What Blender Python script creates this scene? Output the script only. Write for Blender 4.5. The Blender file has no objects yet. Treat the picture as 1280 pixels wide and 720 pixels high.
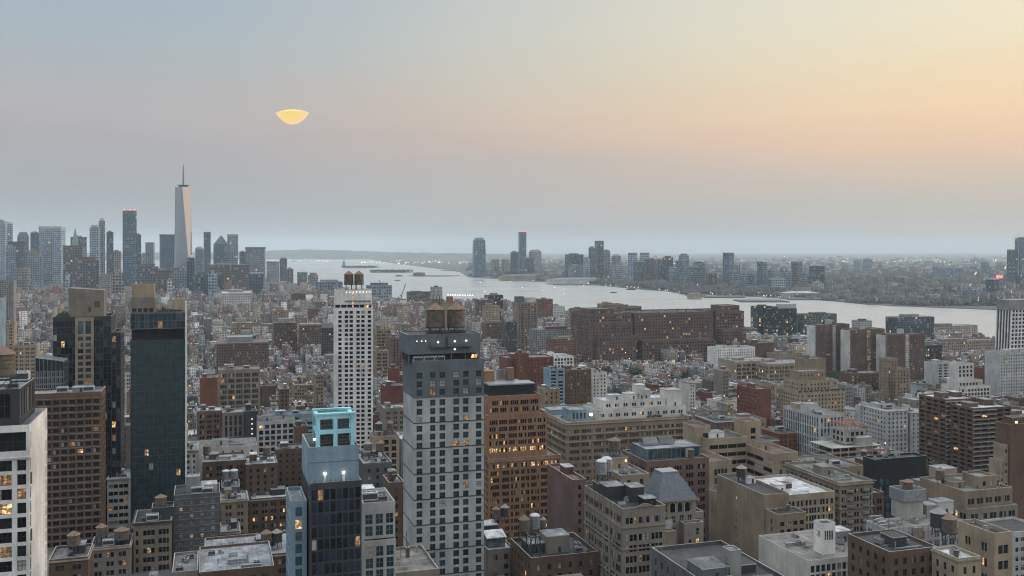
import bpy, math, random
import numpy as np
from math import radians as R, sin, cos, pi
rnd = random.Random(7)
sc = bpy.context.scene
C = sc.collection
# ------------------------------------------------------------------ camera
HC, EY, F = 155.0, 313.0, 1200.0          # eye height (m), eye level row, focal length in px of a 1280 px frame
cam = bpy.data.cameras.new('camera'); cam_o = bpy.data.objects.new('camera', cam); C.objects.link(cam_o)
cam.sensor_width = 36; cam.lens = 36*F/1280; cam.shift_y = -(360-EY)/1280
cam.clip_start = 1; cam.clip_end = 90000
cam_o.location = (0, 0, HC); cam_o.rotation_euler = (R(90), 0, 0)
sc.camera = cam_o
# ------------------------------------------------------------------ world
SUN_AZ, SUN_EL = 71, 3.0                    # degrees right of the view, above the horizon
w = bpy.data.worlds.new('World'); sc.world = w; w.use_nodes = True
def srgb(r, g, b, k=1.0):
    f = lambda c: (c/255/12.92 if c/255 <= .04045 else ((c/255+.055)/1.055)**2.4)*k
    return (f(r), f(g), f(b), 1)
def build_world():
    nt = w.node_tree; N = nt.nodes; L = nt.links; N.clear()
    def nd(t, **k):
        n = N.new(t)
        for a, b in k.items(): setattr(n, a, b)
        return n
    def mth(op, a, b=None, c=None):
        n = nd('ShaderNodeMath', operation=op)
        for i, v in enumerate((a, b, c)):
            if v is None: continue
            if isinstance(v, (int, float)): n.inputs[i].default_value = v
            else: L.new(v, n.inputs[i])
        return n.outputs[0]
    def ramp(fac, els):
        n = nd('ShaderNodeValToRGB'); r = n.color_ramp; r.interpolation = 'B_SPLINE' if 0 else 'LINEAR'
        while len(r.elements) < len(els): r.elements.new(.5)
        for e, (p, c) in zip(r.elements, els): e.position = p; e.color = c
        L.new(fac, n.inputs[0]); return n.outputs[0]
    tc = nd('ShaderNodeTexCoord'); sp = nd('ShaderNodeSeparateXYZ'); L.new(tc.outputs['Generated'], sp.inputs[0])
    x, y, z = sp.outputs
    # thin high streaks that bend the colour bands a little
    mp = nd('ShaderNodeMapping'); mp.inputs['Scale'].default_value = (1.2, 1.2, 14); L.new(tc.outputs['Generated'], mp.inputs[0])
    nz = nd('ShaderNodeTexNoise'); nz.inputs['Scale'].default_value = 2.2; nz.inputs['Detail'].default_value = 5; L.new(mp.outputs[0], nz.inputs[0])
    wob = mth('MULTIPLY', mth('SUBTRACT', nz.outputs[0], .5), .05)
    zz = mth('ADD', z, wob)
    s = mth('ADD', mth('MULTIPLY', x, sin(R(SUN_AZ))), mth('MULTIPLY', y, cos(R(SUN_AZ))))
    mr = nd('ShaderNodeMapRange', interpolation_type='SMOOTHSTEP'); L.new(s, mr.inputs[0]); mr.inputs[1].default_value = -.12; mr.inputs[2].default_value = .92
    LC = [(162,177,190),(165,179,188),(172,177,182),(177,175,178),(173,170,174),(166,167,173),(160,167,172),(156,165,171)]   #SKYL
    RC = [(246,234,206),(247,233,200),(248,226,186),(250,214,170),(241,203,167),(222,194,170),(200,187,173),(181,180,173)]   #SKYR
    ZS = [.245,.217,.174,.134,.110,.0855,.0524,.0108]
    Lf = ramp(zz, [(z_, srgb(*c_)) for z_, c_ in zip(ZS[::-1], LC[::-1])]+[(.42, srgb(176,190,200)), (1, srgb(230,235,241))])
    Rt = ramp(zz, [(z_, srgb(*c_)) for z_, c_ in zip(ZS[::-1], RC[::-1])]+[(.42, srgb(206,210,210)), (1, srgb(230,235,241))])
    mx = nd('ShaderNodeMix', data_type='RGBA'); L.new(mr.outputs[0], mx.inputs[0]); L.new(Lf, mx.inputs[6]); L.new(Rt, mx.inputs[7])
    # glow of the sunken sun, out of frame to the right
    gl = nd('ShaderNodeMapRange', interpolation_type='SMOOTHSTEP'); L.new(s, gl.inputs[0]); gl.inputs[1].default_value = .72; gl.inputs[2].default_value = 1.0
    gz = nd('ShaderNodeMapRange', interpolation_type='SMOOTHSTEP'); L.new(z, gz.inputs[0]); gz.inputs[1].default_value = .45; gz.inputs[2].default_value = .02
    g = mth('MULTIPLY', gl.outputs[0], gz.outputs[0])
    m2 = nd('ShaderNodeMix', data_type='RGBA'); L.new(g, m2.inputs[0]); L.new(mx.outputs[2], m2.inputs[6]); m2.inputs[7].default_value = (1.35, .98, .74, 1)
    # the upper sky is brighter than the band in view
    up = nd('ShaderNodeMapRange', interpolation_type='SMOOTHSTEP'); L.new(z, up.inputs[0]); up.inputs[1].default_value = .40; up.inputs[2].default_value = .85
    up.inputs[3].default_value = 1.0; up.inputs[4].default_value = 2.65
    vm = nd('ShaderNodeVectorMath', operation='SCALE'); L.new(m2.outputs[2], vm.inputs[0]); L.new(up.outputs[0], vm.inputs['Scale'])
    bg = nd('ShaderNodeBackground'); L.new(vm.outputs[0], bg.inputs[0]); bg.inputs[1].default_value = 1.0
    sky = nd('ShaderNodeTexSky', sky_type='NISHITA'); sky.sun_disc = False
    sky.sun_elevation = R(SUN_EL); sky.sun_rotation = R(SUN_AZ)
    b2 = nd('ShaderNodeBackground'); L.new(sky.outputs[0], b2.inputs[0]); b2.inputs[1].default_value = .01
    ad = nd('ShaderNodeAddShader'); L.new(bg.outputs[0], ad.inputs[0]); L.new(b2.outputs[0], ad.inputs[1])
    out = nd('ShaderNodeOutputWorld'); L.new(ad.outputs[0], out.inputs[0])
build_world()
sl = bpy.data.lights.new('sun', 'SUN'); so = bpy.data.objects.new('sun', sl); C.objects.link(so)
sl.energy = 1.3; sl.angle = R(12); sl.color = (1, .80, .66)
so.rotation_euler = (R(90-6), 0, R(-SUN_AZ+180))
sc.view_settings.view_transform = 'Standard'; sc.view_settings.look = 'None'
sc.view_settings.exposure = 0.0; sc.view_settings.gamma = 1.0
sc.render.engine = 'CYCLES'
cy = sc.cycles
cy.use_denoising = True; cy.max_bounces = 5; cy.diffuse_bounces = 2; cy.glossy_bounces = 2; cy.transmission_bounces = 2; cy.volume_bounces = 1
cy.sample_clamp_indirect = 4; cy.pixel_filter_type = 'BLACKMAN_HARRIS'; cy.filter_width = 1.15
# ------------------------------------------------------------------ materials
M = {}
def newmat(name):
    m = bpy.data.materials.new(name); m.use_nodes = True
    nt = m.node_tree; b = nt.nodes['Principled BSDF']; M[name] = m
    return m, nt, b
def N_(nt, t, **k):
    n = nt.nodes.new(t)
    for a, v in k.items(): setattr(n, a, v)
    return n
def noise(nt, vec, scale, detail=4):
    n = N_(nt, 'ShaderNodeTexNoise'); n.inputs['Scale'].default_value = scale; n.inputs['Detail'].default_value = detail
    nt.links.new(vec, n.inputs[0]); return n.outputs[0]
def mapped(nt, vec, s):
    n = N_(nt, 'ShaderNodeMapping'); n.inputs['Scale'].default_value = s; nt.links.new(vec, n.inputs[0]); return n.outputs[0]
def mathn(nt, op, *a):
    n = N_(nt, 'ShaderNodeMath', operation=op)
    for i, v in enumerate(a):
        if isinstance(v, (int, float)): n.inputs[i].default_value = v
        else: nt.links.new(v, n.inputs[i])
    return n.outputs[0]
def mixc(nt, f, a, b, blend='MIX'):
    n = N_(nt, 'ShaderNodeMix', data_type='RGBA', blend_type=blend)
    for i, v in ((0, f), (6, a), (7, b)):
        if isinstance(v, (int, float)): n.inputs[i].default_value = v
        elif isinstance(v, tuple): n.inputs[i].default_value = v if len(v) == 4 else (*v, 1)
        else: nt.links.new(v, n.inputs[i])
    return n.outputs[2]
def rng_(nt, v, a, b, c, d):
    n = N_(nt, 'ShaderNodeMapRange'); nt.links.new(v, n.inputs[0])
    for i, q in zip((1, 2, 3, 4), (a, b, c, d)): n.inputs[i].default_value = q
    return n.outputs[0]
def wallmat(name, rgb, var=.35, streak=.35, rough=.85, course=0.0):
    """weathered masonry / panel wall: blotches, rain streaks, faint courses"""
    m, nt, b = newmat(name); L = nt.links
    tc = N_(nt, 'ShaderNodeTexCoord').outputs['Object']
    n1 = noise(nt, tc, .09, 5); n2 = noise(nt, mapped(nt, tc, (1.1, 1.1, .09)), .5, 5); n3 = noise(nt, tc, 2.3, 3)
    f = mathn(nt, 'MULTIPLY', rng_(nt, n1, .3, .7, 1-var, 1+var*.6), rng_(nt, n2, .3, .7, 1-streak, 1+streak*.4))
    f = mathn(nt, 'MULTIPLY', f, rng_(nt, n3, .3, .7, .86, 1.1))
    if course:
        z = N_(nt, 'ShaderNodeSeparateXYZ'); L.new(tc, z.inputs[0])
        fr = mathn(nt, 'FRACT', mathn(nt, 'DIVIDE', z.outputs[2], course))
        f = mathn(nt, 'MULTIPLY', f, rng_(nt, fr, .9, .97, 1.0, .72))
    v = N_(nt, 'ShaderNodeVectorMath', operation='SCALE'); v.inputs[0].default_value = rgb; L.new(f, v.inputs['Scale'])
    L.new(v.outputs[0], b.inputs['Base Color']); b.inputs['Roughness'].default_value = rough
    b.inputs['Specular IOR Level'].default_value = .25
    return m
def roofmat(name, rgb, var=.5):
    m, nt, b = newmat(name); L = nt.links
    tc = N_(nt, 'ShaderNodeTexCoord').outputs['Object']
    n1 = noise(nt, tc, .16, 6); n2 = noise(nt, tc, .7, 4)
    sp = N_(nt, 'ShaderNodeSeparateXYZ'); L.new(tc, sp.inputs[0])                     # rolled membrane: strips, seams, dark patches
    sx = mathn(nt, 'DIVIDE', sp.outputs[0], 1.5); sy = mathn(nt, 'DIVIDE', sp.outputs[1], 6.0)
    cb = N_(nt, 'ShaderNodeCombineXYZ'); L.new(mathn(nt, 'FLOOR', sx), cb.inputs[0]); L.new(mathn(nt, 'FLOOR', sy), cb.inputs[1])
    wn = N_(nt, 'ShaderNodeTexWhiteNoise'); L.new(cb.outputs[0], wn.inputs[0])
    pat = rng_(nt, wn.outputs[0], 0, 1, .80, 1.14)
    pat = mathn(nt, 'MULTIPLY', pat, rng_(nt, mathn(nt, 'FRACT', sx), .90, .95, 1, .72))
    pat = mathn(nt, 'MULTIPLY', pat, rng_(nt, noise(nt, tc, .33, 3), .60, .64, 1, .55))
    f = mathn(nt, 'MULTIPLY', rng_(nt, n1, .35, .68, 1-var, 1.15), rng_(nt, n2, .3, .7, .75, 1.12)); f = mathn(nt, 'MULTIPLY', f, pat)
    v = N_(nt, 'ShaderNodeVectorMath', operation='SCALE'); v.inputs[0].default_value = rgb; L.new(f, v.inputs['Scale'])
    L.new(v.outputs[0], b.inputs['Base Color']); b.inputs['Roughness'].default_value = .7
    return m
def plain(name, rgb, rough=.6, metal=0.0, var=.25, emit=None, es=0):
    m, nt, b = newmat(name)
    tc = N_(nt, 'ShaderNodeTexCoord').outputs['Object']
    f = rng_(nt, noise(nt, tc, 1.3, 4), .3, .7, 1-var, 1+var*.5)
    v = N_(nt, 'ShaderNodeVectorMath', operation='SCALE'); v.inputs[0].default_value = rgb; nt.links.new(f, v.inputs['Scale'])
    nt.links.new(v.outputs[0], b.inputs['Base Color']); b.inputs['Roughness'].default_value = rough; b.inputs['Metallic'].default_value = metal
    if emit:
        b.inputs['Emission Color'].default_value = (*emit, 1); b.inputs['Emission Strength'].default_value = es
        try: m.cycles.emission_sampling = 'NONE'
        except Exception: pass
    return m
def glassmat(name, rgb, rough=.12, spec=.5, var=.6, scale=.35):
    m, nt, b = newmat(name); L = nt.links
    tc = N_(nt, 'ShaderNodeTexCoord').outputs['Object']; oi = N_(nt, 'ShaderNodeObjectInfo')
    f = mathn(nt, 'MULTIPLY', rng_(nt, noise(nt, tc, scale, 3), .3, .7, 1-var, 1+var), rng_(nt, oi.outputs['Random'], 0, 1, .35, 1.9))
    v = N_(nt, 'ShaderNodeVectorMath', operation='SCALE'); v.inputs[0].default_value = rgb; L.new(f, v.inputs['Scale'])
    L.new(v.outputs[0], b.inputs['Base Color']); L.new(rng_(nt, oi.outputs['Random'], 0, 1, rough*.6, rough*2.2), b.inputs['Roughness']); b.inputs['Specular IOR Level'].default_value = spec
    return m
def winwall(name, wall, glass, bay, flo, fx, fz, lit=.012, blind=.12, grough=.12, colattr=False, spec=.5):
    """wall whose windows follow its metre UVs (u along the wall, v up): for buildings whose windows are about a pixel"""
    m, nt, b = newmat(name); L = nt.links
    uv = N_(nt, 'ShaderNodeUVMap'); s = N_(nt, 'ShaderNodeSeparateXYZ'); L.new(uv.outputs[0], s.inputs[0])
    U = mathn(nt, 'DIVIDE', s.outputs[0], bay); V = mathn(nt, 'DIVIDE', s.outputs[1], flo)
    fu, fv = mathn(nt, 'FRACT', U), mathn(nt, 'FRACT', V)
    cu, cv = mathn(nt, 'FLOOR', U), mathn(nt, 'FLOOR', V)
    inx = mathn(nt, 'COMPARE', fu, .5, fx/2); inz = mathn(nt, 'COMPARE', fv, .55, fz/2)
    win = mathn(nt, 'MULTIPLY', inx, inz)
    win = mathn(nt, 'MULTIPLY', win, mathn(nt, 'GREATER_THAN', s.outputs[1], 0.0))     # roofs carry negative v
    cb = N_(nt, 'ShaderNodeCombineXYZ'); L.new(cu, cb.inputs[0]); L.new(cv, cb.inputs[1])
    oi = N_(nt, 'ShaderNodeObjectInfo'); L.new(oi.outputs['Random'], cb.inputs[2])
    wn = N_(nt, 'ShaderNodeTexWhiteNoise'); L.new(cb.outputs[0], wn.inputs[0]); r = wn.outputs[0]
    ge = N_(nt, 'ShaderNodeTexCoord').outputs['Object']
    nf = rng_(nt, noise(nt, ge, .03, 5), .3, .7, .7, 1.2)
    if colattr:
        at = N_(nt, 'ShaderNodeAttribute'); at.attribute_name = 'Col'; base = at.outputs['Color']
    else:
        base = (*wall, 1)
    wc = mixc(nt, 1.0, base, mixc(nt, 0.0, (1, 1, 1), (1, 1, 1)), 'MULTIPLY')
    v = N_(nt, 'ShaderNodeVectorMath', operation='SCALE'); L.new(wc, v.inputs[0]); L.new(nf, v.inputs['Scale'])
    gv = N_(nt, 'ShaderNodeVectorMath', operation='SCALE'); gv.inputs[0].default_value = glass; L.new(rng_(nt, r, 0, 1, .4, 1.5), gv.inputs['Scale'])
    gcol = mixc(nt, mathn(nt, 'GREATER_THAN', r, 1-blind), gv.outputs[0], (.26, .26, .25))
    L.new(mixc(nt, win, v.outputs[0], gcol), b.inputs['Base Color'])
    L.new(rng_(nt, win, 0, 1, .8, grough), b.inputs['Roughness'])
    b.inputs['Specular IOR Level'].default_value = spec
    on = mathn(nt, 'MULTIPLY', win, mathn(nt, 'LESS_THAN', r, lit))
    b.inputs['Emission Color'].default_value = (1, .62, .28, 1); L.new(mathn(nt, 'MULTIPLY', on, .9), b.inputs['Emission Strength'])
    try: m.cycles.emission_sampling = 'NONE'
    except Exception: pass
    return m
WALL = {  # linear albedo
 'white': (.71,.69,.66), 'offwhite': (.56,.54,.50), 'beige': (.33,.262,.19), 'tan': (.245,.19,.138), 'stone': (.215,.19,.16), 'sand': (.25,.205,.157),
 'orange': (.265,.15,.092), 'redbrick': (.17,.068,.048), 'darkred': (.15,.05,.043), 'brown': (.125,.08,.058), 'purple': (.15,.10,.088), 'grey': (.25,.25,.245),
 'lightgrey': (.42,.425,.42), 'darkgrey': (.10,.105,.11), 'charcoal': (.05,.052,.056), 'black': (.022,.025,.03), 'slate': (.115,.135,.15), 'bluegrey': (.21,.29,.35), 'teal': (.33,.62,.68), 'coping': (.30,.295,.28), 'panel': (.365,.375,.37), 'crown': (.12,.138,.15), 'pink': (.42,.20,.15), 'concrete': (.33,.33,.30)}
for k, v in WALL.items(): wallmat('wall_'+k, v, var=.28, streak=.15)
ROOF = {'silver': (.255,.27,.285), 'white': (.50,.51,.52), 'grey': (.15,.155,.16), 'tar': (.038,.04,.043), 'brown': (.14,.09,.072), 'gravel': (.20,.187,.168), 'green': (.125,.13,.105)}
for k, v in ROOF.items(): roofmat('roof_'+k, v)
glassmat('glass_dark', (.013,.016,.02), .16, .35); glassmat('glass_mid', (.045,.055,.062)); glassmat('glass_teal', (.015,.038,.046), .12, .45); glassmat('glass_blue', (.03,.055,.075), .1, .6)
glassmat('glass_black', (.007,.008,.010), .2, .22)
glassmat('glass_navy', (.010,.017,.028), .12, .4)
plain('blind', (.34,.335,.32), .7); plain('frame_dark', (.03,.032,.035), .5); plain('frame_light', (.45,.45,.44), .5); plain('frame_white', (.68,.68,.66), .5)
plain('metal', (.30,.31,.32), .4, .6); plain('metal_dark', (.06,.065,.07), .5, .4); plain('steel', (.30,.32,.34), .4, .5); plain('white_metal', (.44,.45,.46), .5)
for nm_, col_, e_ in (('lit_warm', (1,.60,.25), 2.0), ('lit_dim', (1,.52,.22), .5)):
    m = plain(nm_, (.16,.11,.07), .5, emit=col_, es=1); nt = m.node_tree; tcx = N_(nt, 'ShaderNodeTexCoord').outputs['Object']
    geo = N_(nt, 'ShaderNodeNewGeometry').outputs['Position']
    vo_ = N_(nt, 'ShaderNodeTexNoise'); vo_.inputs['Scale'].default_value = 1.1; vo_.inputs['Detail'].default_value = 3; nt.links.new(geo, vo_.inputs[0])
    nt.links.new(rng_(nt, vo_.outputs[0], .46, .66, .10*e_, 1.0*e_), nt.nodes['Principled BSDF'].inputs['Emission Strength'])
plain('lit_white', (.5,.5,.45), .5, emit=(1,.9,.7), es=2.2)
plain('lamp', (.5,.5,.45), .5, emit=(1,.88,.66), es=4); plain('lamp_red', (.5,.1,.1), .5, emit=(1,.14,.10), es=2.2); plain('lamp_warm', (.5,.4,.2), .5, emit=(1,.66,.3), es=7)
plain('wood', (.135,.108,.082), .85, var=.4); plain('wood_grey', (.13,.125,.115), .85, var=.4); plain('cone_rust', (.17,.108,.075), .8, var=.35); plain('cone_grey', (.20,.19,.175), .7, var=.35)
plain('slate_roof', (.12,.135,.155), .55, var=.3); plain('copper_green', (.16,.30,.25), .6); plain('asphalt', (.05,.05,.052), .9)
winwall('ww_brick', (.17,.085,.066), (.02,.022,.025), 3.0, 3.2, .42, .5); winwall('ww_brown', (.13,.09,.07), (.02,.022,.025), 2.6, 3.2, .45, .5)
winwall('ww_tan', (.32,.25,.18), (.025,.025,.025), 2.8, 3.3, .45, .52); winwall('ww_grey', (.24,.24,.235), (.025,.028,.03), 3.0, 3.3, .5, .5)
winwall('ww_white', (.55,.54,.52), (.03,.035,.04), 3.2, 3.4, .5, .5); winwall('ww_dark', (.07,.07,.075), (.02,.025,.03), 3.0, 3.4, .55, .55)
winwall('ww_glass', (.10,.13,.15), (.03,.05,.065), 3.2, 3.6, .86, .8, spec=.6); winwall('ww_glassdark', (.05,.06,.07), (.015,.024,.032), 3.0, 3.6, .85, .8)
winwall('ww_glassgreen', (.13,.17,.16), (.03,.06,.06), 3.2, 3.6, .8, .75); winwall('ww_stone', (.30,.25,.21), (.03,.03,.032), 3.4, 4.0, .48, .62)
winwall('ww_pale', (.42,.42,.41), (.05,.06,.07), 3.2, 3.4, .6, .55); winwall('ww_purple', (.15,.10,.09), (.02,.02,.022), 3.4, 3.6, .5, .5)
winwall('ww_mass', (1,1,1), (.016,.018,.021), 2.5, 3.3, .5, .56, colattr=True, lit=.02)
for k_ in ('grey','pale','stone','dark','purple','brown','tan','glass','glassdark','glassgreen','white','brick'):      # far skyline walls, blue haze and sky reflection put into their colour
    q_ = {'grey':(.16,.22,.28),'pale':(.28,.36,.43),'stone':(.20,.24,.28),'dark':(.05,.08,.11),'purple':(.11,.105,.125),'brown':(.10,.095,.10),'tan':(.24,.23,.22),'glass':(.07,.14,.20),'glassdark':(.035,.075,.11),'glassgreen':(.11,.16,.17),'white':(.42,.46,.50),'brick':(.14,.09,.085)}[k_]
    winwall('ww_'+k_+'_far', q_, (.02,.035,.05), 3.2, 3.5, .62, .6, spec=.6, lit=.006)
plain('tower_mirror', (.36,.38,.42), .12, .9, var=.05)
# ------------------------------------------------------------------ mesh helpers
class MB:
    def __init__(s): s.v = []; s.f = []; s.m = []; s.uv = {}; s.mats = []
    def mi(s, name):
        if name not in s.mats: s.mats.append(name)
        return s.mats.index(name)
    def quad(s, pts, mat, uv=None):
        i = len(s.v); s.v += pts; s.f.append(tuple(range(i, i+len(pts)))); s.m.append(s.mi(mat))
        if uv: s.uv[len(s.f)-1] = uv
    def box(s, x0, y0, z0, x1, y1, z1, mat, bottom=False, top=True, uvs=False):
        i = len(s.v); k = s.mi(mat)
        s.v += [(x0,y0,z0),(x1,y0,z0),(x1,y1,z0),(x0,y1,z0),(x0,y0,z1),(x1,y0,z1),(x1,y1,z1),(x0,y1,z1)]
        fs = [(0,1,5,4),(1,2,6,5),(2,3,7,6),(3,0,4,7)] + ([(4,5,6,7)] if top else []) + ([(3,2,1,0)] if bottom else [])
        for n, f in enumerate(fs):
            s.f.append(tuple(i+q for q in f)); s.m.append(k)
            if uvs:
                W = (x1-x0, y1-y0, x1-x0, y1-y0)[n] if n < 4 else 1
                s.uv[len(s.f)-1] = [(0,.01),(W,.01),(W,z1-z0),(0,z1-z0)] if n < 4 else [(-1,-1)]*4
    def prism(s, ring, z0, z1, mat, ring2=None, cap=True, uvs=False, us=1.0):
        r2 = ring2 or ring; n = len(ring); i = len(s.v); k = s.mi(mat)
        s.v += [(x, y, z0) for x, y in ring] + [(x, y, z1) for x, y in r2]
        for a in range(n):
            b = (a+1) % n; s.f.append((i+a, i+b, i+n+b, i+n+a)); s.m.append(k)
            if uvs:
                W = math.dist(ring[a], ring[b]); s.uv[len(s.f)-1] = [(0,z0*us+.01),(W*us,z0*us+.01),(W*us,z1*us),(0,z1*us)]
        if cap:
            s.f.append(tuple(range(i+n, i+2*n))); s.m.append(k)
            if uvs: s.uv[len(s.f)-1] = [(-1,-1)]*n
    def cyl(s, x, y, z0, z1, r, mat, n=16, r2=None, cap=True):
        a = [(x+r*cos(2*pi*i/n), y+r*sin(2*pi*i/n)) for i in range(n)]; q = r if r2 is None else r2
        b = [(x+q*cos(2*pi*i/n), y+q*sin(2*pi*i/n)) for i in range(n)]
        s.prism(a, z0, z1, mat, b, cap)
    def bar(s, p, q, t, mat):
        p, q = np.array(p, float), np.array(q, float); d = q-p; d /= max(np.linalg.norm(d), 1e-6)
        a = np.cross(d, (0,0,1) if abs(d[2]) < .9 else (1,0,0)); a /= np.linalg.norm(a); b = np.cross(d, a); k = s.mi(mat); i = len(s.v)
        for c in (p, q):
            for u, v in ((-1,-1),(1,-1),(1,1),(-1,1)): s.v.append(tuple(c+a*u*t/2+b*v*t/2))
        for f in ((0,1,5,4),(1,2,6,5),(2,3,7,6),(3,0,4,7),(4,5,6,7),(3,2,1,0)): s.f.append(tuple(i+j for j in f)); s.m.append(k)
    def mesh(s, name):
        me = bpy.data.meshes.new(name); me.from_pydata(s.v, [], s.f)
        for n in s.mats: me.materials.append(M[n])
        if len(s.mats) > 1: me.polygons.foreach_set('material_index', s.m)
        if s.uv:
            u = me.uv_layers.new(name='UVMap'); a = np.full((len(me.loops), 2), -1.0, np.float32); st = 0
            for k, f in enumerate(s.f):
                if k in s.uv: a[st:st+len(f)] = s.uv[k]
                st += len(f)
            u.data.foreach_set('uv', a.ravel())
        me.validate(); me.update(); return me
    def build(s, name, parent=None):
        return link(name, s.mesh(name), parent)
def link(name, me, parent=None, loc=None, rz=None, scale=None):
    o = bpy.data.objects.new(name, me); C.objects.link(o)
    if parent is not None: o.parent = parent
    if loc is not None: o.location = loc
    if rz is not None: o.rotation_euler = (0, 0, rz)
    if scale is not None: o.scale = scale
    return o
def tag(o, label=None, cat=None, group=None, kind=None):
    for k, v in (('label', label), ('category', cat), ('group', group), ('kind', kind)):
        if v: o[k] = v
    return o
def empty(name, loc, rz=0, label=None, cat=None, group=None):
    o = link(name, None, None, loc, rz); o.empty_display_size = 2
    return tag(o, label, cat, group)
def copy_tree(o, parent=None):
    c = o.copy(); C.objects.link(c)
    if parent is not None: c.parent = parent
    for ch in list(o.children): copy_tree(ch, c)
    return c
PX = lambda px, D: (px-640)/F*D
PZ = lambda py, D: HC-(py-EY)/F*D
GD = lambda py, z=0: (HC-z)*F/(py-EY)
GR = 17.5                                                   # street grid against the view, degrees
# ------------------------------------------------------------------ facades
def panel(mb, O, ang, xs, zs, hole, mat, rev=None):
    """one connected wall sheet on the break lines xs, zs; hole(i,j) -> None or (depth, pane material or None)"""
    du = (cos(ang), sin(ang)); n = (-sin(ang), cos(ang)); base = len(mb.v); nx = len(xs); k = mb.mi(mat); kr = mb.mi(rev or mat)
    for z in zs:
        for x in xs: mb.v.append((O[0]+du[0]*x, O[1]+du[1]*x, z))
    for j in range(len(zs)-1):
        for i in range(nx-1):
            a = base+j*nx+i; q = (a, a+1, a+1+nx, a+nx); h = hole(i, j)
            if h is None: mb.f.append(q); mb.m.append(k); continue
            dep, pm = h; b = len(mb.v)
            for t in q: p = mb.v[t]; mb.v.append((p[0]+n[0]*dep, p[1]+n[1]*dep, p[2]))
            for e in range(4): f = (e+1) % 4; mb.f.append((q[e], q[f], b+f, b+e)); mb.m.append(kr)
            if pm: mb.f.append((b, b+1, b+2, b+3)); mb.m.append(mb.mi(pm))
class S:
    def __init__(s, fh=3.5, bw=3.6, ww=1.4, wz=(.25,.8), g=1, gm=.3, mx=.8, tm=.6, lit=.018, blind=.15, glass='glass_dark', frame='frame_dark', rec=.3, cols=None, obj=False, pm=True, skip=None, litrows=None, split=1, zb=0.0, rev=None, sash=True, dim=.02):
        s.__dict__.update(locals()); del s.__dict__['s']
    def but(s, **k): d = dict(s.__dict__); d.update(k); return S(**d)
    def columns(s, W):
        if s.cols: return [c for c in (s.cols(W) if callable(s.cols) else s.cols)]
        n = max(1, int((W-2*s.mx+.01)//s.bw)); st = (W-2*s.mx)/n; gw = s.g*s.ww+(s.g-1)*s.gm; out = []
        if gw > st-.15: gw = st-.15
        ww = (gw-(s.g-1)*s.gm)/s.g
        for i in range(n):
            x = s.mx+st*(i+.5)-gw/2
            for q in range(s.g): out.append((x, x+ww)); x += ww+s.gm
        return out
_wm = {}
def winmesh(wd, ht, kind, glass, frame, sash):
    key = (round(wd, 2), round(ht, 2), kind, glass, frame, sash)
    if key in _wm: return _wm[key]
    mb = MB(); t = min(.09, wd*.07)
    nx = 2 if wd > 1.35 else 1
    if wd > 3.2: nx = 3
    xs = [0]
    for i in range(nx): xs += [t+(wd-t)*i/nx, (wd-t)*(i+1)/nx]
    xs.append(wd); nz = 2 if (sash and ht > 1.2) else 1; zs = [0]
    for i in range(nz): zs += [t+(ht-t)*i/nz*1.0, (ht-t)*(i+1)/nz]
    zs.append(ht)
    def hole(i, j):
        if i % 2 and j % 2:
            top = j == len(zs)-2
            pm = {'lit': 'lit_warm', 'dim': 'lit_dim', 'white': 'lit_white'}.get(kind, glass)
            if kind == 'blind' and top: pm = 'blind'
            if kind == 'shade': pm = 'blind'
            if kind == 'lit' and (i == 1 and nx > 1 and not top): pm = 'lit_dim'
            if kind == 'ac' and not top and i == 1: return (-.28, 'metal')
            return (.06, pm)
    panel(mb, (0, -.06), 0, xs, zs, hole, frame)
    _wm[key] = mb.mesh('window'); return _wm[key]
STAT = {}
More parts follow.
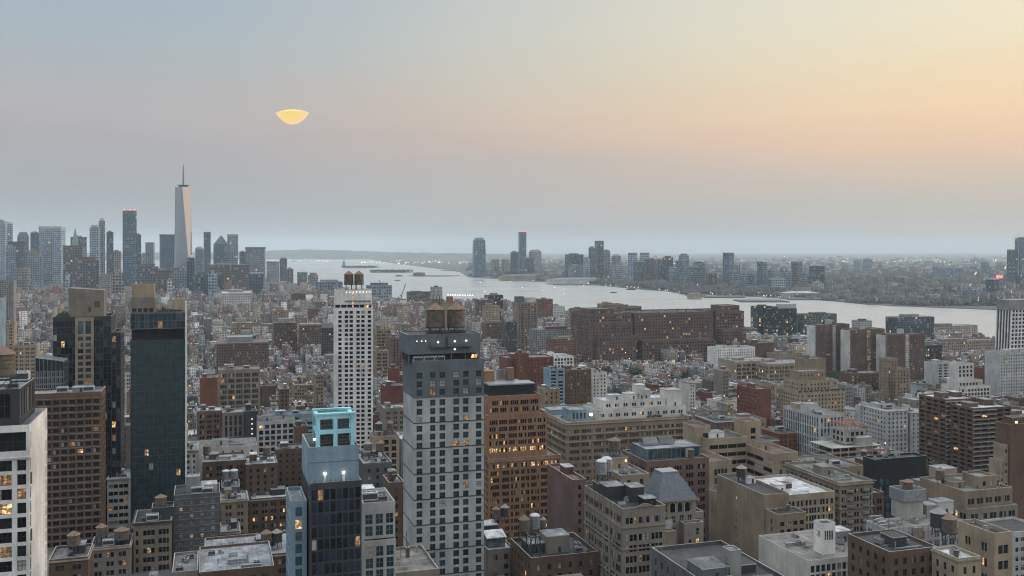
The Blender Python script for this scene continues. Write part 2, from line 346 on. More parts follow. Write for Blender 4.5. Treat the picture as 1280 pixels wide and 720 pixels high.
def facade(mb, O, ang, W, z0, z1, s, mat, root, zvis=0):
    if s is None or z1-z0 < 1.5 or W < 1:
        panel(mb, O, ang, [0, W], [z0, z1], lambda i, j: None, mat); return
    cols = [c for c in s.columns(W) if c[0] > .05 and c[1] < W-.05]
    rows = []; zt = z1-s.tm; k = 0
    while zt-s.fh >= z0+s.zb-.01:
        zb = zt-s.fh
        if not (s.skip and s.skip(k)):
            for q in range(s.split):
                a = zb+s.fh*(s.wz[0]+(s.wz[1]-s.wz[0])*q/s.split); b = zb+s.fh*(s.wz[0]+(s.wz[1]-s.wz[0])*(q+1)/s.split)-(.12 if s.split > 1 else 0)
                rows.append((a, b, k))
        zt -= s.fh; k += 1
    rows.sort()
    if not cols or not rows:
        panel(mb, O, ang, [0, W], [z0, z1], lambda i, j: None, mat); return
    xs = [0]; [xs.extend(c) for c in cols]; xs.append(W); zs = [z0]; [zs.extend(r[:2]) for r in rows]; zs.append(z1)
    rr = random.Random(int(W*37+z1*11+ang*7)); du = (cos(ang), sin(ang)); nn = (-sin(ang), cos(ang))
    st = STAT.setdefault(root.name if root else '', [0, None])
    def hole(i, j):
        if not (i % 2 and j % 2): return None
        r = rr.random(); row = rows[j//2]; lit = s.lit
        if s.litrows and row[2] in s.litrows: lit = s.litrows[row[2]]
        kind = 'lit' if r < lit else 'dim' if r < lit+s.dim else 'blind' if r < lit+s.dim+s.blind else 'shade' if r < lit+s.dim+s.blind*1.25 else 'ac' if r > .93 and s.obj and s.sash and s.glass != 'glass_teal' else 'dark'
        if s.obj and row[1] > zvis:
            wd, ht = xs[i+1]-xs[i], zs[j+1]-zs[j]
            p = (O[0]+du[0]*xs[i]+nn[0]*s.rec, O[1]+du[1]*xs[i]+nn[1]*s.rec, zs[j])
            if st[0] < 98:
                st[0] += 1
                link('window', winmesh(wd, ht, kind, s.glass, s.frame, s.sash), root, p, ang)
            else:                                              # past a hundred on one building: the rest are one part
                if st[1] is None: st[1] = MB()
                q = st[1]; sm = MB(); v = winmesh(wd, ht, kind, s.glass, s.frame, s.sash); b = len(q.v)
                for a in v.vertices: x, y, z = a.co; q.v.append((p[0]+du[0]*x+nn[0]*y, p[1]+du[1]*x+nn[1]*y, p[2]+z))
                for f in v.polygons: q.f.append(tuple(b+t for t in f.vertices)); q.m.append(q.mi(v.materials[f.material_index].name))
            return (s.rec, None)
        pm = {'lit': 'lit_warm', 'dim': 'lit_dim', 'blind': s.glass, 'shade': 'blind'}.get(kind, s.glass if rr.random() < .75 else 'glass_mid')
        return (s.rec, pm)
    panel(mb, O, ang, xs, zs, hole, mat, s.rev)
def finish(root):
    st = STAT.get(root.name)
    if st and st[1] is not None:
        o = st[1].build('window', root); o['kind'] = 'stuff'; st[1] = None
def vol(root, x, y, z, w, d, h, mat='tan', F_=None, L_=None, R_=None, B_=None, roof='grey', par=.9, name='wall', zvis=0, cornice=None, roofname='roof', pt=.35):
    mat = mat if mat in M else 'wall_'+mat
    mb = MB(); z1 = z+h; zt = z1+par
    for O, a, W, s in (((x,y),0,w,F_), ((x,y+d),-pi/2,d,L_), ((x+w,y),pi/2,d,R_), ((x+w,y+d),pi,w,B_)):
        facade(mb, O, a, W, z, z1, s, mat, root, zvis)
    t = pt if par > .05 else 0
    if par > .05:
        o = [(x,y),(x+w,y),(x+w,y+d),(x,y+d)]; i_ = [(x+t,y+t),(x+w-t,y+t),(x+w-t,y+d-t),(x+t,y+d-t)]
        b = len(mb.v); k = mb.mi(mat)
        for q in o: mb.v.append((*q, z1))
        for q in o: mb.v.append((*q, zt))
        for q in i_: mb.v.append((*q, zt))
        for q in i_: mb.v.append((*q, z1-.02))
        for L0 in (0, 4, 8):
            for e in range(4):
                f = (e+1) % 4; mb.f.append((b+L0+e, b+L0+f, b+L0+4+f, b+L0+4+e)); mb.m.append(mb.mi('wall_coping') if L0 == 4 and t > .2 else k)
    mb.build(name, root)
    r = MB(); r.quad([(x+t,y+t,z1),(x+w-t,y+t,z1),(x+w-t,y+d-t,z1),(x+t,y+d-t,z1)], 'roof_'+roof); r.build(roofname, root)
    if cornice:
        cm, cz, ch, co = cornice
        for zc in (cz if isinstance(cz, (list, tuple)) else [cz]): ring(root, x, y, w, d, z1+zc, ch, co, cm)
def ring(root, x, y, w, d, z, h, o, mat, name='cornice'):
    mb = MB(); a, b = (x-o, y-o, x+w+o, y+d+o), (x+.01, y+.01, x+w-.01, y+d-.01)
    O = [(a[0],a[1]),(a[2],a[1]),(a[2],a[3]),(a[0],a[3])]; I = [(b[0],b[1]),(b[2],b[1]),(b[2],b[3]),(b[0],b[3])]
    i = len(mb.v); k = mb.mi(mat if mat in M else 'wall_'+mat)
    for P, zz in ((I, z), (O, z), (O, z+h), (I, z+h)): mb.v += [(*q, zz) for q in P]
    for l in (0, 4, 8):
        for e in range(4): f = (e+1) % 4; mb.f.append((i+l+e, i+l+f, i+l+4+f, i+l+4+e)); mb.m.append(k)
    return mb.build(name, root)
def bx(root, name, x0, y0, z0, x1, y1, z1, mat, bottom=True):
    mb = MB(); mb.box(x0, y0, z0, x1, y1, z1, mat if mat in M else ('wall_'+mat if 'wall_'+mat in M else mat), bottom); return mb.build(name, root)
# ------------------------------------------------------------------ roof plant (shared meshes)
def _unit(kind):
    mb = MB()
    if kind == 'air_conditioner':
        mb.box(-1.2,-.8,.25,1.2,.8,1.5,'steel',True); mb.cyl(-.55,0,1.5,1.66,.45,'metal_dark',10); mb.cyl(.55,0,1.5,1.66,.45,'metal_dark',10)
        for sx in (-1,1):
            for sy in (-.6,.6): mb.bar((sx,sy,0),(sx,sy,.3),.14,'metal_dark')
        mb.box(-1.1,-.83,.5,1.1,-.8,1.3,'metal_dark',True)
    elif kind == 'cooling_unit':
        mb.box(-2.2,-1.3,.4,2.2,1.3,2.6,'white_metal',True)
        for x in (-1.4,0,1.4): mb.cyl(x,0,2.6,2.95,.6,'metal',12)
        mb.box(-2.0,-1.34,.8,2.0,-1.3,2.2,'metal_dark',True); mb.box(-2.3,-1.1,0,2.3,-.9,.4,'metal_dark'); mb.box(-2.3,.9,0,2.3,1.1,.4,'metal_dark')
    elif kind == 'vent_pipe':
        mb.cyl(0,0,0,1.6,.16,'steel',8); mb.cyl(0,0,1.6,1.9,.3,'steel',8,.08)
    elif kind == 'skylight':
        mb.box(-1.6,-1,0,1.6,1,.5,'metal'); a=[(-1.6,-1),(1.6,-1),(1.6,1),(-1.6,1)]; mb.prism(a,.5,1.3,'glass_mid',[(-1.5,-.1),(1.5,-.1),(1.5,.1),(-1.5,.1)])
    elif kind == 'chimney':
        mb.box(-.6,-.5,0,.6,.5,2.8,'wall_brown'); mb.box(-.7,-.6,2.8,.7,.6,3.05,'wall_concrete',True); mb.cyl(-.25,0,3.05,3.6,.17,'cone_rust',8); mb.cyl(.25,0,3.05,3.6,.17,'cone_rust',8)
    elif kind == 'duct':
        mb.box(-3,-.4,.5,3,.4,1.3,'steel',True); mb.box(2.2,-.4,0,3,.4,.5,'steel'); mb.box(-3,-.4,0,-2.2,.4,.5,'steel')
    elif kind == 'pipe_run':
        for y in (-.25,.1,.4): mb.bar((-4,y,.45),(4,y,.45),.14,'steel')
        for x in (-3.5,0,3.5): mb.bar((x,-.5,.35),(x,.6,.35),.12,'metal_dark'); mb.bar((x,0,0),(x,0,.4),.12,'metal_dark')
        mb.bar((4,.1,0),(4,.1,.5),.2,'steel'); mb.bar((-4,.1,0),(-4,.1,2.2),.2,'steel')
    elif kind == 'fan_box':
        mb.box(-.7,-.7,0,.7,.7,1.0,'wall_grey'); mb.cyl(0,0,1.0,1.35,.5,'metal',10,.62); mb.box(.75,-.3,0,1.3,.3,.7,'wall_coping')
    elif kind == 'roof_rail':
        for x in np.linspace(-4,4,9): mb.bar((x,0,0),(x,0,1.15),.07,'metal_dark')
        for z in (.6,1.12): mb.bar((-4,0,z),(4,0,z),.07,'metal_dark')
    elif kind == 'antenna':
        mb.bar((0,0,0),(0,0,7),.12,'metal_dark')
        for z in (4,5,6): mb.bar((-.7,0,z),(.7,0,z),.08,'metal_dark')
    return mb.mesh(kind)
UNIT = {k: _unit(k) for k in ('air_conditioner','cooling_unit','vent_pipe','skylight','chimney','duct','antenna','pipe_run','fan_box','roof_rail')}
def unit(root, kind, x, y, z, rz=0, s=1): return link(kind, UNIT[kind], root, (x, y, z), rz, (s, s, s))
def clutter(root, x, y, z, w, d, n, rr, kinds=('air_conditioner','fan_box','vent_pipe','skylight','cooling_unit','duct','chimney','pipe_run','fan_box','roof_rail','air_conditioner','antenna')):
    for _ in range(n):
        if w < 4 or d < 4: return
        k = rr.choice(kinds)
        if k in ('cooling_unit','duct','pipe_run','roof_rail') and (w < 10 or d < 10): k = rr.choice(('air_conditioner','fan_box','vent_pipe'))
        unit(root, k, x+rr.uniform(1.8, w-1.8) if k not in ('cooling_unit','duct','pipe_run','roof_rail') else x+rr.uniform(4.6, w-4.6), y+rr.uniform(1.5, d-1.5), z, rr.choice((0, pi/2)) if k not in ('cooling_unit','duct') else 0, rr.uniform(.85, 1.2))
def bulkhead(root, x, y, z, w, d, h, mat='brown', roof='grey', door=True, name='bulkhead'):
    mb = MB(); m = mat if mat in M else 'wall_'+mat
    mb.box(x, y, z, x+w, y+d, z+h, m, top=False); mb.box(x-.12, y-.12, z+h-.3, x+w+.12, y+d+.12, z+h, 'frame_light', True, False)
    mb.quad([(x-.12,y-.12,z+h),(x+w+.12,y-.12,z+h),(x+w+.12,y+d+.12,z+h),(x-.12,y+d+.12,z+h)], 'roof_'+roof)
    o = mb.build(name, root)
    if door: bx(o, 'door', x+w*.5, y-.05, z+.1, x+w*.5+1, y+.01, z+2.1, 'frame_dark')
    return o
# ------------------------------------------------------------------ water tanks
def tank_proto(kind):
    body, cone = {'wood': ('wood','cone_rust'), 'grey': ('wood_grey','cone_grey'), 'steel': ('steel','white_metal'), 'dark': ('metal_dark','cone_grey'), 'rust': ('wood','cone_rust')}[kind]
    t = empty('water_tank', (0,0,-500)); n = 20; r = 2.0; H = 3.7; zb = 2.6
    mb = MB(); mb.cyl(0,0,zb,zb+H,r,body,n,r*.97)
    mb.build('barrel', t)
    for i in range(6):
        z = zb+.2+(H-.4)*(i/5)**1.25; h = MB(); h.cyl(0,0,z-.035,z+.035,r*1.012,'metal_dark',n); h.build('hoop', t)
    mb = MB()
    if kind == 'steel':
        a = r
        for k in range(4):
            r1, r2 = a*cos(k*pi/8), a*cos((k+1)*pi/8); mb.cyl(0,0,zb+H+.8*sin(k*pi/8),zb+H+.8*sin((k+1)*pi/8),r1*1.03,cone,n,max(r2,.06)*1.03,cap=k==3)
    else: mb.cyl(0,0,zb+H-.08,zb+H+1.35,r*1.10,cone,n,.12)
    mb.build('roof', t)
    mb = MB(); mb.cyl(0,0,zb-.25,zb-.02,r*1.06,'wall_charcoal',n); mb.build('platform', t)
    for sx in (-1,1):
        for sy in (-1,1):
            l = MB(); l.bar((sx*1.25,sy*1.25,0),(sx*1.15,sy*1.15,zb-.2),.22,'metal_dark'); l.build('leg', t)
    b = MB(); b.bar((-1.2,-1.2,.3),(1.2,-1.2,2.2),.09,'metal_dark'); b.build('brace', t); b = MB(); b.bar((-1.2,-1.2,2.2),(-1.2,1.2,.3),.09,'metal_dark'); b.build('brace', t)
    p = MB(); p.bar((r+.12,.4,0),(r+.12,.4,zb+H),.09,'metal_dark'); p.build('pipe', t)
    return t
TANKS = {}
NT = [0]
def tank(p, label, kind='wood', r=2.0, hs=1.0, group='rooftop water tanks'):
    """p: world point of the tank's feet"""
    if kind not in TANKS: TANKS[kind] = o = tank_proto(kind)
    else: o = copy_tree(TANKS[kind])
    o.location = p; k = r/2; o.scale = (k, k, k*hs); o.rotation_euler = (0, 0, R(rnd.uniform(0, 90)))
    NT[0] += 1
    return tag(o, label, 'water tank', group)
# ------------------------------------------------------------------ hero buildings
HERO = []           # dict(px0,px1,top,yb,D,o,w,d,name)
def local(px, D, rot=None, o=None): pass
class Hero:
    def __init__(s, name, label, cat, xl, xc, xr, yt, D, side='L', d=None, yb=720, rot=GR, short=None, group=None):
        c, n = cos(R(rot)), sin(R(rot)); X = PX(xc, D); Y = D
        def wid(px): p = px-640; return (p*Y-F*X)/(F*c-p*n)
        def dep(px): p = px-640; return (F*X-p*Y)/(p*c+F*n)
        if side == 'L':
            s.w = wid(xr); dd = dep(xl) if abs(xl-xc) > .5 else 18; ox, oy = X, Y
        else:
            s.w = -wid(xl); dd = dep(xr) if abs(xr-xc) > .5 else 18; ox, oy = X-s.w*c, Y-s.w*n
        s.d = d or min(max(dd, 6), 90); s.h = PZ(yt, D); s.rot = R(rot); s.ox, s.oy, s.D, s.yb = ox, oy, D, yb
        s.root = empty(name, (ox, oy, 0), s.rot, label, cat, group); s.short = short
        s.zv = max(0, PZ(yb, D)-2)
        HERO.append(dict(px0=min(xl, xc), px1=max(xr, xc), top=yt, yb=yb, D=D, o=s, short=short, dd=dep(xl if side == 'L' else xr)))
    def W(s, x, y, z): c, n = cos(s.rot), sin(s.rot); return (s.ox+x*c-y*n, s.oy+x*n+y*c, z)
    def lx(s, px, y=0):
        """local x of a picture column on the plane local y"""
        c, n = cos(s.rot), sin(s.rot); p = px-640; X0, Y0 = s.ox-y*n, s.oy+y*c
        return (p*Y0-F*X0)/(F*c-p*n)
    def lz(s, py, y=0, x=None):
        X, Y, _ = s.W(s.w/2 if x is None else x, y, 0); return PZ(py, Y)
    def done(s): finish(s.root)
# ================================================================== plants
m, nt, bs = newmat('leaf'); oi = N_(nt, 'ShaderNodeObjectInfo'); tcl = N_(nt, 'ShaderNodeTexCoord').outputs['Object']
lf = mathn(nt, 'MULTIPLY', rng_(nt, oi.outputs['Random'], 0, 1, .7, 1.35), rng_(nt, noise(nt, tcl, .9, 4), .3, .7, .5, 1.5))
vv = N_(nt, 'ShaderNodeVectorMath', operation='SCALE'); vv.inputs[0].default_value = (.045,.075,.035); nt.links.new(lf, vv.inputs['Scale']); nt.links.new(vv.outputs[0], bs.inputs['Base Color']); bs.inputs['Roughness'].default_value = .8
plain('bark', (.09,.07,.055), .9)
def leaf_cloud(mb, c, rad, n, sz, rr):
    k = mb.mi('leaf')
    for _ in range(n):
        v = np.array([rr.gauss(0,1) for _ in range(3)]); v /= np.linalg.norm(v); q = np.array(c)+v*np.array(rad)*rr.random()**.35
        a = np.array([rr.gauss(0,1) for _ in range(3)]); a /= np.linalg.norm(a); b = np.cross(a, v+.01); b /= max(np.linalg.norm(b), 1e-3); s = sz*rr.uniform(.6, 1.3); i = len(mb.v)
        mb.v += [tuple(q-a*s), tuple(q+b*s*.7), tuple(q+a*s), tuple(q-b*s*.7)]; mb.f.append((i,i+1,i+2,i+3)); mb.m.append(k)
def tree_proto(seed, h=13.0):
    rr = random.Random(seed); t = empty('street_tree', (0,0,-400))
    mb = MB(); mb.cyl(0,0,0,h*.4,.32,'bark',8,.2)
    for k in range(5): a = k*2*pi/5+rr.random(); mb.bar((0,0,h*.36),(cos(a)*h*.2, sin(a)*h*.2, h*rr.uniform(.55,.7)),.2,'bark')
    mb.build('trunk', t); cr = MB()
    for k in range(9):
        a = rr.uniform(0, 2*pi); q = h*.24*rr.random()**.5; leaf_cloud(cr, (cos(a)*q, sin(a)*q, h*rr.uniform(.5,.88)), (h*.15,h*.15,h*.12), 95, h*.028, rr)
    cr.build('crown', t); return t
TREES = []
def tree(x, y, h, label, group='trees between the buildings', z=0):
    k = rnd.randrange(4)
    if len(TREES) < 4: o = tree_proto(11+len(TREES)); TREES.append(o)
    else: o = copy_tree(TREES[k])
    o.location = (x, y, z); o.scale = (h/13*rnd.uniform(.9, 1.35),)*2+(h/13,); o.rotation_euler = (0,0,rnd.uniform(0,6)); return tag(o, label, 'tree', group)
def shrub(p, r, label, group=None):
    mb = MB(); rr = random.Random(int(p[0]*10)); leaf_cloud(mb, (0,0,r*.55), (r,r,r*.7), int(120+60*r), .28+.05*r, rr)
    o = mb.build('shrub'); o.location = p; return tag(o, label, 'shrub', group)
# ================================================================== HEROES, nearest first
def lamp(root, x, y, z, s=.35, mat='lamp'):
    mb = MB(); mb.box(x-s/2, y-s/2, z-s/2, x+s/2, y+s/2, z+s/2, mat, True); return mb.build('lamp', root)
def H_(*a, **k): return Hero(*a, **k)
# ---- white framed residential tower at the left edge
def white_tower():
    b = H_('apartment_tower', 'white framed tower with black glass bays at the left edge of the view', 'apartment tower', -70, 37, 59, 535, 235, 'R', yb=720, short='the white framed tower')
    w, d, h, r = b.w, b.d, b.h, b.root
    cols = [(w-2.75,w-.75),(w-7.3,w-3.9),(w-11.4,w-7.9),(w-14,w-12),(w-18,w-14.6)]
    top = S(fh=6.3, cols=[(w-9.6,w-.8),(w-20,w-10.1)], wz=(.12,.86), tm=0, glass='glass_black', lit=0, blind=0, dim=.0, frame='frame_dark', obj=True, rec=.5)
    vol(r, 0, 0, h-7, w, d, 7, 'white', top, None, S(fh=6.5, cols=[(1.2,2.2),(d-2.6,d-1.2)], wz=(.25,.85), tm=.2, glass='glass_black', obj=True, lit=0), roof='grey', par=.8, zvis=b.zv)
    f = S(fh=3.5, cols=sorted(cols), wz=(.10,.86), tm=.2, glass='glass_black', lit=.10, dim=.10, blind=.06, obj=True, rec=.45)
    rs = S(fh=3.5, cols=[(1.0,2.1),(d-2.6,d-1.4)], wz=(.05,.9), tm=.2, glass='glass_mid', lit=0, blind=.2, rec=.07, obj=True)
    vol(r, 0, 0, 0, w, d, h-7, 'white', f, None, rs, par=0, zvis=b.zv, name='lower_wall')
    bx(r, 'cornice', -.25, -.3, h-7.3, w+.2, -.002, h-6.9, 'white')
    # dark glazed penthouse
    px0 = b.lx(-60, 4); px1 = b.lx(24.5, 4)
    vol(r, px0, 4, h, px1-px0, d-5, b.lz(498)-h+1, 'charcoal', S(fh=6.8, bw=4.5, ww=4.2, wz=(.05,.95), tm=.3, glass='glass_black', obj=True, lit=0, blind=0), None, S(fh=6.8, bw=2.2, ww=2.0, wz=(.03,.97), tm=.2, glass='glass_black', obj=True, lit=0, blind=0, frame='frame_light'), roof='silver', par=.5, name='penthouse_wall', roofname='penthouse_roof')
    z = b.lz(498)+1
    unit(r, 'cooling_unit', px1-3, d-4, z); unit(r, 'air_conditioner', px1-2, 8, z); unit(r,'duct',px1-6,8,z)
    b.done()
    tank(b.W(b.lx(4, 7), 7, z), 'big round wooden water tank on the penthouse of the white framed tower', 'wood', 2.75, 1.05)
white_tower()
# ---- teal framed blue tower
def teal_tower():
    D = 235
    b = H_('hotel_tower', 'slim dark glass hotel tower with blue box and turquoise steel frame on top', 'hotel tower', 384, 388, 452, 608, D, 'L', d=20, short='the turquoise framed tower')
    w, d, h, r = b.w, b.d, b.h, b.root
    f = S(fh=3.05, bw=1.42, ww=1.3, wz=(.06,.94), mx=.15, tm=.8, glass='glass_navy', lit=.03, dim=.03, blind=.05, obj=True, rec=.12, frame='frame_dark', sash=False, gm=.1)
    vol(r, 0, 0, 0, w, d, h, 'charcoal', f, None, None, roof='tar', par=.7, zvis=b.zv)
    zt = b.lz(561)
    vol(r, .3-.6, .9, h, w-.3, d-1.5, zt-h, 'bluegrey', roof='tar', par=.5, name='blue_wall', roofname='upper_roof')
    bx(r, 'band', -.34, .84, h+(zt-h)*.62, w-.26, .91, h+(zt-h)*.62+.12, 'slate')
    for px in (406, 429.5):
        x = b.lx(px, .9); bx(r, 'light_box', x-.3, .55, h+.4, x+.3, .88, h+2.1, 'frame_white'); lamp(r, x, .6, h+2.7, .55)
    # turquoise frame
    x0, x1 = b.lx(395, 1.2), b.lx(443.5, 1.2); z1 = b.lz(519.5); t = 1.0; y0, y1 = 1.2, 8.5; zm = (zt+z1)/2-.1
    def post(x, y, nm='frame_post'): bx(r, nm, x, y, zt, x+t, y+t, z1, 'teal')
    for y in (y0, y1): 
        for x in (x0, (x0+x1)/2-t/2, x1-t): post(x, y)
    for z in (z1-t, zm-t/2):
        for y in (y0, y1):
            for xa, xb in ((x0+t+.003, (x0+x1)/2-t/2-.003), ((x0+x1)/2+t/2+.003, x1-t-.003)): bx(r, 'frame_beam', xa, y+.02, z, xb, y+t-.02, z+t-.02, 'teal')
        for x in (x0, x1-t): bx(r, 'frame_beam', x+.02, y0+t+.003, z, x+t-.02, y1-.003, z+t-.02, 'teal')
    bx(r, 'frame_top', x0-.15, y0-.15, z1+.003, x1+.15, y0+t+.15, z1+.45, 'teal'); bx(r, 'frame_top', x0-.15, y1-.15, z1+.003, x1+.15, y1+t+.15, z1+.45, 'teal')
    for k in range(2):
        xa = x0+t+.2 if k == 0 else (x0+x1)/2+t/2+.2; xb = xa+(x1-x0)/2-t*1.5-.4
        mb = MB(); mb.box(xa, y0+1.6, zt+.3, xb, y1-.4, z1-t-.3, 'wood_grey'); 
        o = mb.build('louvre_box', r)
        for i in range(9):
            z = zt+.6+i*.75
            if z < z1-1.6: bx(o, 'slat', xa-.02, y0+1.35, z, xb+.02, y0+1.62, z+.09, 'metal_dark')
    lamp(r, x0-.4, y0, zt+2.4, .45)
    for k in range(10): bx(r, 'railing_post', -.2+k*w/10, -.02, h+.72, -.12+k*w/10, .06, h+1.5, 'metal_dark')
    # paler balcony wing on the left
    vol(r, -4.4, 4, 0, 3.9, d-5, b.lz(632), 'bluegrey', S(fh=3.05, bw=1.9, ww=1.6, wz=(.1,.85), mx=.1, tm=.3, glass='glass_teal', obj=False, lit=.05), S(fh=3.05, bw=3, ww=2), None, roof='silver', par=.9, name='wing_wall', roofname='wing_roof')
    b.done()
teal_tower()
# ---- grey green glass block beside it
def green_glass():
    b = H_('apartment_building', 'green glass mid-rise with pale cornice right of the turquoise framed tower', 'apartment building', 450, 454, 494, 634, 262, 'L', d=16, short='the green glass mid-rise')
    w, d, h, r = b.w, b.d, b.h, b.root
    f = S(fh=3.2, bw=2.2, ww=2.05, wz=(.06,.92), mx=.15, tm=1.6, glass='glass_teal', lit=.03, dim=.05, obj=True, rec=.12, frame='metal', sash=True)
    vol(r, 0, 0, h-8.9, w, d, 8.9, 'lightgrey', f.but(tm=1.9), None, None, roof='silver', par=1.0, zvis=b.zv)
    vol(r, 0, -.8, 0, w, d, h-10, 'lightgrey', f.but(tm=.5), None, None, roof='silver', par=.9, zvis=b.zv, name='lower_wall', roofname='terrace')
    unit(r, 'cooling_unit', w*.3, 6, h); unit(r, 'air_conditioner', w*.7, 5, h); unit(r, 'duct', w*.55, 11, h)
    bulkhead(r, w*.05, 8, h, 4, 5, 3, 'lightgrey', 'white'); b.done()
green_glass()
# ---- grey two tone hotel in the middle
def grey_tower():
    D = 328
    b = H_('hotel_tower', 'tall pale grey panelled hotel tower with dark grey crown in the middle', 'hotel tower', 505, 517.5, 605, 455, D, 'L', d=19, short='the two tone grey tower')
    w, d, h, r = b.w, b.d, b.h, b.root
    cols = []
    for c, hw in ((524.3,3.6),(541,3.3),(553,3.6),(570.3,3.6),(582.3,3.4),(598.3,3.4)): cols.append((b.lx(c-hw), b.lx(c+hw)))
    zs = b.lz(496.5)
    f = S(fh=2.92, cols=cols, wz=(.12,.84), tm=2.6, glass='glass_teal', lit=.015, dim=.03, blind=.22, obj=True, rec=.28, frame='metal_dark')
    up = vol(r, 0, 0, zs, w, d, h-zs, 'crown', f, None, None, roof='grey', par=1.0, zvis=0, name='upper_wall')
    n = 5; k = round((h-zs-2.6)/2.92)
    vol(r, 0, 0, 0, w, d, zs, 'panel', f.but(tm=2.6-(h-zs)+k*2.92+.0 if 2.6-(h-zs)+k*2.92 >= 0 else .1), None, None, par=0, zvis=b.zv, name='wall')
    z = zs-2.92*3+.2
    while z > b.zv: ring(r, 0, 0, w, d, z, .32, .10, 'charcoal', 'band'); z -= 2.92*3
    # blue grey windowless side panel of the crown
    # set back plant storey, open below with machines showing
    x0, x1 = b.lx(510, 2.0), b.lx(600.5, 2.0); z0 = h+1.6; z1 = b.lz(418.5, 2)
    zo = h+3.0
    vol(r, x0, 2.0, zo, x1-x0, d-3, z1-zo, 'slate', roof='tar', par=.35, name='plant_wall', roofname='plant_roof')
    bx(r, 'plant_recess', x0+.8, 4.5, h+.02, x1-.8, d-1.8, zo-.004, 'charcoal')
    for x in np.linspace(x0+.2, x1-.5, 6): bx(r, 'column', x, 2.3, h+.02, x+.35, 2.65, zo-.004, 'slate')
    for px, k in ((523,'cooling_unit'),(536,'cooling_unit'),(549,'cooling_unit')): unit(r, k, b.lx(px,3.2), 3.4, h, 0, .82)
    bx(r, 'lit_doorway', b.lx(589,4.4), 4.38, h+.9, b.lx(596,4.4), 4.47, h+2.2, 'lit_warm')
    bx(r, 'ladder', b.lx(557.5,1.9), 1.75, zo+(z1-zo)*.35, b.lx(559.5,1.9), 1.97, z1-.6, 'charcoal')
    bx(r, 'gantry', b.lx(538,1.5), 1.0, zo+(z1-zo)*.33, b.lx(589,1.5), 1.98, zo+(z1-zo)*.33+.22, 'charcoal')
    bx(r, 'rail', b.lx(538,1.0), 1.0, zo+(z1-zo)*.33+1.0, b.lx(589,1.0), 1.06, zo+(z1-zo)*.33+1.06, 'metal_dark')
    for px, py in ((547.6,428),(568.4,427.5),(582.8,427),(568.4,437.5)): lamp(r, b.lx(px,1.8), 1.7, b.lz(py), .42)
    for px in (521,527,532): lamp(r, b.lx(px,1.8), 1.7, b.lz(426), .3, 'lit_white')
    bx(r, 'vent_box', b.lx(537.5,1.6), 1.3, b.lz(435), b.lx(542,1.6), 1.97, b.lz(427), 'cone_rust')
    for px in (515, 525, 528): unit(r, 'antenna', b.lx(px,3), 3, z1+.3, 0, .45)
    bx(r, 'tank_deck', b.lx(535,5), 3.2, z1+.5, b.lx(581,5), 10.5, z1+1.0, 'charcoal')
    unit(r, 'antenna', b.lx(557,5), 6, z1+1, 0, .6)
    b.done()
    tank(b.W(b.lx(544,6.8), 6.8, z1-1.7), 'large round wooden tank on the two tone grey tower, the one beside the thin pipes', 'rust', 3.15, 1.05)
    tank(b.W(b.lx(570,6.8), 6.8, z1-1.7), 'large round wooden tank on the two tone grey tower, right of its twin', 'rust', 3.15, 1.05)
grey_tower()
# ---- foreground tan loft with steel tanks
def tan_loft():
    b = H_('loft_building', 'tan brick loft with black roof sheds and two steel tanks below the mansard house', 'loft building', 729, 778, 832, 640, 320, 'L', d=34, short='the tan loft with steel tanks')
    w, d, h, r = b.w, b.d, b.h, b.root
    f = S(fh=3.6, bw=4.6, ww=1.15, wz=(.2,.82), g=3, gm=.25, mx=.9, tm=1.7, lit=.012, dim=.02, blind=.3, obj=True, glass='glass_black', frame='frame_dark', rec=.22)
    vol(r, 0, 0, h-5.5, w, d, 5.5, 'stone', f.but(tm=1.2, bw=4.4, wz=(.15,.72)), f.but(rec=.1, tm=1.2), None, roof='tar', par=1.1, zvis=b.zv, name='upper_wall')
    vol(r, 0, -.01, 0, w, d+.0, h-5.51, 'stone', f, f.but(rec=.1, bw=4.8, ww=1.25, gm=.2), None, par=0, zvis=b.zv)
    for z in (h-5.6, h-5.6-3.6*2, h-5.6-3.6*5): ring(r, 0, -.01, w, d, z, .45, .3, 'stone')
    x = 0
    mb = MB(); mb.prism([(w*.3,-.3),(w*.75,-.3),(w*.75,.1),(w*.3,.1)], h+1.1, h+2.2, 'wall_stone', [(w*.46,-.3),(w*.58,-.3),(w*.58,.1),(w*.46,.1)]); mb.build('gable', r)
    for y in np.arange(.8, d, 4.8): bx(r, 'pier', -.14, y-.3, 2, -.005, y+.3, h+1.4, 'sand')
    bulkhead(r, .8, 15, h, 6.5, 7, 5.0, 'charcoal', 'silver'); bulkhead(r, 7.6, 10, h, 5, 6, 5.4, 'charcoal', 'silver'); bulkhead(r, 9.5, 3.2, h, 4.4, 4.5, 3.0, 'black', 'silver')
    bulkhead(r, 1.2, 23, h, 7, 6, 4, 'charcoal', 'tar')
    clutter(r, 1, 2, h, w-2, d*.4, 4, rnd); b.done()
    tank(b.W(3.0, 25, h+3.9), 'grey steel tank on the tan loft, standing forward of its twin', 'steel', 1.9, 1.25)
    tank(b.W(6.4, 28.3, h+3.9), 'grey steel tank on the tan loft, half behind its twin', 'steel', 1.9, 1.25)
tan_loft()
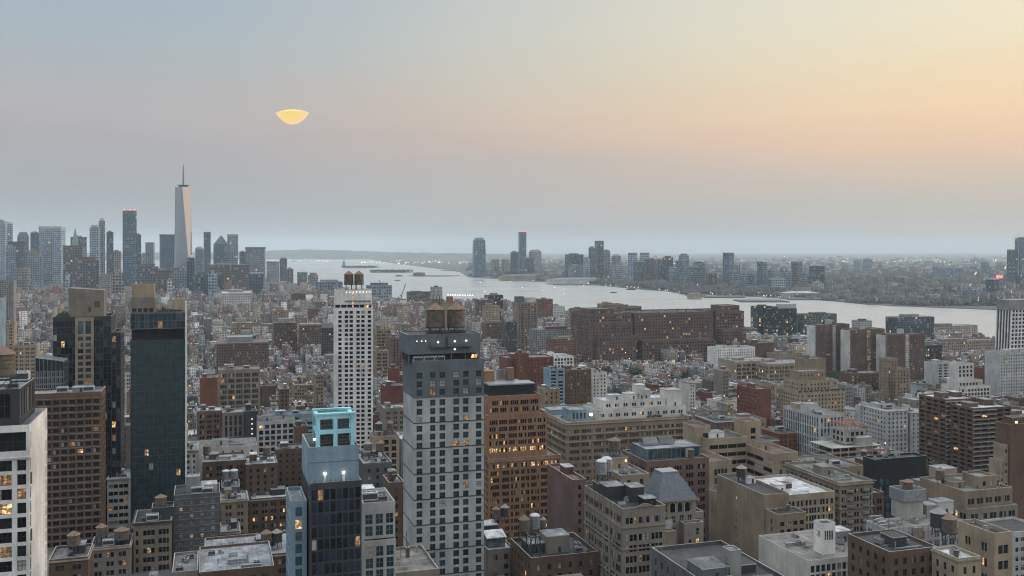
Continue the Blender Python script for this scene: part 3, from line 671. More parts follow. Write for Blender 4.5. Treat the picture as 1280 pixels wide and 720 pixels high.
def mansard_house():
    b = H_('mansard_building', 'stone house with steep slate mansard roof and row of arched windows', 'building', 823, 824, 870, 627, 338, 'L', d=12, short='the slate mansard house')
    w, d, h, r = b.w, b.d, b.h, b.root
    f = S(fh=4.2, bw=3.0, ww=1.5, wz=(.15,.8), tm=.5, obj=True, lit=.02, glass='glass_black', frame='frame_light')
    vol(r, 0, 0, 0, w, d, h, 'stone', f, f, None, par=0, zvis=b.zv)
    mb = MB(); e = .5
    mb.prism([(-e,-e),(w+e,-e),(w+e,d+e),(-e,d+e)], h+.02, h+9.2, 'slate_roof', [(w*.18,3),(w*.62,3),(w*.62,d-3),(w*.18,d-3)]); ro = mb.build('mansard_roof', r)
    bx(ro, 'ridge_cap', w*.17, 2.9, h+9.2, w*.63, d-2.9, h+9.5, 'steel')
    ring(r, 0, 0, w, d, h-.5, .5, .5, 'sand')
    for k in range(3):                                        # arched windows under the eaves
        x = w*.36+k*2.9; mb = MB(); ring_ = [(x+1.0*cos(t), 0, h-1.9+1.0*sin(t)) for t in np.linspace(0, pi, 9)]+[(x-1.0,0,h-4.2),(x+1.0,0,h-4.2)]
        mb.quad([(p[0], -.06, p[2]) for p in ring_][::-1], 'glass_black'); mb.quad([(p[0]*1+(p[0]-x)*.16, -.04, p[2]+.12*(p[2]>h-1.9)) for p in ring_][::-1], 'frame_light'); mb.build('arched_window', r)
    bx(r, 'billboard', .6, -1.2, h-9.5, 4.6, -.9, h-6.4, 'roof_white'); bx(r, 'oriel', -.5, -3, 0, 5.2, -.01, h-9.9, 'sand')
    vol(r, w*.55, -3.6, 0, w*.52, 3.5, h-8.2, 'stone', f.but(bw=2.1, ww=1.2, fh=3.8), None, None, roof='tar', par=.8, zvis=b.zv, name='lower_wall', roofname='terrace')
    vol(r, w+.1, 1, 0, 3.5, 9, h-6, 'stone', f, None, None, roof='gravel', zvis=b.zv, name='side_wall', roofname='side_roof')
    b.done()
mansard_house()
# ---- scaffolded pale building
def scaffold():
    b = H_('wrapped_building', 'low pale building wrapped in scaffold mesh with steel box on its roof', 'building', 1083, 1108, 1205, 664, 335, 'L', short='the scaffolded pale building')
    w, d, h, r = b.w, b.d, b.h, b.root
    f = S(fh=3.4, bw=3.0, ww=2.3, wz=(.1,.85), mx=.4, tm=1.0, glass='glass_blue', lit=.0, blind=.4, obj=True, rec=.25, frame='frame_light')
    vol(r, 0, 0, 0, w, d, h, 'lightgrey', f, f.but(obj=False), None, roof='gravel', par=.9, zvis=b.zv)
    mb = MB()
    for x in np.arange(0, w+.1, 2.1): mb.bar((x,-1.1,0),(x,-1.1,h+1.4),.1,'steel')
    for z in np.arange(h+1.2, 0, -2.0): mb.bar((0,-1.1,z),(w,-1.1,z),.09,'steel')
    for y in np.arange(0, d+.1, 2.1): mb.bar((-1.0,y,0),(-1.0,y,h+1.4),.1,'steel')
    for z in np.arange(h+1.2, 0, -2.0): mb.bar((-1.0,0,z),(-1.0,d,z),.09,'steel')
    mb.build('scaffold_lattice', r)
    bx(r, 'stair_tower', b.lx(1140), -1.0, 0, b.lx(1151), -.01, h+.4, 'sand')
    x0, x1 = b.lx(1130, 9), b.lx(1158, 9)
    vol(r, x0+.5, 9.5, h, x1-x0-1.5, 7, 6.5, 'concrete', roof='grey', name='tank_house', roofname='house_roof')
    vol(r, x0, 9, h+6.6, x1-x0, 8, 4.0, 'steel', roof='tar', par=.1, name='steel_box', roofname='box_roof')
    bulkhead(r, x1+1, 10, h, 4.5, 5, 4.5, 'grey', 'silver'); bulkhead(r, x1+7, 11, h, 7, 5, 5, 'lightgrey', 'silver')
    for k in range(4): unit(r, 'duct', 3+k*1.2, 4+k*3.4, h, rnd.choice((0, .3)), .9)
    clutter(r, 1, 1, h, w-2, d-2, 8, rnd); b.done()
    tank(b.W((x0+x1)/2, 13, h+8.2), 'rusty cone of the tank inside the steel box on the scaffolded building', 'rust', 1.9, .8)
scaffold()
def bottom_right():
    b = H_('office_building', 'low white grid fronted building with grey roof and small white tower', 'office building', 1005, 1010, 1106, 704, 318, 'L', d=30, short='the white grid low building')
    w, d, h, r = b.w, b.d, b.h, b.root
    vol(r, 0, 0, 0, w, d, h, 'offwhite', S(fh=3.0, bw=2.0, ww=1.5, wz=(.1,.88), tm=.7, obj=True, glass='glass_mid', blind=.2), None, None, roof='gravel', par=.8, zvis=0)
    x = b.lx(1028, 6); vol(r, x, 6, h, 5.2, 5, 10, 'white', S(fh=4, bw=4.8, ww=.7, g=4, gm=.2, wz=(.1,.9), tm=1.6, mx=.3, skip=lambda k: k > 0, frame='frame_light'), S(fh=4, bw=4, ww=.7, g=3, gm=.2, tm=1.6, skip=lambda k: k > 0), None, roof='tar', par=.6, name='tower_wall', roofname='tower_roof')
    clutter(r, 1, 8, h, w-2, d-9, 9, rnd); bulkhead(r, w*.75, 16, h, 6, 6, 4, 'grey', 'white'); b.done()
    b = H_('loft_building', 'dark brown loft with black open roof deck beside two rusty tanks', 'loft building', 1104, 1112, 1172, 694, 292, 'L', d=20, short='the dark loft with the rusty tanks')
    w, d, h, r = b.w, b.d, b.h, b.root
    f = S(fh=3.6, bw=3.2, ww=1.4, obj=True)
    vol(r, 0, 0, 0, w, d, h, 'brown', f, f, None, roof='tar', par=1.0, zvis=0); bulkhead(r, w*.35, 6, h, 5, 6, 3.2, 'charcoal', 'tar'); clutter(r, 1, 1, h, w-2, d-2, 5, rnd); b.done()
    tank(b.W(b.lx(1173, 12), 12, h+.2), 'wide rusty topped tank on the dark loft, the taller of the pair', 'dark', 2.5, .95); tank(b.W(b.lx(1186, 9), 9, h-1), 'wide rusty topped tank on the dark loft, beside the cream penthouse', 'rust', 2.5, .95)
    b = H_('house', 'small cream stone house with white roof deck near the rusty tanks', 'house', 1180, 1198, 1226, 702, 285, 'L', d=11, short='the cream stone house')
    w, d, h, r = b.w, b.d, b.h, b.root
    f = S(fh=3.6, bw=2.6, ww=1.1, obj=True, wz=(.15,.75), tm=1.0)
    vol(r, 0, 0, 0, w, d, h, 'beige', f, f, None, roof='white', par=.9, zvis=0, cornice=('sand', -.2, .5, .3)); unit(r, 'chimney', 2, 3, h, 0, .8); unit(r,'air_conditioner',4,6,h); b.done()
    b = H_('loft_building', 'narrow beige loft with tall windows and dark roof well', 'loft building', 1227, 1243, 1265, 672, 315, 'L', d=16, short='the narrow beige loft')
    w, d, h, r = b.w, b.d, b.h, b.root
    f = S(fh=5.2, bw=5, ww=1.9, g=2, gm=.3, obj=True, wz=(.2,.75), tm=1.5)
    vol(r, 0, 0, 0, w, d, h, 'beige', f, f.but(bw=6, ww=1.0), None, roof='tar', par=1.4, zvis=0); clutter(r,1,1,h,w-2,d-2,2,rnd); b.done()
    b = H_('wrapped_building', 'white scaffold cage over a low building at the right edge', 'building', 1262, 1266, 1310, 668, 345, 'L', d=16, short='the white scaffold cage')
    w, d, h, r = b.w, b.d, b.h, b.root
    vol(r, 0, 0, 0, w, d, h, 'lightgrey', S(fh=3.4, bw=2.4, ww=1.6), None, None, roof='tar', par=.8); mb = MB()
    for x in np.arange(0, w+.1, 1.6): mb.bar((x,-1,0),(x,-1,h+1.2),.12,'white_metal')
    for z in np.arange(h+1, 0, -1.8): mb.bar((0,-1,z),(w,-1,z),.12,'white_metal')
    mb.build('scaffold_lattice', r); b.done()
    # grey roofed block along the bottom edge
    b = H_('office_building', 'slate grey flat block with roof sheds and tall square vent along the bottom', 'office building', 830, 893, 990, 742, 255, 'L', d=38, short='the slate grey flat block')
    w, d, h, r = b.w, b.d, b.h, b.root
    vol(r, 0, 0, 0, w, d, h, 'darkgrey', S(fh=3.6, bw=3, ww=1.4), S(fh=3.6, bw=4, ww=1.2, tm=.8), None, roof='tar', par=1.1, zvis=0)
    bulkhead(r, 1.5, 9, h, 8, 9, 3.6, 'slate', 'grey'); vol(r, 10.5, 10, h, 3.6, 4.5, 7.0, 'grey', roof='silver', par=.4, name='vent_tower', roofname='vent_roof'); bulkhead(r, 15, 12, h, 5, 7, 2.4, 'charcoal', 'tar'); unit(r, 'cooling_unit', 6, 4, h, 0, .9); unit(r, 'air_conditioner', 12, 4, h); clutter(r, 1, 1, h, w-3, 8, 5, rnd); b.done()
bottom_right()
# ---- tan block with the blank wall, centre right
def blank_wall():
    D = 390
    b = H_('loft_building', 'tan block with big blank party wall and white roofed window wing', 'loft building', 908, 955, 986, 622, D, 'L', d=38, short='the blank walled tan block')
    w, d, h, r = b.w, b.d, b.h, b.root
    vol(r, 0, 0, 0, w, d, h, 'tan', None, S(fh=3.2, cols=[(d*.42,d*.42+.7)], wz=(.3,.75), tm=4, lit=.35, dim=0), None, roof='tar', par=1.1)
    f = S(fh=3.1, bw=2.9, ww=1.85, wz=(.22,.80), mx=.6, tm=1.8, obj=True, blind=.3, glass='glass_black', frame='frame_dark')
    x0, x1 = .6, b.lx(1006, -8); y = -9
    vol(r, x0, y, 0, x1-x0, 8.99, b.lz(644, -9), 'tan', f, f.but(bw=20, ww=1), None, roof='tar', par=.7, zvis=0, name='front_wall', roofname='front_roof')
    x2, x3 = w+.02, b.lx(1038, 8); f2 = S(fh=3.3, bw=4.0, ww=1.0, g=3, gm=.22, wz=(.14,.84), mx=.5, tm=1.3, obj=True, blind=.2, glass='glass_black')
    vol(r, x2, 5, 0, x3-x2, d-5, b.lz(624, 5), 'beige', f2, None, None, roof='white', par=1.0, zvis=0, name='wing_wall', roofname='wing_roof')
    bulkhead(r, w+2, 12, b.lz(624, 5), 4.5, 5, 3.6, 'white', 'white'); bulkhead(r, w+9, 18, b.lz(624, 5), 4.5, 4, 2.4, 'darkred', 'brown')
    bulkhead(r, w*.5, 22, h, 4, 5, 2.5, 'white', 'silver'); unit(r,'vent_pipe',3,-4,b.lz(644,-9)); unit(r,'chimney',w*.8,-3,b.lz(644,-9),0,.8); b.done()
    tank(b.W(w*.45, 26, h), 'dark water tank with pale cone on the blank walled tan block', 'dark', 2.2, .9)
blank_wall()
def brown_eight():
    b = H_('loft_building', 'dark brown loft with bowed front and planted roof right of the tan block', 'loft building', 1019, 1050, 1091, 607, 415, 'L', d=42, short='the bowed brown loft')
    w, d, h, r = b.w, b.d, b.h, b.root
    f = S(fh=3.3, bw=3.0, ww=1.0, g=2, gm=.3, wz=(.2,.8), mx=.4, tm=1.4, obj=True, blind=.3, glass='glass_black')
    vol(r, 0, 0, 0, w, d, h, 'stone', f, f.but(bw=3.6, obj=False), None, roof='green', par=1.2, zvis=b.zv)
    for x in (w*.30, w*.78):                                    # bowed bays
        for k in range(8):
            z = h-2-k*3.3
            mb = MB(); mb.prism([(x+2.0*cos(t), -.02+1.3*sin(t)) for t in np.linspace(pi, 2*pi, 7)], z-1.2, z-.2, 'wall_stone'); mb.build('bay', r)
    ring(r, 0, 0, w, d, h-10.4, .5, .5, 'stone'); ring(r, 0, 0, w, d, h-.2, .5, .5, 'sand')
    vol(r, w+.02, 4, 0, 9, 30, h-6.5, 'brown', f, None, None, roof='gravel', name='wing_wall', roofname='wing_roof')
    bulkhead(r, 4, 18, h, 6, 7, 4, 'stone', 'gravel'); clutter(r, 1, 6, h, w-2, d-8, 8, rnd); b.done()
brown_eight()
def right_lofts():
    b = H_('loft_building', 'stepped tan loft with setback penthouse near the right edge', 'loft building', 1189, 1213, 1277, 620, 400, 'L', d=30, short='the stepped tan loft')
    w, d, h, r = b.w, b.d, b.h, b.root
    f = S(fh=3.9, bw=4.2, ww=1.6, g=2, gm=.22, wz=(.16,.78), tm=1.3, obj=True, blind=.3)
    vol(r, 0, 3, h-6, w*.93, d-3, 6, 'tan', f, None, None, roof='gravel', par=1.2, zvis=b.zv, name='upper_wall'); vol(r, 0, 1.2, 0, w*.97, d-1.2, h-6.01, 'stone', f, f.but(obj=False), None, roof='gravel', par=.2, zvis=b.zv)
    vol(r, w*.3, -2, 0, w*.72, 3.1, h-13, 'stone', f, None, None, roof='gravel', par=1, zvis=b.zv, name='front_wall', roofname='terrace')
    mb = MB(); mb.prism([(w*.62,-2.1),(w*.8,-2.1),(w*.8,-1.7),(w*.62,-1.7)], h-12, h-10.2, 'wall_stone', [(w*.69,-2.1),(w*.73,-2.1),(w*.73,-1.7),(w*.69,-1.7)]); mb.build('gable', r)
    vol(r, w*.45, 8, h, w*.35, 10, 4.5, 'tan', S(fh=3.6, bw=3.4, ww=1.6), None, None, roof='gravel', name='penthouse_wall', roofname='penthouse_roof'); bulkhead(r, 2, 12, h, 6, 7, 3, 'tan', 'tar'); clutter(r, 1, 5, h, w-4, d-7, 6, rnd); b.done()
    tank(b.W(1.5, 19, h), 'wooden tank with pale cone behind the stepped tan loft parapet', 'wood', 1.9, 1.1)
    b = H_('loft_building', 'tan building with planted terrace and blue window bays behind the scaffolded building', 'loft building', 1128, 1152, 1204, 613, 440, 'L', d=15, short='the planted terrace building')
    w, d, h, r = b.w, b.d, b.h, b.root
    f = S(fh=3.5, bw=4.2, ww=2.6, wz=(.15,.85), tm=1.5, obj=True, glass='glass_blue', blind=.35, frame='frame_light')
    vol(r, 0, 0, 0, w, d, h, 'tan', f, None, None, roof='green', par=1.2, zvis=b.zv); bulkhead(r, w*.62, 4, h, 9, 8, 8, 'beige', 'silver'); bulkhead(r, w*.2, 5, h, 7, 6, 2.6, 'stone', 'gravel'); clutter(r, 1, 2, h, w-3, d-6, 6, rnd); b.done()
    b = H_('office_building', 'matt black cubic building with few big square windows', 'office building', 1084, 1093, 1158, 577, 485, 'L', d=9, short='the matt black cube')
    w, d, h, r = b.w, b.d, b.h, b.root
    vol(r, 0, 0, 0, w, d, h, 'black', S(fh=4.2, cols=[(w*.10,w*.18),(w*.22,w*.30),(w*.34,w*.40),(w*.68,w*.78),(w*.82,w*.9)], wz=(.12,.85), tm=8.4, obj=True, glass='glass_blue', frame='frame_dark'), None, None, roof='tar', par=1, zvis=b.zv); vol(r, -8, -2, 0, 7.9, d, h-10, 'black', None, None, None, roof='tar', name='wing_wall', roofname='wing_roof'); clutter(r,2,2,h,w-4,d-4,4,rnd); b.done()
    b = H_('apartment_building', 'tall brown grey blank wall with cream stepped side at the right edge', 'apartment building', 1245, 1262, 1330, 533, 470, 'L', d=9, short='the brown blank wall block')
    w, d, h, r = b.w, b.d, b.h, b.root
    f = S(fh=3.3, bw=3.2, ww=1.3, wz=(.25,.75), obj=True, lit=.03, blind=.5)
    vol(r, 0, 0, 0, w, d, h, 'brown', None, None, None, roof='tar', par=1)
    for k in range(4): vol(r, -2.2*(k+1)+.0, 1+k*.3, 0, 2.18, d-2, h-10-7.5*k, 'beige', f.but(bw=2.1, ww=1.1, mx=.1), None, None, roof='gravel', par=.8, zvis=b.zv, name='step_wall', roofname='step_roof')
    lamp(r, 6, 2, h+1.4, .8, 'lamp_warm'); bulkhead(r, 4, 2, h, 8, 5, 4, 'brown', 'tar'); b.done()
right_lofts()
# ---- left group
def brown_tower():
    b = H_('apartment_tower', 'brown brick apartment slab with a grid of small windows behind the white framed tower', 'apartment tower', 22, 127, 134, 492, 410, 'R', d=17, short='the brown brick slab')
    w, d, h, r = b.w, b.d, b.h, b.root
    f = S(fh=3.0, bw=2.9, ww=2.3, wz=(.22,.80), mx=.6, tm=1.5, obj=True, lit=.012, dim=.02, blind=.04, glass='glass_black', frame='frame_dark', rec=.2)
    vol(r, 0, 0, 0, w, d, h, 'brown', f, None, f.but(bw=2.6, ww=1.4, obj=False, lit=0), roof='silver', par=1.0, zvis=b.zv)
    z = h-1.5
    while z > b.zv: bx(r, 'slab_edge', .2, -.10, z-.12, w+.06, -.004, z+.12, 'tan'); z -= 3.0
    bulkhead(r, w*.62, 6, h, 6, 5, 2.4, 'stone', 'silver'); unit(r,'cooling_unit',w*.82,7,h); unit(r,'duct',w*.9,10,h); unit(r,'cooling_unit',w*.5,7,h); b.done()
    # slanted glass crown rising behind
    D = 436
    b = H_('glass_tower', 'dark glass tower with slanted roof rising behind the brown brick slab', 'glass tower', 44, 80, 84, 452, D, 'R', d=14, yb=492, short='the slant roofed glass tower')
    w, d, h, r = b.w, b.d, b.h, b.root; zl = PZ(446.5, D)
    f = S(fh=3.0, bw=1.5, ww=1.36, wz=(.06,.94), mx=.1, tm=.0, obj=True, lit=0, blind=0, glass='glass_navy', frame='frame_light', sash=False, rec=.1)
    vol(r, 0, 0, 0, w, d, h-4, 'slate', f, None, f.but(obj=False), par=0, zvis=b.zv, roof='tar')
    mb = MB(); mb.v = [(0,0,h-4),(w,0,h-4),(w,d,h-4),(0,d,h-4),(0,0,zl),(w,0,h),(w,d,h),(0,d,zl)]; mb.f = [(0,1,5,4),(1,2,6,5),(2,3,7,6),(3,0,4,7)]; mb.m = [mb.mi('glass_navy')]*4; mb.build('crown_glass', r)
    m2 = MB(); m2.quad([(0,0,zl+.02),(w,0,h+.02),(w,d,h+.02),(0,d,zl+.02)], 'roof_grey'); m2.build('slanted_roof', r)
    for k in range(int(w/1.5)+1):
        x = min(k*w/int(w/1.5), w-.12); bx(r, 'mullion', x, -.08, h-4, x+.12, -.004, zl+(h-zl)*x/w, 'steel')
    b.done()
brown_tower()
def beige_core():
    D = 480
    b = H_('apartment_tower', 'dark glass apartment tower with cream stone bay and concrete plant block', 'apartment tower', 66, 139, 154, 398, D, 'R', d=24, short='the cream bay glass tower')
    w, d, h, r = b.w, b.d, b.h, b.root
    f = S(fh=3.3, bw=1.7, ww=1.55, wz=(.06,.94), mx=.1, tm=.8, lit=.01, dim=.02, blind=.02, glass='glass_navy', frame='frame_dark', sash=False, rec=.1)
    vol(r, 0, 0, 0, w, d, h, 'charcoal', f, None, None, roof='tar', par=1.2, zvis=b.zv)
    x0, x1 = b.lx(94,-.8), b.lx(117,-.8)
    g = S(fh=3.1, cols=[(1.2,(x1-x0)/2-.5),((x1-x0)/2+.5,x1-x0-1.2)], wz=(.12,.78), tm=8.4, obj=True, glass='glass_blue', blind=.15, frame='frame_dark', rec=.3)
    vol(r, x0, -.9, 0, x1-x0, .88, h+.4, 'beige', g, None, None, roof='gravel', par=.3, zvis=b.zv, name='stone_bay', roofname='bay_roof')
    for c in g.cols: bx(r, 'tall_window', x0+c[0], -.96, h-7.4, x0+c[1], -.905, h-1.0, 'glass_blue')
    # concrete plant block, slanted top
    a, c = b.lx(85.5, 3), b.lx(130, 3); zl, zr = PZ(359.5, D+3), PZ(362.5, D+3)
    mb = MB(); mb.v = [(a,3,h),(c,3,h),(c,15,h),(a,15,h),(a,3,zl),(c,3,zr),(c,15,zr),(a,15,zl)]; mb.f = [(0,1,5,4),(1,2,6,5),(2,3,7,6),(3,0,4,7),(4,5,6,7)]; mb.m = [mb.mi('wall_stone')]*5; o = mb.build('plant_block', r)
    bx(o, 'vent', b.lx(118,3), 2.9, PZ(384,D), b.lx(125,3), 2.995, PZ(376.5,D), 'wall_brown'); bx(o, 'vent', b.lx(110,3), 2.9, PZ(390,D), b.lx(114,3), 2.995, PZ(384,D), 'wall_brown')
    # lower wing to the right
    hw = PZ(418, D)
    vol(r, w+.02, 1.5, 0, b.lx(151,1.5)-w, d-2, hw, 'charcoal', f.but(bw=1.6), None, f.but(bw=2.6, ww=1.2, glass='glass_mid', wz=(.2,.8)), roof='tar', par=.8, name='wing_wall', roofname='wing_roof', zvis=b.zv)
    clutter(r, w+.5, 4, hw, 6, 12, 3, rnd); b.done()
    shrub(b.W(b.lx(79.5, 4), 4, h), 3.2, 'dark bushy roof shrub at the edge of the cream bay glass tower')
def teal_glass():
    D = 445
    b = H_('glass_tower', 'teal black glass tower with pale corner fin and beige rooftop blocks', 'glass tower', 163, 231.5, 235, 391, D, 'R', d=22, short='the teal black glass tower')
    w, d, h, r = b.w, b.d, b.h, b.root
    f = S(fh=3.3, bw=1.95, ww=1.86, wz=(.03,.97), mx=.05, tm=.3, obj=True, lit=.004, dim=.008, blind=.01, glass='glass_teal', frame='metal_dark', sash=False, rec=.06)
    vol(r, 0, 0, h-7.2, w, d, 7.2, 'slate', S(fh=3.4, bw=1.95, ww=1.86, wz=(.03,.97), mx=.05, tm=.1, glass='glass_teal', sash=False, rec=.06, frame='frame_dark'), None, None, roof='tar', par=.6, name='crown_wall')
    vol(r, .4, .6, h-12.2, w-.8, d-1.2, 5, 'black', S(fh=4.6, bw=6, ww=5.7, wz=(.05,.95), tm=.1, glass='glass_black', sash=False, lit=0), None, None, par=0, name='recess_wall', roof='tar')
    vol(r, 0, 0, 0, w, d, h-12.22, 'charcoal', f, None, None, par=.0, zvis=b.zv, roof='tar')
    bx(r, 'corner_fin', w+.02, -.5, 0, w+.75, .6, h+5.6, 'frame_white')
    # roof blocks
    x0, x1 = b.lx(163.5, 3), b.lx(193.5, 3); z1 = PZ(372, D); z2 = PZ(356, D)
    bx(r, 'penthouse_base', x0+.4, 3.4, h, x1-.5, 13, PZ(385,D)-.004, 'charcoal')
    vol(r, x0, 3, PZ(385,D), x1-x0, 10, z1-PZ(385,D), 'stone', roof='gravel', par=.2, name='penthouse_wall', roofname='penthouse_roof'); vol(r, x0+.3, 3.6, z1+.2, (x1-x0)*.95, 8, z2-z1, 'beige', roof='gravel', par=.2, name='upper_penthouse_wall', roofname='upper_penthouse_roof')
    for k in range(5): bx(r, 'column', x0+k*(x1-x0-.6)/4, 3.05, h+.1, x0+.5+k*(x1-x0-.6)/4, 3.4, PZ(385,D)-.01, 'beige')
    x2, x3 = b.lx(217, 4), b.lx(231, 4)
    vol(r, x2, 4, h, x3-x2, 8, PZ(374.5,D)-h, 'beige', roof='gravel', par=.2, name='lift_tower', roofname='lift_roof'); bx(r, 'beam', x1+.01, 4.2, PZ(381.5,D)-.5, x2-.01, 4.8, PZ(381.5,D), 'beige'); bx(r, 'column', b.lx(199,4), 4.3, h, b.lx(200.5,4), 4.75, PZ(381.5,D)-.51, 'beige')
    clutter(r, x1, 5, h, x2-x1, 10, 5, rnd); b.done()
    for k in range(6): shrub(b.W(b.lx(200+k*5, 1.5), 1.6, h+.2), rnd.uniform(.8, 1.3), 'clipped roof shrub behind the glass edge of the teal black tower', 'shrubs on the teal black tower')
def small_left():
    b = H_('hotel', 'charcoal brick hotel with pale window blinds below the teal black glass tower', 'hotel', 216, 217, 275, 622, 400, 'L', d=18, short='the charcoal hotel')
    w, d, h, r = b.w, b.d, b.h, b.root
    f = S(fh=2.85, bw=3.55, ww=1.35, wz=(.25,.75), mx=.7, tm=.9, obj=True, lit=.06, dim=.1, blind=.45, frame='frame_light', glass='glass_mid', rec=.2)
    vol(r, 0, 0, 0, w, d, h, 'darkgrey', f, None, None, roof='tar', par=.9, zvis=0)
    z = h-.9
    while z > 2: bx(r, 'slab_edge', .0, -.06, z-.1, w, -.004, z+.1, 'grey'); z -= 2.85
    x0, x1 = b.lx(232,4), b.lx(250,4); vol(r, x0, 4, h, x1-x0, 7, b.lz(600)-h, 'grey', roof='white', par=.6, name='lift_house', roofname='lift_roof'); mb = MB(); mb.bar(((x0+x1)/2,5,b.lz(600)),((x0+x1)/2,5,b.lz(577)),.3,'white_metal'); mb.build('mast', r)
    bulkhead(r, x1+.4, 5, h, 6.5, 7, 3.4, 'lightgrey', 'white'); unit(r,'cooling_unit',x1+3,3,h); clutter(r, 1, 2, h, w-2, 10, 3, rnd); b.done()
    b = H_('loft_building', 'old stone loft with two arched bays below the charcoal hotel', 'loft building', 166, 167, 214, 657, 385, 'L', d=20, short='the arched stone loft')
    w, d, h, r = b.w, b.d, b.h, b.root
    f = S(fh=3.6, cols=[(.8,1.8),(3.6,4.9),(5.1,6.4),(6.6,7.9),(9.4,10.7),(10.9,12.2),(12.4,13.7)], wz=(.2,.78), tm=1.6, obj=True, blind=.2, glass='glass_black')
    vol(r, 0, 0, 0, w, d, h, 'stone', f, None, None, roof='tar', par=1.0, zvis=0, cornice=('charcoal', .3, .7, .7))
    for xc in (5.75, 11.55):
        mb = MB(); mb.v = []; ring_ = [(xc+2.3*cos(t), -.12, h-2.2+.9*sin(t)) for t in np.linspace(0, pi, 11)]; inner = [(xc+1.95*cos(t), -.12, h-2.35+.7*sin(t)) for t in np.linspace(0, pi, 11)]
        for k in range(10): mb.quad([ring_[k], ring_[k+1], inner[k+1], inner[k]], 'wall_beige')
        mb.build('arch', r)
    for x in (0.0, 2.4, 8.3, w-.9): bx(r, 'pier', x, -.25, 0, x+.75, -.01, h-.3, 'tan')
    vol(r, w*.45, 6, h, w*.6, 9, 4, 'charcoal', roof='tar', name='roof_shed', roofname='shed_roof'); clutter(r, 1, 3, h, w-3, 12, 6, rnd); b.done()
    tank(b.W(b.lx(201, 9), 9, h+3.2), 'rusty coned tank above the arched stone loft', 'rust', 2.3, .75)
    b = H_('loft_building', 'narrow white loft with broad windows between the brown slab and the teal glass tower', 'loft building', 133, 134, 162, 600, 475, 'L', d=18, short='the narrow white loft')
    w, d, h, r = b.w, b.d, b.h, b.root
    f = S(fh=3.6, bw=w/2-.5, ww=2.0, g=2, gm=.2, wz=(.22,.75), tm=1.6, mx=.4, obj=True, blind=.35, glass='glass_black')
    vol(r, 0, 0, 0, w, d, h, 'offwhite', f, None, None, roof='silver', par=1.0, zvis=0, cornice=('offwhite', -.1, .6, .4)); bulkhead(r, 2, 7, h, 5, 5, 3, 'grey', 'silver'); clutter(r,1,1,h,w-2,d-3,3,rnd); b.done()
    tank(b.W(b.lx(145, 10), 10, h+1), 'single rusty tank standing behind the narrow white loft roof', 'rust', 1.9, 1.0)
    # bottom left roofs
    for (nm, lb, xl, xr, yt, D, mt, rf, sh, tk) in (
        ('loft_building','low brown loft with cluttered roof at the foot of the brown slab',61,110,703,330,'brown','grey','the cluttered low loft',(92,'rust','rust coned tank on the cluttered low loft')),
        ('loft_building','low stone loft with terrace railings beside the arched stone loft',112,163,688,372,'stone','tar','the railed low loft',(127,'wood','slim wooden tank on the railed low loft')),
        ('loft_building','long brick loft with broad silver roof and low bulkheads in the lower left',256,376,703,355,'brown','silver','the broad silver roof',(333,'rust','round tank on the broad silver roof, the paler of two')),
        ('loft_building','brown brick loft with lit windows behind the broad silver roof',300,372,627,470,'brown','white','the lit brown loft',None),
        ('house','dark narrow house beside the charcoal hotel with one bright window',276,300,668,420,'darkgrey','silver','the dark narrow house',None)):
        b = H_(nm, lb, 'house' if nm == 'house' else 'loft building', xl-1, xl, xr, yt, D, 'L', d=rnd.uniform(24,30) if 'silver' in sh else 16, short=sh)
        w, d, h, r = b.w, b.d, b.h, b.root
        f = S(fh=3.5, bw=4, ww=1.2, g=2, gm=.3, wz=(.2,.75), obj=True, lit=.12 if 'lit' in lb else .03, dim=.05, blind=.3)
        vol(r, 0, 0, 0, w, d, h, mt, f, None, None, roof=rf, par=.9, zvis=0, cornice=('beige', -.3, .5, .35)); bulkhead(r, w*.55, d*.45, h, min(7, w*.3), min(6, d*.35), 3.2, 'charcoal' if mt != 'stone' else 'grey', 'silver')
        clutter(r, 1, 1, h, w-2, d-2, 11 if 'broad' in lb else 5, rnd); b.done()
        if tk: tank(b.W(b.lx(tk[0], 8), 8, h+.5), tk[2], tk[1], 2.1, .95)
        if 'broad silver roof' in sh: tank(b.W(b.lx(346, 9), 9, h+.5), 'round tank on the broad silver roof, the darker of two', 'dark', 2.0, .95)
        if xl == 112: tank(b.W(b.lx(152, 6), 6, h-.5), 'wide shallow tank on the railed low loft', 'rust', 2.7, .7)
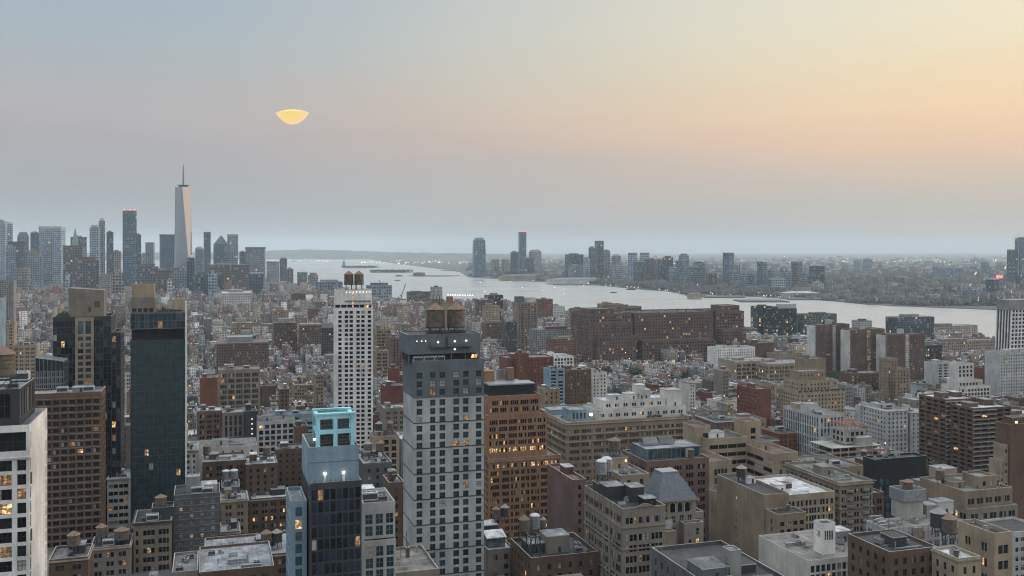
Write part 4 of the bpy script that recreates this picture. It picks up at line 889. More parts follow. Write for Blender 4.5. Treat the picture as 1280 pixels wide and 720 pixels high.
def orange_tower():
    D = 440
    b = H_('office_tower', 'stepped orange brick office tower with rows of glowing windows', 'office tower', 605, 611, 701, 577, D, 'L', d=30, short='the orange brick tower')
    w, d, h, r = b.w, b.d, b.h, b.root
    f = S(fh=3.22, bw=4.6, ww=.82, g=4, gm=.18, wz=(.2,.82), mx=.5, tm=.9, obj=True, glass='glass_black', lit=.025, dim=.05, blind=.25, frame='frame_dark', rec=.3)
    y = 2.0
    vol(r, 0, y, h, b.lx(684,y), d-4, PZ(522,D+2)-h, 'orange', f.but(litrows={4:.6,5:.9,3:.08}), None, None, roof='gravel', par=1.0, zvis=b.zv, name='middle_wall', roofname='middle_roof')
    z2 = PZ(522,D+2); y2 = 4.0
    vol(r, .8, y2, z2, b.lx(675.5,y2)-.8, d-8, PZ(498,D+4)-z2, 'orange', f.but(lit=.02, dim=.03), None, None, roof='gravel', par=1.0, zvis=b.zv, name='upper_wall', roofname='upper_roof')
    vol(r, 0, 0, 0, w, d, h, 'orange', f.but(litrows={0:.42}), f.but(obj=False), None, roof='gravel', par=1.0, zvis=b.zv)
    z3 = PZ(498,D+4)
    x0, x1 = b.lx(612,6), b.lx(668,6)
    bx(r, 'screen', x0, 6, z3+.02, x1, 16, PZ(482.5,D+6), 'black'); bx(r, 'screen_cap', x0-.3, 5.7, PZ(482.5,D+6)+.003, x1+.3, 16.3, PZ(482.5,D+6)+.6, 'steel')
    bx(r, 'lift_house', b.lx(607,14), 16.4, z3, b.lx(620,14), 24, PZ(465,D+14), 'orange'); bx(r, 'chimney_block', b.lx(634,18), 17, z3, b.lx(642,18), 21, PZ(461,D+18), 'cone_rust'); bx(r, 'parapet_block', b.lx(620,18), 17.2, z3, b.lx(650,18), 23, PZ(477,D+18), 'tan')
    mb = MB()
    for i in range(8): mb.cyl(b.lx(622,22)+i*.62, 23, PZ(477,D+22), PZ(463,D+22), .28, 'steel', 8)
    mb.build('pipe', r)
    for k in range(7):                                         # brick piers
        x = .25+k*(w-.5)/6; bx(r, 'pier', x-.3, -.22, 0, x+.3, -.004, h+.6, 'orange')
    ring(r, 0, 0, w, d, h-.6, .5, .25, 'tan'); b.done()
def tan_block():
    D = 505
    b = H_('office_building', 'massive tan twelve storey block with white rooftop pavilions', 'office building', 680, 708, 860, 531, D, 'L', d=55, short='the massive tan block')
    w, d, h, r = b.w, b.d, b.h, b.root
    f = S(fh=3.6, bw=6.4, ww=1.2, g=4, gm=.22, wz=(.22,.74), mx=1.0, tm=2.0, obj=True, glass='glass_mid', lit=.015, dim=.03, blind=.3, frame='frame_dark', rec=.3)
    vol(r, 0, 0, 0, w, d, h, 'tan', f, f.but(obj=False), None, roof='gravel', par=1.1, zvis=b.zv)
    for z in (h-.4, h-5.8, h-9.6): ring(r, 0, 0, w, d, z, .45, .4, 'beige')
    # two storey white penthouse
    y = 8; x0, x1 = b.lx(746,y), b.lx(857,y); p = S(fh=3.4, bw=4.6, ww=1.1, g=2, gm=.3, wz=(.2,.75), glass='glass_mid', obj=False)
    vol(r, x0, y, h, x1-x0, 20, 4.6, 'offwhite', p, None, None, roof='silver', par=.7, name='penthouse_wall', roofname='penthouse_roof'); vol(r, x0+6, y+6, h+4.6, (x1-x0)*.8, 14, 4.2, 'offwhite', p, None, None, roof='white', par=.5, name='upper_penthouse_wall', roofname='upper_penthouse_roof')
    for px, ww, hh in ((762,7,3),(782,8,3.4),(800,6,5),(795,5,8)): bulkhead(r, b.lx(px,18), 17, h+8.6, ww, 6, hh, 'offwhite', 'white', name='white_bulkhead')
    bulkhead(r, b.lx(833,14), 13, h+4.6, 9, 9, 9, 'offwhite', 'silver')
    x2, x3 = b.lx(713,9), b.lx(735,9)
    vol(r, x2, 9, h, x3-x2, 12, 5.5, 'bluegrey', S(fh=5, bw=1.8, ww=1.2, wz=(.15,.8), tm=.2, glass='glass_mid'), None, None, roof='silver', par=.5, name='glass_pavilion', roofname='pavilion_roof'); bulkhead(r, 2, 30, h, 14, 10, 3, 'bluegrey', 'silver'); clutter(r, 1, 2, h, w*.35, 40, 14, rnd); b.done()
    lamp(r, b.lx(739,6), 6, h+3.6, 1.3)
    for k in range(3): shrub(b.W(b.lx(812+k*6, 4), 4, h), 1.6, 'leafy terrace shrub in front of the white penthouse', 'shrubs on the massive tan block')
def dark_brown():
    b = H_('loft_building', 'dark brown loft with white blinds and green glass penthouse before the massive tan block', 'loft building', 800, 808, 886, 579, 428, 'L', d=26, short='the dark brown loft')
    w, d, h, r = b.w, b.d, b.h, b.root
    f = S(fh=3.7, bw=5.0, ww=1.0, g=3, gm=.3, wz=(.2,.78), tm=1.3, obj=True, blind=.35, glass='glass_black', lit=.02)
    vol(r, 0, 0, 0, w, d, h, 'purple', f, f.but(obj=False), None, roof='tar', par=.8, zvis=b.zv)
    vol(r, 2, 4, h, w-4, 16, 5, 'slate', S(fh=4.6, bw=2.2, ww=2.0, wz=(.05,.95), tm=.1, glass='glass_teal'), None, None, roof='silver', par=.3, name='penthouse_wall', roofname='penthouse_roof'); unit(r,'skylight',8,14,h+5.2,0,2.4); unit(r,'skylight',16,14,h+5.2,0,2.4); unit(r,'chimney',w*.72,.8,h,0,1.6); b.done()
    b = H_('loft_building', 'beige low loft with round tank and roof lights before the dark brown loft', 'loft building', 768, 776, 812, 597, 400, 'L', d=28, short='the beige tank loft')
    w, d, h, r = b.w, b.d, b.h, b.root
    vol(r, 0, 0, 0, w, d, h, 'sand', S(fh=3.6, bw=4, ww=1.4), S(fh=3.6, bw=4, ww=1.4), None, roof='gravel', par=.9); bulkhead(r, 1, 15, h, 9, 9, 5, 'beige', 'tar'); lamp(r, 2, 14.8, h+3, .5, 'lamp_warm'); lamp(r, 9, 14.8, h+3.4, .5, 'lamp_warm'); clutter(r, 1, 2, h, w-2, 12, 6, rnd); b.done()
    tank(b.W(5.5, 19, h+5.2), 'stout brown tank with shallow cone on the beige tank loft', 'rust', 2.6, .8)
    b = H_('apartment_building', 'narrow maroon brick building in the gap beside the tan loft', 'apartment building', 702, 716, 733, 603, 382, 'L', d=30, short='the narrow maroon building')
    w, d, h, r = b.w, b.d, b.h, b.root
    vol(r, 0, 0, 0, w, d, h, 'purple', S(fh=3.4, bw=3, ww=1.1, obj=True), None, None, roof='brown', par=1.0, zvis=0); bulkhead(r, 2, 14, h, 4, 6, 3, 'redbrick', 'white'); b.done()
    b = H_('loft_building', 'low netted roof building with squat brick bulkhead below the orange tower', 'loft building', 640, 664, 748, 703, 330, 'L', d=24, short='the netted roof building')
    w, d, h, r = b.w, b.d, b.h, b.root
    vol(r, 0, 0, 0, w, d, h, 'brown', S(fh=3.5, bw=3.4, ww=1.3, obj=True), S(fh=3.5, bw=3.4, ww=1.3), None, roof='tar', par=1.5, zvis=0); bulkhead(r, w*.33, 7, h, 8.5, 8, 6.2, 'stone', 'silver', name='brick_bulkhead'); bulkhead(r, 2, 9, h, 6, 8, 3.6, 'charcoal', 'silver'); clutter(r, w*.72, 3, h, w*.26, 16, 6, rnd)
    mb = MB()
    for x in (1.2, 4.6):
        for y in (4, 9): mb.bar((x,y,h),(x,y,h+7.5),.35,'metal_dark')
    for a, c in (((1.2,4),(4.6,4)),((1.2,9),(4.6,9)),((1.2,4),(1.2,9)),((4.6,4),(4.6,9))): mb.bar((*a,h+7.4),(*c,h+7.4),.4,'metal_dark'); mb.bar((*a,h),(*c,h+7.4),.18,'metal_dark')
    mb.build('steel_frame', r); b.done()
    tank(b.W(b.lx(655,17), 17, h+3.0), 'rust topped tank on the netted roof building, first in its row of three', 'rust', 1.9, 1.2); tank(b.W(b.lx(668.5,18), 18, h+3.0), 'white topped tank on the netted roof building, middle of its row of three', 'steel', 1.8, 1.35); tank(b.W(b.lx(679,19), 19, h+3.6), 'slim grey tank on the netted roof building, last in its row of three', 'grey', 1.1, 1.5)
    b = H_('loft_building', 'low grey building with white sloped canopy beside the two tone grey tower', 'loft building', 606, 610, 642, 690, 352, 'L', d=24, short='the white canopy building')
    w, d, h, r = b.w, b.d, b.h, b.root
    vol(r, 0, 0, 0, w, d, h, 'stone', S(fh=3.6, bw=3.6, ww=1.6, obj=True, lit=.25), None, None, roof='white', par=.8, zvis=0); bx(r, 'glass_pavilion', 1, 4, h, w-2, 9, h+3.4, 'glass_mid'); mb = MB(); mb.v = [(.6,3.4,h+3.6),(w-1.6,3.4,h+3.6),(w-1.6,9.6,h+4.9),(.6,9.6,h+4.9),(.6,3.4,h+3.9),(w-1.6,3.4,h+3.9),(w-1.6,9.6,h+5.2),(.6,9.6,h+5.2)]; mb.f = [(0,1,5,4),(1,2,6,5),(2,3,7,6),(3,0,4,7),(4,5,6,7),(3,2,1,0)]; mb.m = [mb.mi('roof_white')]*6; mb.build('canopy', r); bulkhead(r, 1, 13, h, w-3, 7, 6, 'charcoal', 'white'); b.done()
    tank(b.W(b.lx(620,16), 16, h+6), 'pinkish tank on the white canopy building, the paler of two', 'rust', 1.55, 1.05); tank(b.W(b.lx(631,16), 16, h+6), 'dark tank on the white canopy building, the darker of two', 'dark', 1.6, 1.1)
def beige_h():
    D = 470
    b = H_('office_building', 'beige H-shaped office block with ribbon windows and two lift towers', 'office building', 883, 887, 998, 580, D, 'L', d=60, short='the beige H-shaped block')
    w, d, h, r = b.w, b.d, b.h, b.root; hr = h+1.5
    xa = b.lx(915); xb = b.lx(966); xc = b.lx(998)
    tall = S(fh=4.2, bw=5, ww=1.5, g=4, gm=.35, mx=.5, wz=(.1,.86), tm=2.2, obj=True, glass='glass_mid', blind=.2); rib = S(fh=4.2, cols=lambda W: [(.9+i*(W-1.4)/4, .9+(i+1)*(W-1.4)/4-.3) for i in range(4)], wz=(.3,.8), tm=1.6, glass='glass_black', obj=True, sash=False, lit=.0, dim=0, blind=.1, rec=.15)
    vol(r, 0, 0, 0, xa, 30, h, 'beige', tall.but(bw=xa-1), None, rib, roof='brown', par=1.3, zvis=b.zv, name='wing_wall', roofname='wing_roof')
    vol(r, xb, 0, 0, xc-xb, 34, hr, 'beige', tall.but(bw=xc-xb-1), rib, None, roof='brown', par=1.3, zvis=b.zv, name='wing_wall', roofname='wing_roof')
    vol(r, xa+.02, 24, 0, xb-xa-.04, 20, h+6, 'beige', rib, None, None, roof='tar', par=1.0, zvis=b.zv, name='link_wall', roofname='link_roof')
    tw = S(fh=4.4, bw=7, ww=2.2, wz=(.15,.85), tm=2, mx=.3, skip=lambda k: k > 1)
    x0 = b.lx(877, 26); vol(r, x0-1, 31, 0, 9, 14, PZ(537,D+30), 'beige', tw.but(cols=[(4.5,7.5)]), None, None, roof='brown', par=1, name='lift_tower', roofname='lift_roof'); x1 = b.lx(943, 26); vol(r, x1, 34.5, 0, 9, 12, PZ(534,D+34), 'beige', tw.but(cols=[(3,6)]), None, None, roof='brown', par=1, name='lift_tower', roofname='lift_roof')
    bulkhead(r, xb+1.5, 14, hr, 6, 8, 4.5, 'beige', 'tar'); vol(r, -1.5, -6, 0, xa+3, 5.9, h-12.6, 'beige', tall.but(bw=xa, tm=1.2), None, None, roof='gravel', zvis=b.zv, name='front_wall', roofname='terrace'); vol(r, xb-1, -5, 0, xc-xb+3, 4.9, h-12.9, 'beige', tall.but(bw=xc-xb, tm=1.2), None, None, roof='gravel', zvis=b.zv, name='front_wall', roofname='terrace'); bulkhead(r, xa+4, 30, h+6, 9, 7, 3, 'white', 'silver'); b.done()
    tank(b.W(xb+4, -9, h-17), 'barrel tank before the beige H-shaped block, the darker of two', 'dark', 2.4, 1.0); tank(b.W(xb+9.5, -9, h-17), 'barrel tank before the beige H-shaped block, the pinker of two', 'rust', 2.1, 1.0); tank(b.W(-2, -16, h-16), 'brown tank below the left wing of the beige H-shaped block', 'wood', 2.4, .9); tank(b.W(8.5, -22, h-19), 'round silver tank below the left wing of the beige H-shaped block', 'steel', 2.3, .75)
def white_slab():
    D = 600
    b = H_('apartment_tower', 'slender white tower with a regular grid of dark windows and two roof tanks', 'apartment tower', 417, 466, 470, 385, D, 'R', d=18, yb=572, rot=8, short='the slender white tower')
    w, d, h, r = b.w, b.d, b.h, b.root
    cols = [(b.lx(c-2.1), b.lx(c+2.1)) for c in (424.9,433,439,447.6,453.6,461.7)]
    f = S(fh=2.8, cols=cols, wz=(.18,.82), tm=1.2, obj=True, glass='glass_black', lit=.006, dim=.02, blind=.12, frame='frame_dark', rec=.35)
    vol(r, 0, 0, 0, w, d, h, 'white', f, None, f.but(cols=None, bw=6, ww=1.5, obj=False), roof='grey', par=.3, zvis=b.zv)
    zc = h+2.2; zt = PZ(363, D)
    bx(r, 'plant_recess', 1.2, 1.5, h+.02, w-1.2, d-1.5, zc-.004, 'charcoal')
    for k in range(7): bx(r, 'column', .3+k*(w-1)/6, .3, h+.02, .7+k*(w-1)/6, .7, zc-.004, 'white')
    vol(r, .2, .2, zc, w-.8, d-1, zt-zc, 'white', roof='grey', par=.5, name='crown_wall', roofname='crown_roof')
    bx(r, 'gantry', w*.28, -.5, zc+2.2, w*.95, .18, zc+2.5, 'charcoal')
    for k in range(8): lamp(r, w*(.33+.085*k), -.1, zt-1.0, .3, 'lamp')
    bx(r, 'lit_shaft', w*.48, .1, h+.5, w*.50, .19, zt-1.5, 'lit_warm'); bx(r, 'lit_doorway', w*.78, 1.35, h+.3, w*.9, 1.49, h+1.9, 'lit_warm'); b.done()
    zt += .5
    tank(b.W(b.lx(436, 6), 6, zt-1.0), 'dark wooden tank on the slender white tower, beside its twin nearer the harbour islands', 'wood', 2.9, 1.15, 'tanks on the slender white tower'); tank(b.W(b.lx(448.6, 6), 6, zt-1.0), 'dark wooden tank on the slender white tower, the twin nearer the two tone grey tower', 'wood', 2.9, 1.15, 'tanks on the slender white tower')
# ================================================================== MIDDLE GROUND (hero blocks, window geometry up to ~900 m, UV windows past that)
ST = {
 'punch': S(fh=3.2, bw=3.0, ww=1.2, wz=(.28,.8), tm=1.0), 'pair': S(fh=3.3, bw=4.2, ww=1.15, g=2, gm=.35, wz=(.25,.8), tm=1.0), 'tri': S(fh=3.6, bw=5.2, ww=1.15, g=3, gm=.25, wz=(.22,.8), tm=1.2),
 'grid': S(fh=3.6, bw=3.4, ww=2.5, wz=(.16,.86), tm=.8, rec=.4), 'big': S(fh=4.6, bw=6.0, ww=1.5, g=3, gm=.2, wz=(.15,.82), tm=1.6), 'ribbon': S(fh=3.4, bw=9, ww=8.4, wz=(.35,.85), tm=.7, mx=.3), 'curtain': S(fh=3.4, bw=1.9, ww=1.7, wz=(.06,.94), mx=.2, tm=.5, glass='glass_teal', rec=.1),
 'balc': S(fh=2.95, bw=5.5, ww=4.6, wz=(.34,.9), tm=.5, mx=.3, rec=.9, glass='glass_black'), 'strip': S(fh=7.0, bw=2.6, ww=1.5, wz=(.06,.95), tm=.6, rec=.35, split=2, glass='glass_navy'), 'none': None }
def up(b, mat, st, Ls=None, roof='grey', par=.9, **k):
    s = ST[st]; l = ST[Ls] if Ls else None
    vol(b.root, 0, 0, 0, b.w, b.d, b.h, mat, s, l, l, roof=roof, par=par, zvis=b.zv, **k)
def Q(name, label, cat, xl, xc, xr, yt, D, st, mat, Ls=None, roof='grey', side='L', d=None, yb=None, n=4, bh=1, short=None, rot=GR, group=None, cor=None, tanks=(), bmat=None):
    b = H_(name, label, cat, xl, xc, xr, yt, D, side, d=d, yb=yb or min(720, yt+60), rot=rot, short=short, group=group)
    up(b, mat, st, Ls, roof, cornice=(cor, -.3, .6, .45) if cor else None)
    for i in range(bh): bulkhead(b.root, b.w*(.15+.5*i), b.d*rnd.uniform(.3,.5), b.h, max(3, b.w*.22), max(3, min(8, b.d*.3)), rnd.uniform(2.6,4.5), bmat or mat, rnd.choice(('silver','grey','white')), name='bulkhead')
    clutter(b.root, .6, .6, b.h, b.w-1.2, b.d-1.2, n, rnd)
    for i, (fx, kind, lb) in enumerate(tanks): tank(b.W(b.w*fx, b.d*.6, b.h+.2), lb, kind, 1.9, 1.05)
    b.done(); return b
A, Bk, O_, Lb = 'apartment building', 'brick building', 'office building', 'loft building'
def mid_left():
    Q('loft_building','tan loft with broad square windows amid the low roofs left of the slender white tower',Lb,272,273,325,464,800,'big','sand',d=24,yb=488,short='the square windowed tan loft',n=5)
    Q('loft_building','dark red brick side wall stepping down left of the square windowed tan loft',Lb,238,250,272,474,760,'none','redbrick',d=22,yb=500,short='the red side wall')
    Q('apartment_building','taupe apartment house with white balconies between tower and glassy brick house',A,245,246,277,516,600,'pair','purple',d=18,yb=562,short='the taupe apartment house',roof='white')
    Q('apartment_building','brick house with tall glassy bays beside the taupe apartment house',A,277,278,305,518,600,'strip','stone',d=18,yb=562,short='the glassy bay house',roof='silver')
    Q('apartment_building','dark narrow building with a column of small lamps beside the glassy bay house',A,305,306,321,516,598,'none','charcoal',d=18,yb=558,roof='tar',short='the dark lamp column building',n=2)
    b = HERO[-1]['o']
    for k in range(6): lamp(b.root, b.lx(315), -.3, b.h-4-k*3.1, .55, 'lit_white')
    Q('apartment_building','glass apartment house with white frame grid and long setback top',A,320,321,369,529,598,'grid','lightgrey',d=16,yb=556,short='the white gridded glass house',roof='green')
    Q('apartment_building','long banded glass upper floors behind the white gridded glass house',A,335,336,394,521,625,'ribbon','bluegrey',d=16,yb=532,short='the banded glass floors')
    Q('apartment_building','windowless brown brick block left of the turquoise framed tower',A,368,369,385,535,545,'none','brown',d=12,yb=561,roof='tar',short='the windowless brown block',n=1)
    Q('apartment_building','long brown brick house with white window units left of the turquoise framed tower',A,344,345,388,564,505,'punch','brown',d=14,yb=606,roof='grey',short='the long brown brick house')
    Q('loft_building','low house with wide white roof and round tank before the long brown brick house',Lb,306,307,347,583,480,'punch','brown',d=20,yb=600,roof='white',short='the wide white roof',tanks=((.7,'wood','round tank on the wide white roof house'),))
    Q('loft_building','dark brick loft with glowing top windows right of the charcoal hotel',Lb,252,253,308,580,478,'pair','brown',d=20,yb=606,roof='silver',short='the glowing top loft',tanks=((.1,'wood','tall wooden tank at the end of the glowing top loft'),))
    HERO[-1]['o']
    Q('loft_building','tan cornice house with white side roof behind the dark narrow house',Lb,275,276,310,628,440,'pair','tan',d=16,yb=660,roof='silver',cor='beige',short='the tan cornice house')
    Q('loft_building','dim brick house with silver twin tanks right of the charcoal hotel',Lb,276,277,300,612,455,'punch','darkgrey',d=16,yb=640,roof='silver',short='the twin tank house',tanks=((.25,'steel','pointed pale tank on the twin tank house, nearer the charcoal hotel'),(.7,'steel','pointed pale tank on the twin tank house, farther from the charcoal hotel')))
    Q('office_building','pale bluish curtain wall office block at the left edge behind the white framed tower',O_,-30,0,18,375,900,'curtain','bluegrey',side='R',d=28,yb=450,short='the bluish office block',roof='white')
    Q('apartment_building','cream narrow apartment house behind the bluish office block',A,-5,18,29,404,1000,'pair','beige',side='R',d=14,yb=440,short='the cream narrow house')
    Q('apartment_building','grey brown tower with flat top behind the bluish office block',A,-30,17,20,351,1500,'punch','grey',side='R',d=22,yb=378,short='the flat topped grey tower',roof='silver')
    Q('loft_building','cream loft row with arched windows behind the slant roofed glass tower',Lb,14,15,46,433,800,'pair','beige',d=16,yb=470,short='the cream loft row')
    Q('apartment_building','dark red windowless wall with lower grey house below the brown hill of towers',A,478,481,507,484,720,'none','darkred',d=18,yb=507,short='the dark red wall',roof='silver')
    Q('apartment_building','dark red stair block rising from the dark red wall',A,487,489,499,462,735,'none','darkred',d=14,yb=484,short='the dark red stair block',roof='silver',n=0)
    Q('loft_building','grey stone loft with white roof edge below the dark red wall',Lb,479,480,508,512,640,'pair','stone',d=16,yb=540,roof='white',short='the white edged loft')
    Q('loft_building','cream framed pavilion building between the slender white tower and the grey hotel tower',Lb,465,467,499,548,520,'grid','beige',d=14,yb=572,roof='tar',short='the cream pavilion building',tanks=((.3,'dark','dark tank at the corner of the cream pavilion building'),(.75,'wood','brown tank beside the cream pavilion building')))
    Q('loft_building','low roof cluttered with small sheds left of the two tone grey tower',Lb,452,454,490,582,420,'punch','darkgrey',d=26,yb=612,roof='silver',n=10,short='the shed cluttered roof',tanks=((.35,'grey','grey coned tank on the shed cluttered roof'),(.8,'rust','brown coned tank on the shed cluttered roof')))
    Q('house','dim brick house with pale hipped roof beside the two tone grey tower',"house",484,486,505,606,385,'punch','brown',d=14,yb=650,roof='silver',short='the pale hipped house')
    Q('apartment_building','tan stepped apartment block tall behind the slender white tower',A,468,470,489,412,1080,'tri','tan',d=26,yb=470,short='the tan stepped block',roof='brown')
    Q('apartment_building','reddish brown apartment block beside the tan stepped block',A,487,490,511,423,1020,'punch','purple',d=26,yb=470,short='the reddish stepped block',roof='brown')
    Q('apartment_building','low tan shoulder building in front of the tan stepped block',A,468,469,486,440,980,'tri','tan',d=20,yb=475,short='the tan shoulder building')
    Q('apartment_building','tall plain tan block right behind the wooden tanks of the two tone grey tower',A,532,535,578,379,1350,'none','sand',d=20,yb=420,short='the plain tan block behind the tanks',n=2)
    b = HERO[-1]['o']
    bx(b.root,'brick_shaft',b.lx(559),-.5,b.h,b.lx(566),6,b.h+9,'orange'); bx(b.root,'lift_shaft',b.lx(540),2,b.h,b.lx(554),10,b.h+6,'tan')
    for px in (541,545,549): bx(b.root,'pipe',b.lx(px),-.6,b.h-6,b.lx(px)+.8,-.01,b.h+11,'charcoal')
def mid_right():
    Q('apartment_building','red brick apartment block with lit windows right of the orange brick tower',Bk,630,634,692,449,900,'punch','redbrick',d=26,yb=478,short='the red brick lit block',roof='grey',n=5)
    HERO[-1]['o']
    Q('apartment_building','red brick stair tower on the end of the red brick lit block',Bk,645,648,661,443,893,'punch','redbrick',d=12,yb=476,short='the red brick stair tower')
    Q('loft_building','white loft with square windows behind the red brick lit block',Lb,662,688,717,447,1030,'grid','white','grid',d=30,yb=462,short='the white square loft',roof='silver')
    Q('apartment_building','pale blue glass house with stepped balconies behind the massive tan block',A,684,687,706,463,830,'balc','bluegrey',d=16,yb=492,short='the pale blue balcony house')
    Q('apartment_building','plain dark brown brick block behind the massive tan block',A,705,707,739,464,850,'punch','brown',d=22,yb=497,short='the plain dark brown block')
    Q('house','small white house with a row of windows beside the plain dark brown block',"house",739,740,759,467,880,'punch','offwhite',d=14,yb=482,short='the small white row house')
    Q('house','small tan house with pale roof below the red brick lit block',"house",676,679,700,488,690,'punch','tan',d=14,yb=510,roof='white',short='the small tan house')
    # the great brown block
    b = H_('warehouse','huge brown brick warehouse block with setback storeys and two dark vertical slots','warehouse',718,737,930,394,1290,'L',d=70,yb=455,short='the huge brown block'); w,d,h,r=b.w,b.d,b.h,b.root
    f = S(fh=4.2,bw=4.2,ww=2.2,wz=(.2,.72),tm=1.4,lit=.02,dim=.04,blind=.15,glass='glass_dark',rec=.25)
    s1,s2=b.lx(789),b.lx(793.5); s3,s4=b.lx(891),b.lx(895)
    for xa,xb_ in ((0,s1),(s2,s3),(s4,w)): vol(r,xa,0,0,xb_-xa,d,h,'purple',f,f,None,roof='tar',par=1.4)
    for xa,xb_ in ((s1,s2),(s3,s4)): vol(r,xa+.01,3,0,xb_-xa-.02,20,h+1,'charcoal',None,None,None,roof='tar',name='slot_wall',roofname='slot_roof')
    for (pa,pb,yy,dd) in ((735,785,404,14),(797,886,428,16),(740,786,421,24),(898,926,417,14)): vol(r,b.lx(pa),-dd,0,b.lx(pb)-b.lx(pa),dd-.02,PZ(yy,b.D-dd*.5),'purple',f,f,None,roof='grey',par=1.2,name='setback_wall',roofname='setback_roof')
    vol(r,b.lx(738),8,h,b.lx(770)-b.lx(738),30,7,'purple',f,None,None,roof='grey',name='attic_wall',roofname='attic_roof'); vol(r,b.lx(905),8,h,b.lx(928)-b.lx(905),30,8,'purple',f,None,None,roof='grey',name='attic_wall',roofname='attic_roof')
    clutter(r,2,6,h,w-4,50,26,rnd,('cooling_unit','duct','chimney','air_conditioner')); b.done()
    Q('loft_building','tan flat topped loft rising behind the huge brown block',Lb,752,754,780,381,1480,'pair','beige',d=24,yb=394,short='the tan loft behind the brown block',cor='beige')
    Q('office_building','stone block with chamfered crown behind the huge brown block',O_,778,780,802,384,1470,'tri','stone',d=22,yb=396,short='the chamfer crowned block')
    Q('loft_building','weathered loft with curved roof at the end of the huge brown block',Lb,716,718,746,387,1460,'pair','stone',d=22,yb=394,short='the curved roof loft',roof='brown')
    Q('apartment_building','slim tan tower with buttressed top in the middle distance',A,643,646,672,379,1480,'tri','sand',d=20,yb=444,short='the slim tan tower',n=0)
    b=HERO[-1]['o']; vol(b.root,1,2,b.h,b.w*.35,14,9,'slate',None,roof='silver',name='crown_wall',roofname='crown_roof'); vol(b.root,b.w*.5,2,b.h,b.w*.45,14,7,'offwhite',None,roof='silver',name='crown_wall',roofname='crown_roof')
    for k in range(4): bx(b.root,'pier',b.w*(.02+.3*k),-1.2,0,b.w*(.02+.3*k)+2.4,-.01,b.h+1.2,'sand')
    for (nm,lb,ct,xl,xr,yt,D,st,mt,sh) in (
      ('apartment_building','purple brick block with twin crowns near the river',A,597,617,375,1950,'ww','ww_purple','the twin crowned brick block'),
      ('office_building','dark green glass block near the river beside the twin crowned brick block',O_,609,629,369,2150,'ww','ww_glassdark','the dark green river block'),
      ('apartment_building','tan brick mid block with orange top panel below the river',A,607,625,382,1800,'ww','ww_tan','the orange panel block'),
      ('apartment_building','red brick crowned block right of the slim tan tower',A,675,691,374,1900,'ww','ww_brick','the red crowned block'),
      ('apartment_building','long low red brick warehouse before the harbour',Bk,474,520,379,2500,'ww','ww_brick','the long red warehouse'),
      ('apartment_building','wide dark red brick block left of the plain tan block',Bk,516,536,372,2450,'ww','ww_brick','the dark red harbour block'),
      ('apartment_building','small white tower block rising over the dark red harbour block',A,541,553,359,2300,'ww','ww_pale','the small white harbour tower'),
      ('office_building','green tinted low office block over the red warehouses',O_,511,541,365,2450,'ww','ww_glassgreen','the green tinted block'),
      ('apartment_building','pale stepped house beyond the red crowned block',A,690,706,383,1950,'ww','ww_white','the pale stepped house'),
      ('apartment_building','long tan brick block right of the two tone grey tower tanks',A,608,639,404,1500,'ww','ww_brown','the long tan brick block'),
      ('apartment_building','dark brick block left of the slim tan tower',A,632,646,402,1420,'ww','ww_dark','the dark narrow block'),
      ('apartment_building','brown brick block below the slim tan tower',A,667,720,412,1400,'ww','ww_grey','the grey window block'),
      ('apartment_building','dark red lit block before the huge brown block',A,690,722,424,1200,'ww','ww_brick','the dark red lit block')):
        W_(nm,lb,ct,xl,xr,yt,D,mt,short=sh)
    # far right
    Q('office_building','white punched concrete block with black irregular windows before the huge brown block',O_,893,896,944,436,1200,'punch','white',d=24,yb=463,short='the white punched block',roof='slate' if 0 else 'grey')
    Q('loft_building','dark brick wing right of the white punched block',Lb,943,945,968,430,1235,'none','brown',d=24,yb=455,short='the dark brick wing')
    Q('warehouse','long beige warehouse with bright roof edge',"warehouse",916,920,970,453,1120,'big','beige',d=40,yb=480,short='the long beige warehouse',roof='silver')
    Q('warehouse','beige warehouse wing with big framed windows',"warehouse",958,961,1018,456,1100,'big','beige','big',d=44,yb=482,short='the beige framed wing',roof='silver')
    Q('office_building','beige stepped crown tower rising over the long beige warehouse',O_,966,969,1002,443,1150,'none','tan',d=18,yb=455,short='the beige crown tower',n=3,bh=2)
    Q('apartment_building','stepped cream apartment house with planted green terraces',A,985,1000,1056,492,760,'punch','beige','punch',d=34,yb=522,short='the green terraced cream house',roof='green',n=3)
    b=HERO[-1]['o']; vol(b.root,2,4,b.h,b.w-6,22,8.5,'beige',ST['punch'],ST['punch'],None,roof='green',name='upper_wall',roofname='upper_roof'); vol(b.root,4,8,b.h+8.5,b.w*.6,14,7,'tan',ST['punch'],None,None,roof='gravel',name='attic_wall',roofname='attic_roof')
    for k in range(9): shrub(b.W(1.2+k*(b.w-2)/8,1.2,b.h+.2),1.7,'terrace shrub on the green terraced cream house','shrubs on the green terraced cream house')
    Q('office_building','zigzag crowned tan hall behind the green terraced cream house',O_,1004,1006,1032,450,920,'none','tan',d=16,yb=474,short='the zigzag tan hall',n=1)
    Q('apartment_building','red brick apartment block with flat roof above the beige H-shaped block',Bk,915,946,964,488,760,'none','redbrick','punch',d=30,yb=528,short='the flat red apartment block',roof='brown')
    b=H_('apartment_building','dark glass block with tall white vertical fins',A,979,1024,1056,521,640,'L',yb=585,short='the white finned glass block'); w,d,h,r=b.w,b.d,b.h,b.root
    vol(r,0,0,0,w,d,h,'lightgrey',ST['strip'],ST['strip'],None,roof='gravel',par=1,zvis=b.zv); bulkhead(r,1,d*.35,h,9,8,6,'lightgrey','silver'); bulkhead(r,3,d*.7,h,8,8,4,'beige','silver'); clutter(r,1,1,h,w-2,d*.3,6,rnd); vol(r,0,-6,0,w+4,5.9,h-14,'lightgrey',ST['grid'],None,None,roof='silver',name='podium_wall',roofname='podium_roof'); b.done()
